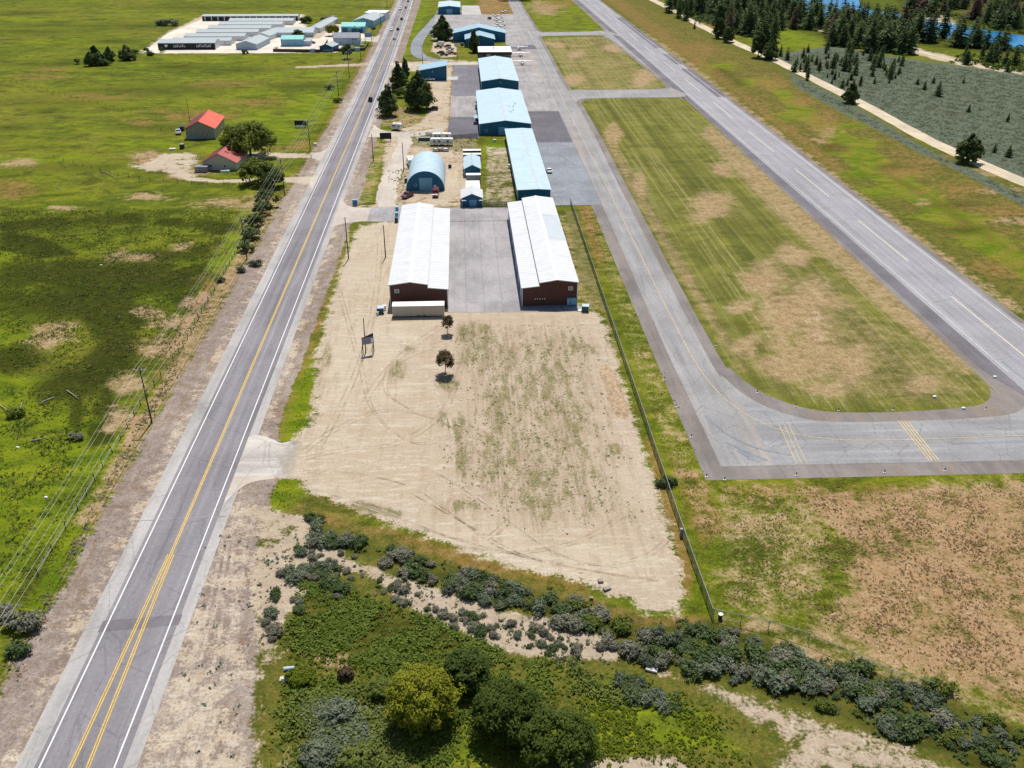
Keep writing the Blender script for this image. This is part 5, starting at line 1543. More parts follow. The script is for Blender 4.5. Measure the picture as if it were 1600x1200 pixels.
tree("pine_tree", "large dark pine beside the blue workshop, black car in its shade", 655, 171, 17.0, 7.2, 6.8, F['tree'], 119, 2.31, 64, 0.6, 0.03, 0.4)
tree("pine_tree", "dark pine nearest to the highway in the roadside clump", 607, 181, 13.5, 5.0, 4.8, F['tree'], 81, 1.78, 60, 0.55, 0.03, 0.35)
tree("pine_tree", "tall dark pine behind the roadside clump, nearest the workshop's left wall", 623, 142, 14.5, 4.2, 4.2, F['tree'], 78, 1.58, 58, 0.55, 0.03, 0.3)
tree("pine_tree", "narrow pointed pine at the back of the roadside clump", 634, 126, 11.5, 2.5, 2.5, F['tree'], 51, 1.05, 54, 0.5, 0.03, 0.25)
tree("bush", "low dark shrub between the pines of the roadside clump", 627, 152, 4.5, 3.0, 2.6, F['green'], 20, 1.2, 36, 0.45, 0.04, 0.15, cat='bush')
tree("pine_tree", "round dark tree by the parking lot left of the wide blue hangar", 691, 63, 15.5, 7.0, 6.6, F['tree'], 102, 2.31, 60, 0.7, 0.03, 0.4)
tree("pine_tree", "narrow dark tree in front of the gabled hangar porch", 741, 82, 13.5, 3.6, 3.4, F['tree'], 68, 1.37, 58, 0.6, 0.03, 0.3)
for (px, py, h, r, lb) in ((143, 103, 7.5, 2.6, "dark tree on the left of the small clump in the far meadow"), (156, 102, 7.5, 3.0, "widest dark tree in the small clump in the far meadow"), (172, 95, 8, 2.6, "dark tree standing between the clump and the single tree in the far meadow"),
                           (200, 94, 8.5, 3.2, "single dark round tree just left of the storage yard"), (150, 92, 7.5, 2.2, "dark tree at the back of the small clump in the far meadow")):
    tree("pine_tree", lb, px, py, h, r * 1.5, r * 1.4, F['tree'], 46, r * 0.5, 40, 0.75, 0.02, 0.3, group="trees in the far meadow")
for (px, py, lb) in ((121, 100, "tiny shrub farthest left in the far meadow"), (169, 102, "tiny dark shrub right of the meadow clump"), (229, 82, "small dark shrub at the near left corner of the storage yard"), (255, 81, "small dark shrub in front of the black storage building"), (212, 84, "small dark shrub beside the left end of the yard"), (384, 84, "small dark shrub in front of the pale blue storage building"), (236, 87, "tiny shrub just below the storage yard corner"), (270, 36, "lone shrub in the field behind the storage yard")):
    tree("bush", lb, px, py, 2.6, 1.9, 1.9, F['green'], 12, 0.9, 26, 0.6, 0.02, 0.1, cat='bush', group="shrubs round the storage yard")
tree("bush", "pale grey-green bush behind the left end of the storage rows", 262, 40, 4, 9, 4, F['sage'], 26, 2.0, 40, 0.9, 0.02, 0.1, cat='bush')
tree("bush", "yellow-green tree beside the turquoise workshop", 520, 56, 7.5, 4.6, 4.2, F['yellow'], 34, 1.7, 40, 0.7, 0.06, 0.2, cat='tree')
tree("bush", "dark bush in the narrow gap right of the storage rows", 466, 58, 4.5, 3.2, 3.2, F['green'], 20, 1.4, 36, 0.7, 0.03, 0.2, cat='bush')
tree("bush", "dark bush at the right end of the open-bay storage row", 478, 36, 4.5, 5.0, 3.2, F['green'], 20, 1.6, 36, 0.8, 0.03, 0.2, cat='bush')
tree("tree", "dark tree at the roadside fence of the corner yard", 543, 92, 8.5, 3.0, 3.0, F['tree'], 28, 1.3, 36, 0.7, 0.1, 0.25)
for (px, py, lb) in ((815, 0, "dark tree line tree above the tie-down apron, left one"), (838, 0, "dark tree above the tie-down apron, right one")):
    tree("tree", lb, px - 22, py + 1, 9, 9, 5, F['tree'], 40, 2.4, 40, 1.0, 0.05, 0.3)
tree("maple_tree", "larger reddish-brown young tree alone on the dirt lot", 696, 584, 5.6, 2.0, 1.9, F['maple'], 70, 0.62, 44, 0.17, 0.20, 0.10)
tree("maple_tree", "smaller reddish-brown young tree near the beige storage box", 699.5, 522, 4.8, 1.45, 1.4, F['maple'], 56, 0.48, 40, 0.15, 0.22, 0.09)

# foreground willows and shrubs
tree("willow_shrub", "round yellow-topped willow in the foreground brush, brightest of the big shrubs", 660, 1122, 7.2, 4.5, 4.2, F['yellow'], 240, 0.84, 62, 0.17, 0.05, 0.2, cat='shrub')
tree("willow_shrub", "dark green round shrub behind and right of the yellow willow", 729, 1066, 4.2, 3.3, 3.0, F['green'], 140, 0.68, 56, 0.17, 0.03, 0.15, cat='shrub')
tree("willow_shrub", "large dark green shrub in the foreground, the left one of the joined pair", 792, 1138, 6.4, 4.6, 4.2, F['shrub'], 220, 0.80, 60, 0.18, 0.04, 0.2, cat='shrub')
tree("willow_shrub", "large dark green shrub at the bottom, the right one of the joined pair", 868, 1184, 6.2, 4.7, 4.2, F['shrub'], 220, 0.80, 60, 0.18, 0.04, 0.2, cat='shrub')
for (px, py, h, rx, mt, lb) in ((530, 1118, 1.7, 2.2, 'sage', "grey-green willow shrub left of the yellow willow"), (500, 1185, 1.8, 2.4, 'sage', "grey-green shrub at the bottom left of the brush"),
                                (560, 1192, 1.7, 2.0, 'fresh', "pale green shrub at the bottom edge below the yellow willow"), (598, 1085, 1.9, 1.8, 'fresh', "light green shrub touching the yellow willow's left side"),
                                (470, 1062, 1.1, 1.9, 'grass', "low green shrub above the white culvert pipe"), (540, 1058, 1.5, 1.0, 'maple', "dark twiggy dead shrub in the dry grass of the brush")):
    tree("willow_shrub", lb, px, py, h, rx, rx * 0.9, F[mt], 90, rx * 0.2, 40, 0.16, 0.02, 0.1, cat='shrub')

# sagebrush: shared meshes, one object each
SHRUB = {}
for kind in ('sage', 'sagep', 'dgreen', 'fresh'):
    SHRUB[kind] = []
    for i in range(4):
        C, N, S, T = crown(1.0 + 0.25 * (i % 2), 0.85, 0.5, 0.40, 40, 0.24, 20, 0.125, -0.2, 0.55)
        C = C + rng.normal(size=C.shape) * np.array([0.10, 0.10, 0.07])
        C[:, 2] = np.maximum(C[:, 2], 0.03)
        N = N + rng.normal(size=N.shape) * 0.55
        me_ = leaf_mesh("sprigs", C, N, S, T, F[kind], 1.7)
        V = np.zeros(len(me_.vertices) * 3)
        me_.vertices.foreach_get("co", V)
        V = V.reshape(-1, 3)
        tw = []
        for c_ in C[::14]:        # thin stems from the root to the sprigs
            sd_ = np.array([-c_[1], c_[0], 0.0]) / (np.hypot(c_[0], c_[1]) + 1e-6) * 0.022
            tw += [np.array([0, 0, 0.02]) - sd_, np.array([0, 0, 0.02]) + sd_, c_ + sd_ * 0.6, c_ - sd_ * 0.6]
        V = np.vstack([V, np.array(tw)])
        T = np.concatenate([T, np.full(len(tw) // 4, 0.05)])
        bpy.data.meshes.remove(me_)
        SHRUB[kind].append(quads_mesh("sprigs", V, T, F[kind]))
BANDS = [
    (PP([(490, 812), (560, 848), (640, 862), (720, 905), (700, 930), (640, 900), (545, 872), (488, 846)]), 28, (0.4, 1.35), 0.9, ('dgreen', 'sage', 'sagep'), "at the left end of the dark brush band below the lot"),
    (PP([(700, 895), (820, 915), (900, 940), (900, 985), (820, 960), (715, 935)]), 42, (0.4, 1.45), 0.8, ('dgreen', 'dgreen', 'dgreen', 'sage', 'sage', 'sagep'), "midway along the dark brush band below the lot"),
    (PP([(900, 945), (1000, 985), (1100, 992), (1110, 1062), (1010, 1040), (900, 985)]), 38, (0.35, 1.4), 0.9, ('dgreen', 'dgreen', 'sage', 'sagep', 'fresh'), "in brush between the lot tip and the fence corner"),
    (PP([(1100, 975), (1180, 992), (1270, 1038), (1290, 1105), (1170, 1075), (1090, 1050)]), 40, (0.4, 1.6), 0.85, ('sage', 'dgreen', 'dgreen', 'sage', 'sage', 'sagep'), "in the dense grey-green thicket just below the fence corner"),
    (PP([(1270, 1040), (1370, 1075), (1470, 1105), (1480, 1170), (1370, 1140), (1280, 1105)]), 32, (0.35, 1.4), 0.95, ('sage', 'dgreen', 'sagep', 'fresh'), "in the thicket along the fence toward the right edge"),
    (PP([(1470, 1105), (1560, 1130), (1640, 1160), (1640, 1205), (1560, 1200), (1480, 1170)]), 26, (0.5, 1.0), 1.1, ('fresh', 'dgreen', 'sage'), "in the green brush at the bottom right corner"),
    (PP([(460, 845), (560, 885), (700, 945), (850, 985), (960, 1020), (880, 1030), (720, 985), (600, 935), (470, 900)]), 70, (0.2, 0.85), 1.0, ('sage', 'sagep', 'sagep', 'dgreen'), "scattered over the sandy slope below the brush band"),
    (PP([(430, 890), (520, 880), (560, 930), (480, 960), (420, 1010), (410, 980)]), 24, (0.5, 1.05), 1.0, ('sagep', 'sage', 'dgreen'), "on the left shoulder of the brush beside the roadside gravel"),
    (PP([(960, 1060), (1030, 1075), (1040, 1110), (985, 1100)]), 10, (0.7, 1.1), 1.0, ('sage', 'dgreen'), "in the clump on the green slope below the white slabs"),
    (PP([(1320, 1070), (1350, 1060), (1360, 1080), (1400, 1075), (1470, 1082), (1460, 1098), (1390, 1090), (1330, 1085)]), 14, (0.8, 1.2), 0.9, ('dgreen', 'sage'), "lined up right against the wire fence"),
]
CNAME = {'sage': 'grey-green', 'sagep': 'twiggy grey', 'dgreen': 'dark green', 'fresh': 'light green'}
for poly, n, sr, md, kinds, where in BANDS:
    for x, y in scatter(poly, n, md):
        s = rng.uniform(*sr)
        k = kinds[rng.integers(len(kinds))]
        o = mesh_obj("sagebrush", SHRUB[k][rng.integers(4)])
        o.location = (x, y, 0)
        o.rotation_euler = (0, 0, rng.uniform(0, 6.28))
        o.scale = (s * rng.uniform(0.9, 1.3), s * rng.uniform(0.9, 1.3), s * rng.uniform(0.9, 1.25))
        big = "large" if s > (sr[0] + sr[1]) / 2 else "small"
        tag(o, "%s %s sagebrush %s" % (big, CNAME[k], where), "bush", "sagebrush " + where)
for (px, py, s, k, lb) in ((1040, 757, 1.5, 'dgreen', "round dark green bush pressed against the chain-link fence"), (1318, 1050, 1.2, 'dgreen', "dark bush just inside the fence above the thicket"), (1345, 1048, 1.5, 'dgreen', "upright dark bush standing alone behind the fence wire"),
                           (1465, 1078, 1.6, 'fresh', "bright green bush at the end of the visible fence"), (38, 980, 2.2, 'sagep', "big silvery twiggy bush on the bank left of the highway"), (30, 1020, 1.5, 'dgreen', "dark bush on the bank left of the highway, bottom left"),
                           (10, 960, 1.6, 'sagep', "silvery twiggy bush cut by the left picture edge"), (400, 415, 1.6, 'sage', "grey bush on the bank below the middle utility pole"), (378, 425, 1.3, 'sage', "pale bush on the ditch bank left of the highway"), (345, 440, 1.2, 'dgreen', "dark bush beside the ranch fence in the ditch"),
                           (515, 140, 2.4, 'dgreen', "dark bush on the far ditch bank left of the highway"), (528, 160, 2.0, 'dgreen', "lower dark bush on the far ditch bank"), (25, 650, 1.6, 'fresh', "bright bush with dead branches in the left meadow"), (120, 686, 1.2, 'sagep', "grey fallen brush in the left meadow"), (655, 590, 0.01, 'sage', "")):
    if not lb:
        continue
    x, y = P(px, py)
    o = mesh_obj("bush", SHRUB[k][rng.integers(4)])
    o.location = (x, y, 0)
    o.scale = (s, s, s * 1.05)
    tag(o, lb, "bush")

# ---------------------------------------------------------------- ground cover (nobody could count it)
def tufts(name, polys, mats, hrange=(0.25, 0.5), per=6, spread=0.3, flat=0.5, feather=5.0, lmax=0.26):
    """loose tufts of upright blades / sprigs; polys = [(polygon, count)]"""
    pts = []
    for p, cnt in polys:
        q = scatter(p, cnt)
        pr = np.clip(sdist(p, q[:, 0], q[:, 1]) / feather, 0.04, 1)
        cl = 0.5 + 0.28 * np.sin(q[:, 0] * 0.55 + 1.7 * np.sin(q[:, 1] * 0.31)) + 0.28 * np.sin(q[:, 1] * 0.47 + 2.1 * np.sin(q[:, 0] * 0.23 + 1.0))
        pts.append(q[rng.uniform(size=len(q)) < pr * np.clip(cl * 1.2, 0.12, 1)])
    pts = np.vstack(pts)
    n = len(pts)
    h = rng.uniform(*hrange, n)
    base = np.repeat(np.column_stack([pts, np.zeros(n)]), per, 0)
    hh = np.repeat(h, per)
    off = rng.normal(size=(n * per, 2)) * (spread * hh[:, None])
    cen = base.copy()
    cen[:, :2] += off
    cen[:, 2] = hh * rng.uniform(0.2, 0.75, n * per)
    nr = np.column_stack([rng.normal(size=(n * per, 2)) * 0.5, np.full(n * per, 0.9)])
    tint = np.clip(np.repeat(rng.uniform(0, 0.7, n), per) + rng.uniform(0, 0.35, n * per), 0, 1)
    o = mesh_obj(name, leaf_mesh(name, cen, nr, np.minimum(hh * 0.62, lmax), tint, mats, 1.5))
    o['kind'] = 'stuff'
    return o

u_all = PP(UNDER)
tufts("undergrowth", [(PP([(462, 905), (535, 905), (566, 924), (667, 962), (729, 985), (791, 1014), (870, 1034), (850, 1050), (740, 1045), (600, 1060), (440, 1020)]), 3000), (PP([(430, 1060), (700, 1050), (760, 1010), (860, 1035), (900, 1130), (720, 1215), (420, 1215)]), 1900)], F['under'], (0.25, 0.65), 9, 0.5, feather=1.6)
tufts("meadow_grass", [(u_all, 7000), (PP([(640, 1120), (960, 1040), (1180, 1130), (1180, 1215), (640, 1215)]), 2600)], F['grass'], (0.2, 0.42), 5, 0.4)
tufts("sage_scrub", [(PP(BAND), 2600), (PP([(850, 1015), (960, 1050), (1080, 1085), (1080, 1130), (900, 1080)]), 700)], F['dgreen'], (0.25, 0.55), 7, 0.45)
tufts("slope_scrub", [(PP([(400, 870), (480, 815), (540, 872), (650, 905), (800, 955), (960, 1000), (960, 1050), (820, 1028), (650, 955), (560, 885), (470, 915), (400, 1060)]), 1500), (PP([(330, 800), (400, 790), (400, 1210), (230, 1210)]), 150)], F['sage'], (0.12, 0.34), 7, 0.5)
tufts("dry_weeds", [(PP([(1290, 770), (1640, 745), (1640, 1120), (1450, 1070), (1290, 1000), (1330, 900)]), 4200)], F['rusty'], (0.08, 0.2), 5, 0.45)
tufts("straw_grass", [(PP([(1240, 755), (1640, 745), (1640, 1120), (1450, 1070), (1240, 985)]), 6000), (PP([(1040, 700), (1110, 755), (1140, 850), (1100, 880)]), 900), (u_all, 900)], F['straw'], (0.1, 0.26), 5, 0.45)
tufts("verge_straw", [(PP([(1110, 755), (1270, 760), (1310, 850), (1260, 985), (1120, 950)]), 3000), (PP([(905, 330), (930, 322), (1110, 750), (1060, 780)]), 2600)], F['straw'], (0.08, 0.2), 5, 0.5)
tufts("verge_grass", [(PP([(1110, 755), (1270, 760), (1310, 850), (1260, 985), (1120, 950)]), 2200), (PP([(905, 330), (930, 322), (1110, 750), (1060, 780)]), 2200), (PP([(470, 562), (500, 560), (478, 680), (440, 690)]), 600), (PP([(415, 752), (465, 744), (488, 775), (460, 800), (412, 815)]), 400)], F['grass'], (0.08, 0.22), 5, 0.55)
tufts("lot_weeds", [(PP([(690, 505), (930, 505), (962, 580), (1000, 720), (1040, 850), (830, 835), (680, 790), (665, 700)]), 1500)], F['fresh'], (0.10, 0.24), 6, 0.7)
tufts("willow_undergrowth", [(PP([(455, 1085), (560, 1070), (640, 1060), (640, 1215), (450, 1215)]), 2400), (PP([(900, 1040), (1010, 1060), (980, 1110), (880, 1080)]), 260)], F['fresh'], (0.45, 1.2), 16, 0.5, feather=3)
tufts("sage_undergrowth", [(PP([(470, 1100), (560, 1085), (610, 1110), (600, 1200), (470, 1200)]), 1500)], F['sage'], (0.5, 1.3), 16, 0.5, feather=3)
tufts("roadside_straw", [(PP([(30, 1080), (110, 900), (215, 700), (300, 540), (360, 440), (385, 420), (330, 460), (270, 560), (190, 700), (80, 900), (0, 1040)]), 4200)], F['straw'], (0.1, 0.3), 6, 0.6)
tufts("roadside_weeds", [(PP([(30, 1080), (110, 900), (215, 700), (285, 580), (270, 560), (190, 700), (80, 900), (0, 1040)]), 2600), (PP([(400, 760), (410, 800), (400, 1060), (380, 1060), (385, 900)]), 300)], F['sagep'], (0.12, 0.38), 6, 0.5)
tufts("bank_grass", [(PP([(265, 560), (205, 690), (100, 890), (0, 1040), (0, 900), (100, 770), (215, 620)]), 2600), (PP([(-20, 600), (190, 600), (120, 780), (-20, 920)]), 2600)], F['grass'], (0.1, 0.26), 5, 0.55)
LM = PP([(-20, 325), (385, 325), (345, 430), (290, 550), (200, 600), (-20, 600)])
tufts("meadow_tussocks", [(LM, 15000)], F['grass'], (0.12, 0.34), 4, 0.6)
tufts("meadow_sedge", [(LM, 9000), (PP([(-20, 600), (190, 600), (60, 900), (-20, 960)]), 1800)], F['green'], (0.15, 0.45), 4, 0.6)
tufts("meadow_straw", [(LM, 5000), (PP([(-20, 600), (190, 600), (60, 900), (-20, 960)]), 1200)], F['straw'], (0.1, 0.3), 4, 0.6)
# sage flat beyond the sandy road: one mass of low bushes
SAGE = PP([(1212, 90), (1300, 76), (1420, 95), (1640, 124), (1640, 300), (1560, 258), (1440, 208), (1335, 150)])
tufts("sage_field", [(SAGE, 16000), (PP([(1225, 108), (1330, 163), (1440, 227), (1500, 257), (1640, 323), (1640, 344), (1560, 302), (1490, 265), (1412, 225), (1322, 179), (1240, 133)]), 1800)], F['sage'], (0.25, 0.6), 6, 0.7, lmax=1.2)
# riverside brush
tufts("woodland_floor", [(W1, 3600)], F['pine_y'], (0.8, 3.4), 10, 0.5, lmax=1.2)
tufts("yard_weeds", [(PP([(640, 206), (745, 213), (750, 240), (720, 245), (700, 236), (640, 226)]), 420), (PP([(600, 265), (640, 262), (636, 322), (620, 322)]), 160), (PP([(585, 190), (600, 160), (660, 150), (668, 185), (640, 200)]), 420)], F['fresh'], (0.2, 0.5), 6, 0.5, feather=3)
tufts("riverside_brush", [(W2, 2600), (W4, 500), (PP([(1410, 30), (1480, 28), (1560, 46), (1650, 64), (1650, 40), (1500, 22), (1410, 10)]), 900)], F['green'], (0.8, 2.2), 8, 0.5, lmax=1.2)

# ================================================================== POLES, WIRES, FENCES
def pole(px, py, H, label, arm=True, lean=(0, 0), n_ins=4, tele=True, transformer=False, group=None, ground=None, r=0.17):
    x, y = ground or P(px, py)
    e = thing("utility_pole", label, "utility pole", (x, y, 0), 0, group)
    MB().tube([(0, 0, 0), (lean[0], lean[1], H)], [r, r * 0.65], 8).build('post', M['wood_pole'], e)
    if arm:
        MB().box(-1.25, 1.25, -0.09, 0.09, H - 0.55, H - 0.38).build('crossarm', M['wood_old'], e)
        for k in range(n_ins):
            u = -1.1 + 2.2 * k / max(1, n_ins - 1)
            MB().tube([(u, 0, H - 0.38), (u, 0, H - 0.12)], [0.07, 0.05], 6).build('insulator', M['white'], e)
    if transformer:
        MB().tube([(0.45, 0, H - 2.2), (0.45, 0, H - 1.2)], 0.28, 10).build('transformer', M['grey'], e)
    return (x, y, H)

LP = []
LP.append((-62.4, 62.0, 12.2))
LP.append(pole(237.5, 661, 12.3, "utility pole nearest the camera on the left bank, wires running to the lower left", group="poles left of the highway"))
LP.append(pole(386, 405, 12.4, "utility pole on the left bank with grey bushes at its foot", transformer=True, group="poles left of the highway"))
LP.append(pole(445, 305, 12.5, "utility pole rising from the bushes by the farm driveway", group="poles left of the highway"))
LP.append(pole(485, 235, 12.0, "utility pole beside the upper farm driveway, black panel behind it", group="poles left of the highway"))
LP.append(pole(529, 150, 12.0, "utility pole by the far ditch, between the road and the green field", group="poles left of the highway"))
LP.append(pole(546, 122, 14.0, "utility pole by the field track with a leafy dark tree behind it", group="poles left of the highway"))
LP.append(pole(564, 94, 12.0, "utility pole at the corner yard's roadside fence", group="poles left of the highway"))
LP.append(pole(583, 60, 12.0, "utility pole at the storage yard entrance by the highway", group="poles left of the highway"))
LP.append(pole(595, 40, 12.0, "far utility pole beside the white-ended workshop", group="poles left of the highway"))
LP.append(pole(605, 15, 12.0, "farthest utility pole on the left of the highway", group="poles left of the highway"))
def wire(a, b, off, zoff, sag, r=0.028):
    pts = []
    for k in range(13):
        t = k / 12
        pts.append((a[0] + (b[0] - a[0]) * t + off, a[1] + (b[1] - a[1]) * t, (a[2] + (b[2] - a[2]) * t) + zoff - 4 * sag * t * (1 - t)))
    return pts
for k, (off, zo, nm) in enumerate(((-1.1, -0.1, "outermost left"), (-0.37, -0.1, "second from the left"), (1.1, -0.1, "right-hand"), (0.18, -3.0, "higher communication"), (0.22, -4.4, "lowest communication"))):
    a = MB()
    pts = []
    for i in range(len(LP) - 1):
        seg = wire(LP[i], LP[i + 1], off, zo, 1.2 if i < 4 else 0.6)
        pts += seg if i == 0 else seg[1:]
    a.tube(pts, 0.022 if k < 3 else 0.027, 4)
    tag(a.build("overhead_wire", M['wire']), "%s wire on the poles along the left side of the highway" % nm, "wire", "wires along the highway")

pole(544.7, 404, 12.2, "tall bare pole at the roadside edge of the dirt lot near the paved entrance", arm=False)
pole(602.5, 402, 9.6, "bare pole standing close to the left wall of the brown hangar", arm=False)
pole(583.5, 252, 10.5, "pole in the green verge between the highway and the gravel drive", arm=False)
pole(631, 267, 10.5, "pole beside the small white camper near the quonset hut", arm=False)
pole(660.5, 102, 11.5, "pole at the entrance bend above the blue workshop", arm=True, n_ins=3)
pole(714.5, 94, 11.0, "pole in the yellow-green lawn beside the parking lot", arm=False)
pole(297, 190, 10.0, "thin pole rising behind the left corner of the red-roofed barn", arm=False, r=0.12)

# ranch fence along the left bank
def fence_line(pts, step):
    return densify(pts, step)
e = thing("ranch_fence", "wire ranch fence with dark wooden posts along the left bank of the highway", "fence", (-66, 170, 0))
line = [P(*p) for p in ((60, 900), (82, 860), (122, 797), (161, 731), (189, 686), (220, 634), (252, 590), (280, 553), (305, 510), (330, 462))] + [(-66.5, 260), (-66.5, 300), (-66.8, 330)]
for i, (x, y) in enumerate(fence_line(line, 3.6)[:99]):
    lx, ly = x + 66, y - 170
    dx, dy = random.uniform(-0.12, 0.12), random.uniform(-0.12, 0.12)
    MB().tube([(lx, ly, 0), (lx + dx, ly + dy, random.uniform(1.25, 1.6))], 0.085, 5).build('post', M['wood_pole'], e)
for z in (0.5, 0.9, 1.25):
    MB().tube([(x + 66, y - 170, z) for x, y in fence_line(line, 12)], 0.012, 3).build('wire', M['grey'], e)
for lab, ln, st, in (("old post fence crossing the far left meadow", ((8, 127), (75, 142), (140, 160), (205, 175)), 6.0),
                     ("post fence below the farmyard along the driveway", ((85, 248), (130, 260), (185, 275), (235, 283), (300, 288), (375, 290)), 5.0),
                     ("short row of posts left of the barn", ((232, 203), (252, 205), (268, 204)), 4.0)):
    pts = PP(ln)
    e = thing("ranch_fence", lab, "fence", (pts[0][0], pts[0][1], 0))
    for x, y in fence_line(pts, st)[:90]:
        MB().tube([(x - pts[0][0], y - pts[0][1], 0), (x - pts[0][0] + random.uniform(-.1, .1), y - pts[0][1], random.uniform(1.1, 1.5))], 0.09, 5).build('post', M['wood_pole'], e)

# chain-link fence
t = NT("chain_link_mesh")
n = t.noise(t.coord(), 9.0, 2, 0.8)
n1 = t.noise(t.coord(), 0.3, 2, 0.8)
M['mesh'] = t.finish(t.mix(n1, (0.085, 0.080, 0.072), (0.160, 0.155, 0.145)), 0.6, 0.3, None, 0.3, t.math('ADD', t.math('MULTIPLY', t.rng(n, 0.4, 0.6), 0.30), 0.48))
t = NT("thin_wire_mesh")
M['mesh_thin'] = t.finish((0.25, 0.25, 0.24), 0.6, 0.3, None, 0.3, t.math('MULTIPLY', t.rng(t.noise(t.coord(), 9.0, 2, 0.8), 0.4, 0.6), 0.30))
def chain_fence(label, pts, h=1.9, step=3.0, mm='mesh'):
    x0, y0 = pts[0]
    e = thing("chain_link_fence", label, "fence", (x0, y0, 0))
    L = [(x - x0, y - y0) for x, y in densify(pts, step)]
    a = MB()
    for p, q in zip(L[:-1], L[1:]):
        a.quad_faces([(p[0], p[1], 0.04), (q[0], q[1], 0.04), (q[0], q[1], h), (p[0], p[1], h)], [(0, 1, 2, 3)])
    a.build('wire_mesh', M[mm], e)
    MB().tube([(x, y, h) for x, y in L], 0.05, 5).build('top_rail', M['grey'], e)
    for x, y in L[:99]:
        MB().tube([(x, y, 0), (x, y, h + 0.08)], 0.06, 5).build('post', M['grey'], e)
    return e
FC = [P(*p) for p in ((891, 318), (932, 440), (1000, 640), (1060, 820), (1112, 966))]
chain_fence("long chain-link fence between the dirt lot and the taxiway", [(x, y) for x, y in FC])
chain_fence("chain-link fence running down right from the fence corner above the thicket", [P(*p) for p in ((1114, 966), (1200, 985), (1262, 1004), (1330, 1034), (1390, 1062), (1455, 1082))], 1.8, 3.2, 'mesh_thin')
chain_fence("chain-link fence between the paved yard and the shed row", [(6.4, 286.4), (15.5, 286.2)], 1.8)
chain_fence("chain-link fence along the north edge of the quonset yard", [P(665, 213), (-4, 379), (6.5, 381.5)], 1.8)
# gate post clump at the fence
x, y = P(1064, 838)
MB().box(-0.25, 0.25, -0.2, 0.2, 0, 1.6).build("fence_sign_post", M['grey']).location = (x, y, 0)
tag(bpy.data.objects["fence_sign_post"], "small grey service post beside the long chain-link fence", "post")
# board fences round the corner yards
for lab, ln, h in (("dark board fence along the front of the turquoise-roofed shop yard", ((427, 81), (500, 82), (503, 81), (512, 66)), 1.9), ("dark board fence round the corner yard with the grey-roofed house", ((508, 80), (545, 80.5), (570, 79), (576, 70)), 1.8)):
    pts = PP(ln)
    x0, y0 = pts[0]
    e = thing("board_fence", lab, "fence", (x0, y0, 0))
    a = MB()
    for p, q in zip(pts[:-1], pts[1:]):
        d = Vector((q[0] - p[0], q[1] - p[1])).normalized()
        nx, ny = -d.y * 0.06, d.x * 0.06
        P4 = [(p[0] - x0 + nx, p[1] - y0 + ny), (q[0] - x0 + nx, q[1] - y0 + ny), (q[0] - x0 - nx, q[1] - y0 - ny), (p[0] - x0 - nx, p[1] - y0 - ny)]
        a.quad_faces([(u, v_, 0) for u, v_ in P4] + [(u, v_, h) for u, v_ in P4], [(0, 1, 5, 4), (1, 2, 6, 5), (2, 3, 7, 6), (3, 0, 4, 7), (4, 5, 6, 7)])
    a.build('boards', M['brown'], e)
    for x, y in densify(pts, 4):
        MB().box(x - x0 - 0.12, x - x0 + 0.12, y - y0 - 0.12, y - y0 + 0.12, 0, h + 0.12).build('post', M['wood'], e)

# ================================================================== VEHICLES
PAINTS = {k: paint(k + "_car_paint", c, 0.3, 0.05, 0.5, 0.0, 0.6) for k, c in dict(
    white=(0.75, 0.75, 0.74), black=(0.012, 0.013, 0.016), blue=(0.03, 0.07, 0.16), navy=(0.02, 0.035, 0.07), red=(0.30, 0.02, 0.02), maroon=(0.12, 0.02, 0.025), silver=(0.45, 0.46, 0.47), green=(0.02, 0.05, 0.035), grey=(0.12, 0.125, 0.13), orange=(0.5, 0.12, 0.03)).items()}
def wheels(e, xs, ys, r=0.36, w=0.25):
    for x in xs:
        for y in ys:
            o = MB().wheel(x, y, r, r, w).build('wheel', M['black'], e)
            MB().wheel(x + (0.03 if x > 0 else -0.03), y, r, r * 0.55, w).build('rim', M['grey'], o)

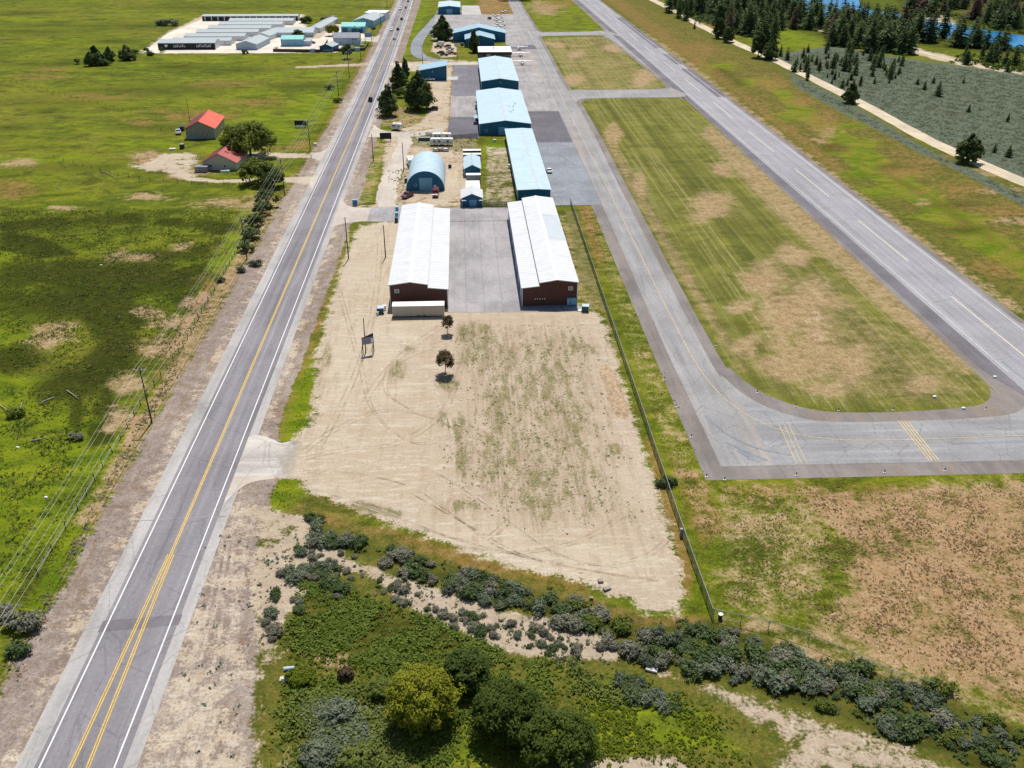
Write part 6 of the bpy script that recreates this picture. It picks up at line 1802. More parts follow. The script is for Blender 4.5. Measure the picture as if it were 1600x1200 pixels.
def car(label, loc, rz, color, kind='sedan', group=None, cat=None):
    """length runs along local +y (front)"""
    e = thing({'pickup': 'pickup_truck', 'van': 'van', 'suv': 'suv'}.get(kind, 'car'), label, cat or {'pickup': 'pickup truck', 'van': 'van'}.get(kind, 'car'), (loc[0], loc[1], 0.07), rz, group)
    pm = PAINTS[color]
    if kind == 'sedan':
        L, W, body = 4.6, 1.8, [(-2.3, 0.32), (2.3, 0.32), (2.28, 0.68), (1.1, 0.92), (-1.7, 0.95), (-2.28, 0.86)]
        gl = [(-1.65, 0.93), (1.0, 0.93), (0.3, 1.38), (-1.0, 1.38)]
        rf = (-0.98, 0.28, 1.38, 1.44)
    elif kind == 'suv':
        L, W, body = 4.8, 1.9, [(-2.4, 0.38), (2.4, 0.38), (2.38, 0.88), (1.2, 1.08), (-2.38, 1.10)]
        gl = [(-2.3, 1.09), (1.1, 1.08), (0.45, 1.68), (-2.1, 1.68)]
        rf = (-2.08, 0.42, 1.68, 1.76)
    elif kind == 'van':
        L, W, body = 5.6, 2.0, [(-2.8, 0.38), (2.8, 0.38), (2.75, 1.05), (2.05, 1.25), (1.3, 2.25), (-2.78, 2.3)]
        gl = [(1.22, 1.35), (2.0, 1.3), (1.42, 2.1), (1.2, 2.12)]
        rf = (-2.7, 1.2, 2.3, 2.36)
    else:
        L, W, body = 5.7, 2.0, [(-2.85, 0.5), (2.85, 0.5), (2.82, 1.02), (1.5, 1.18), (-0.55, 1.2), (-0.6, 0.78), (-2.7, 0.78), (-2.72, 1.15), (-2.85, 1.15)]
        gl = [(-0.5, 1.19), (1.4, 1.18), (0.75, 1.76), (-0.35, 1.76)]
        rf = (-0.33, 0.72, 1.76, 1.83)
    MB().extrude(body, -W / 2, W / 2, 'x').build('body', pm, e)
    MB().extrude(gl, -W / 2 + 0.1, W / 2 - 0.1, 'x').build('window', M['glass'], e)
    MB().box(-W / 2 + 0.14, W / 2 - 0.14, rf[0], rf[1], rf[2], rf[3]).build('roof', pm, e)
    if kind == 'pickup':
        for s in (-1, 1):
            MB().box(s * (W / 2 - 0.04) - 0.07, s * (W / 2 - 0.04) + 0.07, -2.7, -0.55, 0.781, 1.17).build('bed_side', pm, e)
    wheels(e, (-W / 2 + 0.08, W / 2 - 0.08), (-L * 0.30, L * 0.31), 0.36 if kind != 'pickup' else 0.42)
    for s in (-1, 1):
        MB().box(s * (W / 2 - 0.3) - 0.16, s * (W / 2 - 0.3) + 0.16, L / 2 - 0.06, L / 2 + 0.02, 0.62, 0.80).build('headlight', M['white'], e)
        MB().box(s * (W / 2 - 0.25) - 0.12, s * (W / 2 - 0.25) + 0.12, -L / 2 - 0.02, -L / 2 + 0.05, 0.68, 0.86).build('tail_light', PAINTS['red'], e)
    return e

NB, SB = 2.2, -2.3
def on_road(px, py, lane, rz):
    x, y = P(px, py)
    return (hx(y) + lane, y), rz
for px, py, lane, rz, colr, kind, lab in (
        (573, 158, NB, 0, 'black', 'pickup', "dark pickup alone on the highway, nearest vehicle driving away"),
        (613, 62, NB, 0, 'white', 'suv', "white car with dark windows on the highway, next after the dark pickup"),
        (609, 48, SB, PI, 'white', 'van', "white van coming down the left lane beside the blue car"),
        (620, 47, NB, 0, 'navy', 'suv', "dark blue car on the highway beside the white van"),
        (626, 31, NB, 0, 'black', 'suv', "black car on the highway above the blue car"),
        (624.5, 15, SB, PI, 'white', 'van', "tall white van near the top of the highway in the left lane"),
        (633, 13, NB, 0, 'black', 'sedan', "small dark car beside the tall white van near the top"),
        (638.5, 3, NB, 0, 'navy', 'sedan', "farthest dark car at the very top of the highway")):
    (loc, r) = on_road(px, py, lane, rz)
    o = car(lab, loc, r, colr, kind, "vehicles on the highway")
for px, py, rz, colr, kind, lab in (
        (677, 172, 1.4, 'black', 'suv', "black car parked in the shade of the large dark pine"),
        (421, 225, 1.5, 'black', 'pickup', "dark pickup parked in the grass right of the big willow"),
        (279, 209, 0.3, 'white', 'pickup', "white pickup parked left of the red-roofed barn"),
        (285, 203, 0.2, 'black', 'suv', "black car tucked behind the white pickup by the barn"),
        (637, 308, 2.6, 'maroon', 'pickup', "dark red pickup with white gear parked at the quonset's left front corner"),
        (681, 306, 3.1, 'maroon', 'van', "reddish van parked at the quonset's right front corner"),
        (857.5, 269, 0.1, 'white', 'sedan', "white car on the blue-grey apron beside the long shed"),
        (672, 126, 1.4, 'white', 'pickup', "white pickup parked at the front of the slanted blue workshop"),
        (685, 75, 1.3, 'maroon', 'pickup', "maroon pickup at the left of the upper parked row"),
        (688, 70.5, 1.3, 'white', 'van', "white van at the back left of the parking lot"),
        (699, 74, 1.2, 'navy', 'suv', "navy car in the upper parked row beside the maroon pickup"),
        (703, 78, 1.2, 'silver', 'pickup', "silver pickup at the right of the upper parked row"),
        (688, 84, 1.2, 'green', 'suv', "dark green car at the left of the lower parked row"),
        (694, 87, 1.2, 'black', 'pickup', "black pickup in the middle of the lower parked row"),
        (707, 85, 1.2, 'red', 'pickup', "red pickup at the right end of the lower parked row"),
        (702, 82, 1.2, 'white', 'sedan', "white car between the two parked rows"),
        (722, 71, 0.1, 'grey', 'suv', "grey car by the wide blue hangar's left corner"),
        (713, 72, 0.3, 'silver', 'sedan', "silver car parked near the pole by the wide blue hangar"),
        (674, 52, 0.2, 'black', 'suv', "black car left of the round dark tree on the loop road"),
        (680, 44, 1.0, 'white', 'sedan', "white car above the round dark tree on the apron edge"),
        (764.5, 30, 0.4, 'black', 'suv', "black car on the tie-down apron left of the planes"),
        (456, 57, 1.4, 'silver', 'pickup', "silver pickup parked behind the turquoise-roofed shop"),
        (508, 40, 1.3, 'black', 'pickup', "black pickup in the junk-strewn upper yard"),
        (502, 43, 1.0, 'white', 'van', "white van at the left of the upper yard's vehicles"),
        (513, 45, 1.5, 'silver', 'suv', "silver car at the front of the upper yard's vehicles"),
        (488, 68, 1.2, 'black', 'sedan', "black car beside the white annex of the turquoise-roofed shop"),
        (505, 30.5, 1.2, 'grey', 'pickup', "grey truck at the left of the row by the field edge"),
        (513, 30.5, 1.2, 'orange', 'van', "orange van in the row by the field edge"),
        (520, 30, 1.2, 'silver', 'van', "pale van at the right of the row by the field edge"),
        (583, 46, 0.6, 'black', 'suv', "black car parked roadside in front of the turquoise workshop"),
        (565, 72, 0.2, 'white', 'pickup', "white pickup parked right of the grey-roofed house")):
    x, y = P(px, py)
    car(lab, (x, y), rz, colr, kind)

def camper(label, px, py, rz, L, name="travel_trailer"):
    x, y = P(px, py)
    e = thing(name, label, "camper", (x, y, 0), rz)
    h = 2.9
    prof = [(-L / 2, 0.75), (L / 2 - 0.5, 0.75), (L / 2, 1.3), (L / 2 - 0.15, h - 0.35), (L / 2 - 0.6, h), (-L / 2 + 0.2, h), (-L / 2, h - 0.25)]
    MB().extrude(prof, -1.2, 1.2, 'x').build('body', M['white'], e)
    MB().box(-1.05, 1.05, -L / 2 + 0.5, L / 2 - 0.8, h + 0.005, h + 0.06).build('roof', M['offwhite'], e)
    for s in (-1, 1):
        MB().box(min(s * 1.205, s * 1.22), max(s * 1.205, s * 1.22), -L / 2 + 0.3, L / 2 - 0.6, 1.25, 1.5).build('stripe', M['grey'], e)
        for yy in (-L * 0.28, L * 0.1, L * 0.3):
            MB().box(min(s * 1.205, s * 1.24), max(s * 1.205, s * 1.24), yy - 0.5, yy + 0.5, 1.7, 2.3).build('window', M['glass'], e)
    MB().box(-0.6, 0.6, -L / 2 - 0.04, -L / 2 - 0.005, 1.6, 2.3).build('window', M['glass'], e)
    MB().box(1.205, 1.235, -0.6, 0.1, 0.8, 2.5).build('door', M['offwhite'], e)
    wheels(e, (-1.0, 1.0), (-0.5, 0.4), 0.36)
    MB().tube([(0, L / 2 - 0.2, 0.6), (0, L / 2 + 1.1, 0.5)], 0.07, 6).build('hitch', M['dark'], e)
    MB().box(-0.35, 0.35, -0.4, 0.4, h + 0.061, h + 0.3).build('roof_unit', M['offwhite'], e)
    return e
camper("white camper parked left of the quonset hut beside a pole", 642, 258, 0.15, 7.0)
camper("long white travel trailer behind the quonset hut, the front one of two", 690, 227, 1.52, 9.5)
camper("white travel trailer parked behind another behind the quonset hut", 690, 219, 1.54, 8.0)
camper("white trailer on the grass left of the pale drive entrance", 620, 203, 1.3, 4.5)
# flatbed trailer with odds and ends
x, y = P(688, 236)
e = thing("flatbed_trailer", "flatbed trailer loaded with white oddments behind the quonset hut", "trailer", (x, y, 0), 1.5)
MB().box(-1.1, 1.1, -3.5, 3.0, 0.6, 0.75).build('deck', M['dark'], e)
wheels(e, (-1.1, 1.1), (-0.6, 0.4), 0.34)
MB().tube([(0, 3.0, 0.6), (0, 4.3, 0.5)], 0.07, 6).build('drawbar', M['dark'], e)
for (bx, by, w, l, h, mt) in ((-0.4, -2.2, 0.9, 1.4, 0.5, 'white'), (0.4, 0.2, 0.8, 1.0, 0.4, 'offwhite'), (-0.3, 1.8, 1.0, 0.9, 0.3, 'white')):
    MB().box(bx - w / 2, bx + w / 2, by - l / 2, by + l / 2, 0.755, 0.755 + h).build('load_box', M[mt], e)

# ---- light aircraft
def plane(label, px, py, rz, stripe, low=False, scale=1.0):
    x, y = P(px, py)
    e = thing("light_airplane", label, "airplane", (x, y, 0.05), rz, "parked light airplanes")
    e.scale = (scale,) * 3
    secs = [(-4.2, 1.35, 0.12, 0.16), (-2.5, 1.3, 0.28, 0.34), (-0.6, 1.3, 0.55, 0.65), (0.9, 1.28, 0.58, 0.66), (1.9, 1.18, 0.50, 0.46), (3.1, 1.12, 0.36, 0.36), (3.5, 1.12, 0.16, 0.16)]
    a = MB()
    n = 12
    for (yy, zc, rx, rzz) in secs:
        a.v += [(rx * math.cos(2 * PI * k / n), yy, zc + rzz * math.sin(2 * PI * k / n)) for k in range(n)]
    for i in range(len(secs) - 1):
        for k in range(n):
            a.f.append((i * n + k, i * n + (k + 1) % n, (i + 1) * n + (k + 1) % n, (i + 1) * n + k))
    a.f += [tuple(range(n - 1, -1, -1)), tuple((len(secs) - 1) * n + k for k in range(n))]
    a.mi = [0] * len(a.f)
    a.build('fuselage', M['white'], e, True)
    zw = 0.85 if low else 2.02
    w = MB()
    prof = [(0.0, 1.6), (0.10, 1.45), (0.14, 1.0), (0.02, 0.05), (-0.03, 1.0)]
    for s in (-1, 1):
        rt_ = [(s * 0.0, v_, zw + u) for u, v_ in prof]
        tp = [(s * 5.3, 0.35 + v_ * 0.72, zw + 0.12 + u * 0.7) for u, v_ in prof]
        k = len(prof)
        w.quad_faces(rt_ + tp, [(i, (i + 1) % k, k + (i + 1) % k, k + i) for i in range(k)] + [tuple(range(k, 2 * k))])
    w.build('wing', M['white'], e)
    tpl = MB()
    tpl.extrude([(-1.7, 1.50), (1.7, 1.50), (1.7, 1.57), (-1.7, 1.57)], -4.25, -3.35)
    tpl.build('tailplane', M['white'], e)
    MB().extrude([(-4.35, 1.5), (-3.0, 1.5), (-3.9, 2.75), (-4.4, 2.75)], -0.05, 0.05, 'x').build('fin', PAINTS[stripe], e)
    MB().extrude([(0.2, 1.55), (1.75, 1.55), (1.0, 2.0), (0.2, 2.0)], -0.52, 0.52, 'x').build('window', M['glass'], e)
    for s in (-1, 1):
        MB().box(min(s * 0.57, s * 0.62), max(s * 0.57, s * 0.62), -2.0, 1.2, 1.12, 1.26).build('stripe', PAINTS[stripe], e)
        if not low:
            MB().tube([(s * 0.5, 0.9, 0.95), (s * 2.6, 1.0, zw + 0.02)], 0.045, 5).build('wing_strut', M['white'], e)
        MB().tube([(s * 0.4, 0.5, 0.95), (s * 1.1, 0.5, 0.25)], 0.05, 5).build('landing_gear', M['white'], e)
        MB().wheel(s * 1.15, 0.5, 0.22, 0.22, 0.16).build('wheel', M['black'], e)
    MB().tube([(0, 2.8, 0.9), (0, 2.9, 0.2)], 0.05, 5).build('landing_gear', M['white'], e)
    MB().wheel(0, 2.9, 0.2, 0.2, 0.14).build('wheel', M['black'], e)
    MB().box(-0.95, 0.95, 3.52, 3.56, 1.04, 1.2).build('propeller', M['dark'], e)
    return e
for px, py, rz, st, low, lab in ((811, 78, 2.9, 'red', False, "white airplane with red tail, top one beside the brown office"), (813, 88, 3.05, 'grey', False, "white airplane in the middle of the trio beside the brown office"), (816, 101, 3.1, 'grey', False, "white airplane nearest the camera, below the brown office on the apron"),
                                 (781, 44, 1.5, 'navy', True, "white airplane at the lower end of the tie-down row"), (779, 38, 1.5, 'blue', True, "white airplane second from the bottom of the tie-down row"), (777, 32, 1.5, 'navy', True, "blue-trimmed airplane second from the top of the tie-down row"), (776, 26, 1.5, 'blue', True, "white airplane at the top of the tie-down row"),
                                 (788, 19.5, 1.5, 'grey', True, "white airplane parked on the grass above the tie-down row")):
    plane(lab, px, py, rz, st, low, 1.15 if not low else 0.95)

# ================================================================== SMALL THINGS
# two-post sign on the lot with a tall bare pole
x, y = P(576, 552)
e = thing("sign_board", "two-post sign board with an angled blank panel standing on the dirt lot", "sign", (x, y, 0), math.radians(20))
for s in (-1, 1):
    MB().tube([(s * 1.25, 0, 0), (s * 1.25, 0, 4.2)], 0.11, 6).build('post', M['wood'], e)
    MB().tube([(s * 1.25, 1.5, 0), (s * 1.25, 0.1, 2.4)], 0.07, 6).build('brace', M['wood'], e)
MB().box(-1.36, 1.36, -0.16, -0.12, 2.4, 4.1).build('panel', paint("slate_sign_panel", (0.20, 0.23, 0.31), 0.5, 0.08), e)
MB().extrude([(-1.36, 4.11), (1.36, 4.11), (1.36, 4.9), (1.2, 4.9)], -0.14, -0.04).build('top_board', paint("dark_brown_board", (0.07, 0.035, 0.03), 0.8, 0.2), e)
MB().box(0.75, 1.2, -0.19, -0.165, 2.7, 3.7).build('notice', M['white'], e)
x, y = P(571.5, 551)
o = MB().tube([(0, 0, 0), (0.1, 0.1, 8.6)], [0.14, 0.09], 7).build("wooden_pole", M['wood'])
o.location = (x, y, 0)
tag(o, "tall bare wooden pole beside the two-post sign on the dirt lot", "pole")
# dark hoarding by the drive
x, y = P(603, 221)
e = thing("sign_board", "dark blank hoarding on two posts beside the pale drive entrance", "sign", (x, y, 0), 0.05)
MB().box(-2.4, 2.4, -0.1, 0.1, 1.0, 3.6).build('panel', M['black_wall'], e)
for s in (-1, 1):
    MB().tube([(s * 2.0, 0.2, 0), (s * 2.0, 0.2, 3.4)], 0.12, 6).build('post', M['wood'], e)
x, y = P(470, 199)
e = thing("sign_board", "dark panel and white board standing in the meadow by the highway", "sign", (x, y, 0), 0.0)
MB().box(-2.6, 2.6, -0.1, 0.1, 0.8, 3.0).build('panel', M['black_wall'], e)
MB().box(-1.8, 1.2, -1.6, -1.5, 0.2, 1.2).build('board', M['white'], e)
for s in (-1, 1):
    MB().tube([(s * 2.2, 0.2, 0), (s * 2.2, 0.2, 2.9)], 0.1, 6).build('post', M['wood'], e)
x, y = P(576, 66)
e = thing("sign_board", "tall green-framed roadside sign at the storage yard entrance", "sign", (x, y, 0), 0.2)
for s in (-1, 1):
    MB().tube([(s * 2.2, 0, 0), (s * 2.2, 0, 6.4)], 0.14, 6).build('post', M['grey'], e)
MB().box(-2.5, 2.5, -0.12, 0.12, 3.2, 6.2).build('panel', M['wall_sky'], e)

# propane tank and bins by the brown hangars
def skid_bin(label, px, py, rz=0.0, mt='white', dark='green_box'):
    x, y = P(px, py)
    e = thing("waste_bin", label, "bin", (x, y, 0), rz)
    MB().extrude([(-0.75, 0), (0.75, 0), (0.85, 1.5), (-0.85, 1.5)], -0.7, 0.7).build('body', M[dark], e)
    MB().extrude([(-0.75, 1.5), (0.75, 1.62), (0.75, 1.7), (-0.75, 1.58)], -0.75, 1.0, 'x').build('lid', M['wall_pblue'], e)
    for s in (-1, 1):
        MB().box(s * 0.92 - 0.08, s * 0.92 + 0.08, -0.3, 0.3, 0.6, 0.85).build('handle', M[mt], e)
    return e
skid_bin("dark steel bin with pale lid standing left of the brown hangar's front corner", 594.5, 489, 0.1)
skid_bin("dark green bin with pale lid at the right hangar's outer front corner", 914, 486, -0.2)
for (px, py, w, l, h, mt, lb) in ((600.5, 484, 0.8, 0.6, 1.2, 'white', "white cabinet beside the dark steel bin"), (908, 485.5, 1.4, 0.8, 0.15, 'white', "white slab lying beside the dark green bin"), (590.5, 492, 0.5, 0.5, 0.9, 'offwhite', "small white drum left of the dark steel bin")):
    x, y = P(px, py)
    o = MB().box(-w / 2, w / 2, -l / 2, l / 2, 0, h * 0.9).box(-w / 2 - .04, w / 2 + .04, -l / 2 - .04, l / 2 + .04, h * 0.9, h).build("utility_cabinet", M[mt])
    o.location = (x, y, 0)
    tag(o, lb, "cabinet")
# blue mailbox cabinet at the paved entrance
x, y = P(555, 321)
e = thing("mail_cabinet", "blue cabinet beside the paved entrance from the highway", "cabinet", (x, y, 0))
MB().box(-0.8, 0.8, -0.35, 0.35, 0.3, 1.9).build('body', paint("bright_blue_steel", (0.03, 0.16, 0.40), 0.5, 0.1), e)
MB().box(-0.9, 0.9, -0.45, 0.45, 1.9, 2.0).build('cap', M['wall_sky'], e)
MB().box(-0.4, 0.4, -0.2, 0.2, 0.0, 0.3).build('base', M['concrete_obj'], e)
# service units along the left hangar's back
for k, (px, py) in enumerate(((620.5, 330), (620, 339), (619.5, 347))):
    x, y = P(px, py)
    o = MB().box(-0.5, 0.5, -0.6, 0.6, 0, 1.5).box(-0.55, 0.55, -0.65, 0.65, 1.5, 1.58).build("utility_cabinet", M['wall_sky' if k < 2 else 'green_box'])
    o.location = (x, y, 0)
    tag(o, ("pale blue cabinet at the back corner of the left brown hangar", "pale blue cabinet in the middle of three behind the brown hangar's corner", "dark green cabinet nearest the camera at the left hangar's back corner")[k], "cabinet")
# dumpster, boxes and clutter near the sheds
for (px, py, w, l, h, mt, lb) in ((663, 219.5, 5.0, 1.6, 1.3, 'green_box', "long green steel skip in the weeds left of the travel trailers"), (763.5, 92.5, 2.4, 3.0, 2.6, 'wall_grey', "grey box truck body left of the brown office"), (797, 262, 1.3, 1.2, 1.2, 'white', "white box against the long pale blue shed"), (773, 221, 1.2, 0.8, 0.8, 'white', "white box in the grass strip below the large hangar"),
                                  (745, 170, 1.6, 3.0, 2.2, 'wall_sky', "pale blue box at the large hangar's left wall"), (747, 188, 2.2, 3.0, 2.2, 'dark', "dark open skip at the large hangar's left front corner"), (703, 262, 1.2, 1.2, 1.3, 'dark', "dark drum right of the quonset hut"), (635, 285, 1.2, 1.0, 1.5, 'dark', "dark cabinet left of the quonset hut"),
                                  (270, 234, 2.4, 1.2, 0.5, 'white', "white panel lying in the grass below the barn"), (285, 232, 1.6, 1.6, 1.8, 'dark', "dark tank in the grass below the barn"), (352, 269, 3.2, 1.2, 0.7, 'white', "white tank lying beside the cream farmhouse"), (558.5, 80, 3.2, 2.6, 2.2, 'wall_sky', "turquoise box at the dark board fence"),
                                  (489, 81.5, 3.0, 2.6, 2.0, 'wall_pblue', "pale blue box standing at the shop yard's front fence"), (432, 78, 2.2, 2.2, 1.6, 'offwhite', "white box at the left end of the shop yard fence"), (493, 228, 1.2, 1.0, 1.1, 'white', "white box beside the upper farm driveway")):
    x, y = P(px, py)
    e = thing("storage_box" if mt != 'dark' else "steel_drum", lb, "box", (x, y, 0))
    MB().box(-w / 2, w / 2, -l / 2, l / 2, 0, h).build('body', M[mt], e)
    MB().box(-w / 2 - 0.05, w / 2 + 0.05, -l / 2 - 0.05, l / 2 + 0.05, h, h + 0.08).build('lid', M['offwhite' if mt == 'white' else 'grey'], e)
# mailboxes by the drive
for px, py, lb in ((486.5, 247, "mailbox on a post at the upper farm driveway"), (610, 190, "post box near the pale drive entrance")):
    x, y = P(px, py)
    e = thing("mailbox", lb, "mailbox", (x, y, 0))
    MB().tube([(0, 0, 0), (0, 0, 1.1)], 0.07, 6).build('post', M['wood'], e)
    MB().extrude([(-0.16, 1.1), (0.16, 1.1), (0.16, 1.3), (0.08, 1.42), (-0.08, 1.42), (-0.16, 1.3)], -0.35, 0.3).build('box', M['grey'], e)

# slabs, rocks and the culvert in the foreground brush
for (px, py, w, l, rz, lb) in ((1018, 1047, 1.7, 1.0, -0.3, "flat white slab at the tip of the pale track"), (983, 1026, 0.9, 0.6, -0.4, "small white slab above the larger one in the brush"), (865, 944, 0.6, 1.4, 0.2, "upright white slab in the dark brush band"), (851, 974, 0.5, 0.4, 0.2, "small pale stone at the foot of the brush band"), (924, 936, 0.6, 0.4, 0, "small pale stone at the tip of the dirt lot"), (948, 921, 1.3, 0.7, 0.5, "broken concrete piece at the lot's lower right edge"), (938, 909, 0.9, 0.7, 0.2, "old tyre and concrete at the lot's lower edge")):
    x, y = P(px, py)
    a = MB()
    q = [(-w / 2, -l / 2 * 0.8), (w / 2 * 0.9, -l / 2), (w / 2, l / 2 * 0.7), (-w / 2 * 0.8, l / 2)]
    a.quad_faces([(u, v_, 0) for u, v_ in q] + [(u * 0.95, v_ * 0.95, 0.3) for u, v_ in q], [(3, 2, 1, 0), (4, 5, 6, 7), (0, 1, 5, 4), (1, 2, 6, 5), (2, 3, 7, 6), (3, 0, 4, 7)])
    o = a.build("concrete_slab", M['wood_old'] if px in (948, 938, 924, 851) else M['concrete_obj'])
    o.location = (x, y, 0.1)
    o.rotation_euler = (0.1, 0.05, rz)
    tag(o, lb, "slab")
x, y = P(452, 1047)
o = MB().tube([(-0.7, 0, 0.25), (0.7, 0.1, 0.28)], 0.28, 12).build("culvert_pipe", M['wall_pblue'])
o.location = (x, y, 0)
tag(o, "pale culvert pipe end poking out at the left edge of the brush", "pipe")
x, y = P(448, 1062)
o = MB().box(-0.9, 0.9, -0.35, 0.35, 0, 0.25).box(-0.7, 0.5, -0.25, 0.3, 0.25, 0.4).build("concrete_slab", M['concrete_obj'])
o.location = (x, y, 0)
tag(o, "concrete lump below the culvert pipe", "slab")
x, y = P(1125, 967)
e = thing("steel_drum", "white-topped drum just inside the corner of the chain-link fence", "drum", (x, y, 0))
MB().tube([(0, 0, 0), (0, 0, 0.85)], 0.32, 12).build('body', M['dark'], e)
MB().tube([(0, 0, 0.85), (0, 0, 0.95)], 0.34, 12).build('lid', M['white'], e)
# fallen timber in the left meadow
for (a_, b_, lb) in (((105, 611), (123, 625), "bleached log in the left meadow, upper one"), ((48, 690), (78, 686), "bleached branch lying before the grey brush in the left meadow"), ((0, 634), (14, 645), "bleached log at the left picture edge"), ((28, 650), (36, 630), "pale dead trunk leaning in the bright bush of the left meadow"), ((84, 622), (62, 632), "thin bleached branch between the logs in the left meadow"), ((87, 293), (97, 298), "pale log lying in the far left meadow"), ((160, 268), (180, 278), "pale log near the farmyard fence")):
    p, q = P(*a_), P(*b_)
    o = MB().tube([(0, 0, 0.15), ((q[0] - p[0]) * 0.5, (q[1] - p[1]) * 0.5, 0.3), (q[0] - p[0], q[1] - p[1], 0.35)], [0.14, 0.11, 0.05], 6).build("fallen_log", M['wood_old'])
    o.location = (p[0], p[1], 0)
    tag(o, lb, "log")
for (px, py, lb) in ((72, 778, "white stone in the left meadow below the wires"), (28, 700, "tiny white stone in the left meadow near the picture edge"), (158, 415, "white stone in the dark wet meadow")):
    x, y = P(px, py)
    o = MB().box(-0.25, 0.25, -0.2, 0.2, 0, 0.2).box(-0.18, 0.15, -0.15, 0.14, 0.2, 0.3).build("stone", M['white'])
    o.location = (x, y, 0)
    tag(o, lb, "stone")

# taxiway edge lights
proto = None
LIGHTS = [(1056, 636, "at the fence-side bend of the taxiway"), (1080, 683, "on the fence-side shoulder above the taxiway corner"), (1104, 745, "at the outer corner of the taxiway"), (1132, 750, "just right of the outer taxiway corner"), (1244, 743, "below the faded hold lines"), (1382, 739, "midway along the bottom shoulder"), (1476, 736, "below the bright yellow hold lines"),
          (1183, 614, "on the inner shoulder where the taxiway turns"), (1243, 635, "on the bend at the lower left of the infield"), (1310, 642, "under the infield's bottom edge"), (1395, 641, "under the infield's bottom edge, next to the right"), (1540, 640, "at the infield's bottom right bend"), (1038, 593, "farther up the fence-side shoulder"), (1118, 540, "up the infield-side shoulder")]
for px, py, w in LIGHTS:
    x, y = P(px, py)
    if proto is None:
        e = proto = thing("taxiway_light", "", "light", (x, y, 0), 0, "taxiway edge lights")
        MB().tube([(0, 0, 0), (0, 0, 0.45)], 0.07, 6).build('stem', M['dark'], e)
        MB().tube([(0, 0, 0.45), (0, 0, 0.68)], [0.13, 0.09], 8).build('lens', paint("blue_lens", (0.02, 0.06, 0.30), 0.2, 0.05), e)
        MB().tube([(0, 0, 0), (0, 0, 0.06)], 0.2, 10).build('base', M['white'], e)
    else:
        e = copy_tree(proto)
        e.location = (x, y, 0)
    e['label'] = "small blue taxiway edge light " + w
# roadside delineator tufts: small dark weeds along the pavement edge
for (px, py, lb) in ((1460, 621, "white runway marker on the infield's lower edge"), (1505, 639, "white marker block at the infield's lower right"), (1554, 590, "small white marker near the runway at the infield's right end")):
    x, y = P(px, py)
    o = MB().box(-0.35, 0.35, -0.25, 0.25, 0.05, 0.3).box(-0.3, 0.3, -0.2, 0.2, 0.3, 0.38).build("runway_marker", M['white'])
    o.location = (x, y, 0)
    tag(o, lb, "marker")

# ---- spoil heap beside the fence
def heap(name, pts, h, mat):
    C = np.array([P(*p) for p in pts])
    c0 = C.mean(0)
    a = MB()
    L = densify([tuple(p) for p in C], 1.2)
    rings = []
    for i, (x, y) in enumerate(L):
        d = Vector((L[min(i + 1, len(L) - 1)][0] - L[max(i - 1, 0)][0], L[min(i + 1, len(L) - 1)][1] - L[max(i - 1, 0)][1])).normalized()
        nx, ny = -d.y, d.x
        end = min(1.0, min(i, len(L) - 1 - i) / 2.0)
        hh = h * end * random.uniform(0.65, 1.15)
        for u, z in ((-1.7, -0.02), (-1.0, 0.5), (-0.3, 0.95), (0.3, 1.0), (1.0, 0.55), (1.7, -0.02)):
            jj = random.uniform(-0.25, 0.25)
            a.v.append((x + nx * u * (0.4 + 0.6 * end) + jj * 0.4, y + ny * u * (0.4 + 0.6 * end) + jj * 0.4, z * hh + (0.0 if z < 0 else random.uniform(-0.08, 0.08) * end)))
    for i in range(len(L) - 1):
        for k in range(5):
            a.f.append((i * 6 + k, i * 6 + k + 1, (i + 1) * 6 + k + 1, (i + 1) * 6 + k))
    a.mi = [0] * len(a.f)
    o = a.build(name, mat, None, True)
    o['kind'] = 'structure'
t = NT("heaped_soil")
n = t.noise(t.coord(), 1.2, 6, 0.7)
M['soil'] = t.finish(t.mix(t.rng(n, 0.35, 0.65), (0.26, 0.18, 0.115), (0.45, 0.34, 0.22)), 0.95, 0, t.bump(n, 0.6, 0.2), 0.05)
heap("dirt_mound", ((953, 588), (958, 605), (966, 630), (974, 655)), 0.75, M['soil'])
heap("dirt_mound", ((945, 570), (948, 582), (953, 600)), 0.45, M['soil'])

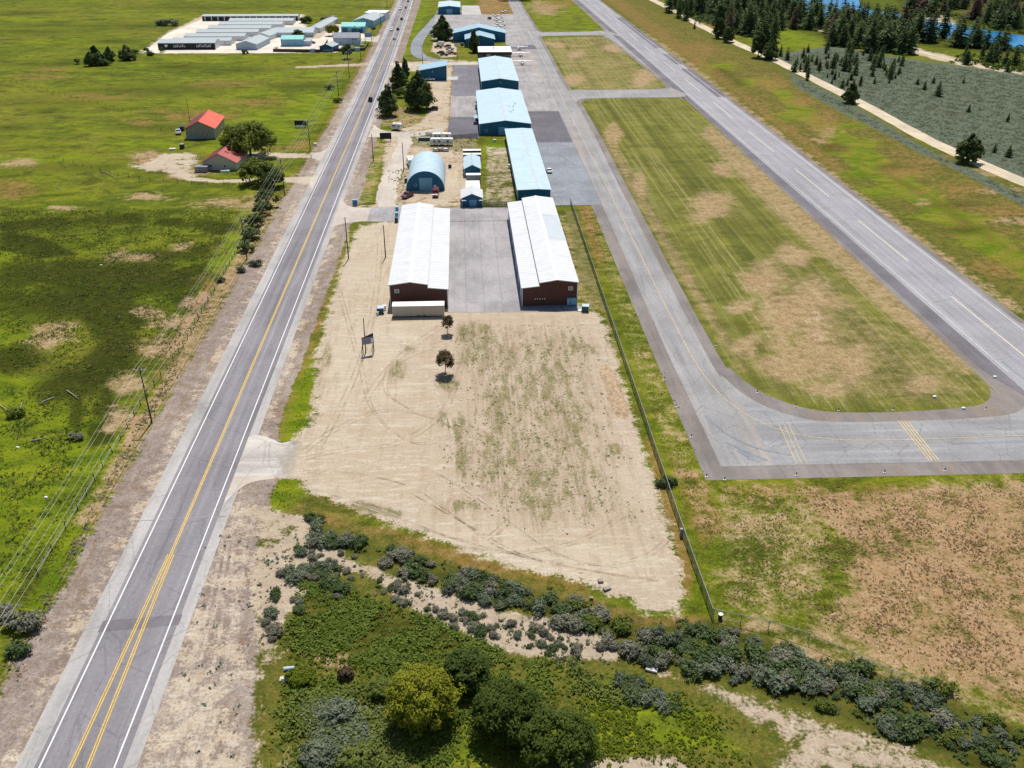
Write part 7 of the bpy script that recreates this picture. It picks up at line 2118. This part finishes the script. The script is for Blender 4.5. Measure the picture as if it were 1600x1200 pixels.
# ---- tyre tracks pressed into the lot
def track_mat(name, c1, c2, a):
    t = NT(name)
    n = t.noise(t.coord(), 1.6, 5, 0.7)
    n2 = t.noise(t.coord(), 0.35, 3, 0.6)
    return t.finish(t.mix(t.rng(n, 0.35, 0.65), c1, c2), 0.95, 0, None, 0.05, t.math('MULTIPLY', t.rng(t.math('ADD', t.math('MULTIPLY', n, 0.5), t.math('MULTIPLY', n2, 0.5)), 0.42, 0.60), a))
M['track_d'] = track_mat("dark_wheel_track", (0.30, 0.215, 0.145), (0.40, 0.30, 0.21), 0.42)
M['track_l'] = track_mat("pale_wheel_track", (0.56, 0.46, 0.34), (0.64, 0.56, 0.46), 0.6)
def tracks(name, paths, mat, w, z):
    a = MB()
    for p in paths:
        ln = smooth_line(PP(p), 10)
        o = strip_pts(ln, w, 0.05)
        k = len(ln)
        b = len(a.v)
        a.v += [(x, y, z) for x, y in o]
        for i in range(k - 1):
            a.f.append((b + i, b + i + 1, b + 2 * k - 2 - i, b + 2 * k - 1 - i))
            a.mi.append(0)
    ob = a.build(name, mat)
    ob['kind'] = 'structure'
def pair(p, d=7):
    return [p, [(x + d, y + d * 0.45) for x, y in p]]
TD = []
for p in ([(470, 715), (540, 700), (620, 690), (690, 640), (720, 560), (735, 500)], [(472, 735), (560, 740), (640, 760), (700, 800), (790, 860), (900, 880), (1000, 870), (1050, 830)], [(520, 430), (540, 500), (560, 570), (580, 640), (640, 690), (700, 680)],
          [(640, 640), (600, 610), (610, 570), (660, 545), (700, 530)], [(560, 640), (590, 590), (640, 540), (700, 500)], [(500, 690), (540, 610), (570, 530), (585, 450), (590, 380)], [(700, 850), (800, 862), (880, 850), (930, 830), (975, 800)], [(690, 836), (720, 842), (760, 838), (790, 812)],
          [(640, 770), (720, 815), (820, 868), (930, 892), (1020, 905)], [(470, 705), (520, 670), (600, 640), (690, 660), (760, 720)], [(760, 505), (765, 600), (772, 700), (790, 820)], [(790, 505), (800, 600), (812, 720), (835, 830)], [(850, 505), (868, 600), (890, 700), (915, 820)]):
    TD += pair(p)
tracks("dirt_track", TD, M['track_d'], 0.32, 0.012)
TL = []
for p in ([(470, 725), (560, 718), (660, 730), (760, 790), (860, 860), (960, 885), (1040, 870)], [(545, 360), (540, 430), (545, 520), (550, 600), (530, 690)], [(570, 360), (572, 430), (566, 520), (580, 600), (600, 690)], [(480, 760), (600, 800), (700, 838), (820, 870)], [(600, 520), (640, 560), (690, 640), (700, 720)], [(940, 520), (960, 640), (1000, 760), (1030, 860)]):
    TL += pair(p, 9)
tracks("dirt_track", TL, M['track_l'], 0.7, 0.008)
tracks("gravel_track", pair([(300, 1210), (330, 1060), (352, 940), (368, 840)], 16) + pair([(260, 1210), (300, 1040), (330, 930), (350, 830)], 10), M['track_l'], 0.55, 0.010)
tracks("farm_track", pair([(118, 112), (150, 128), (210, 148), (255, 168), (262, 178)], 4) + pair([(0, 145), (80, 158), (180, 178), (260, 185)], 3), track_mat("faint_grass_track", (0.16, 0.15, 0.04), (0.22, 0.19, 0.06), 0.6), 0.7, 0.010)
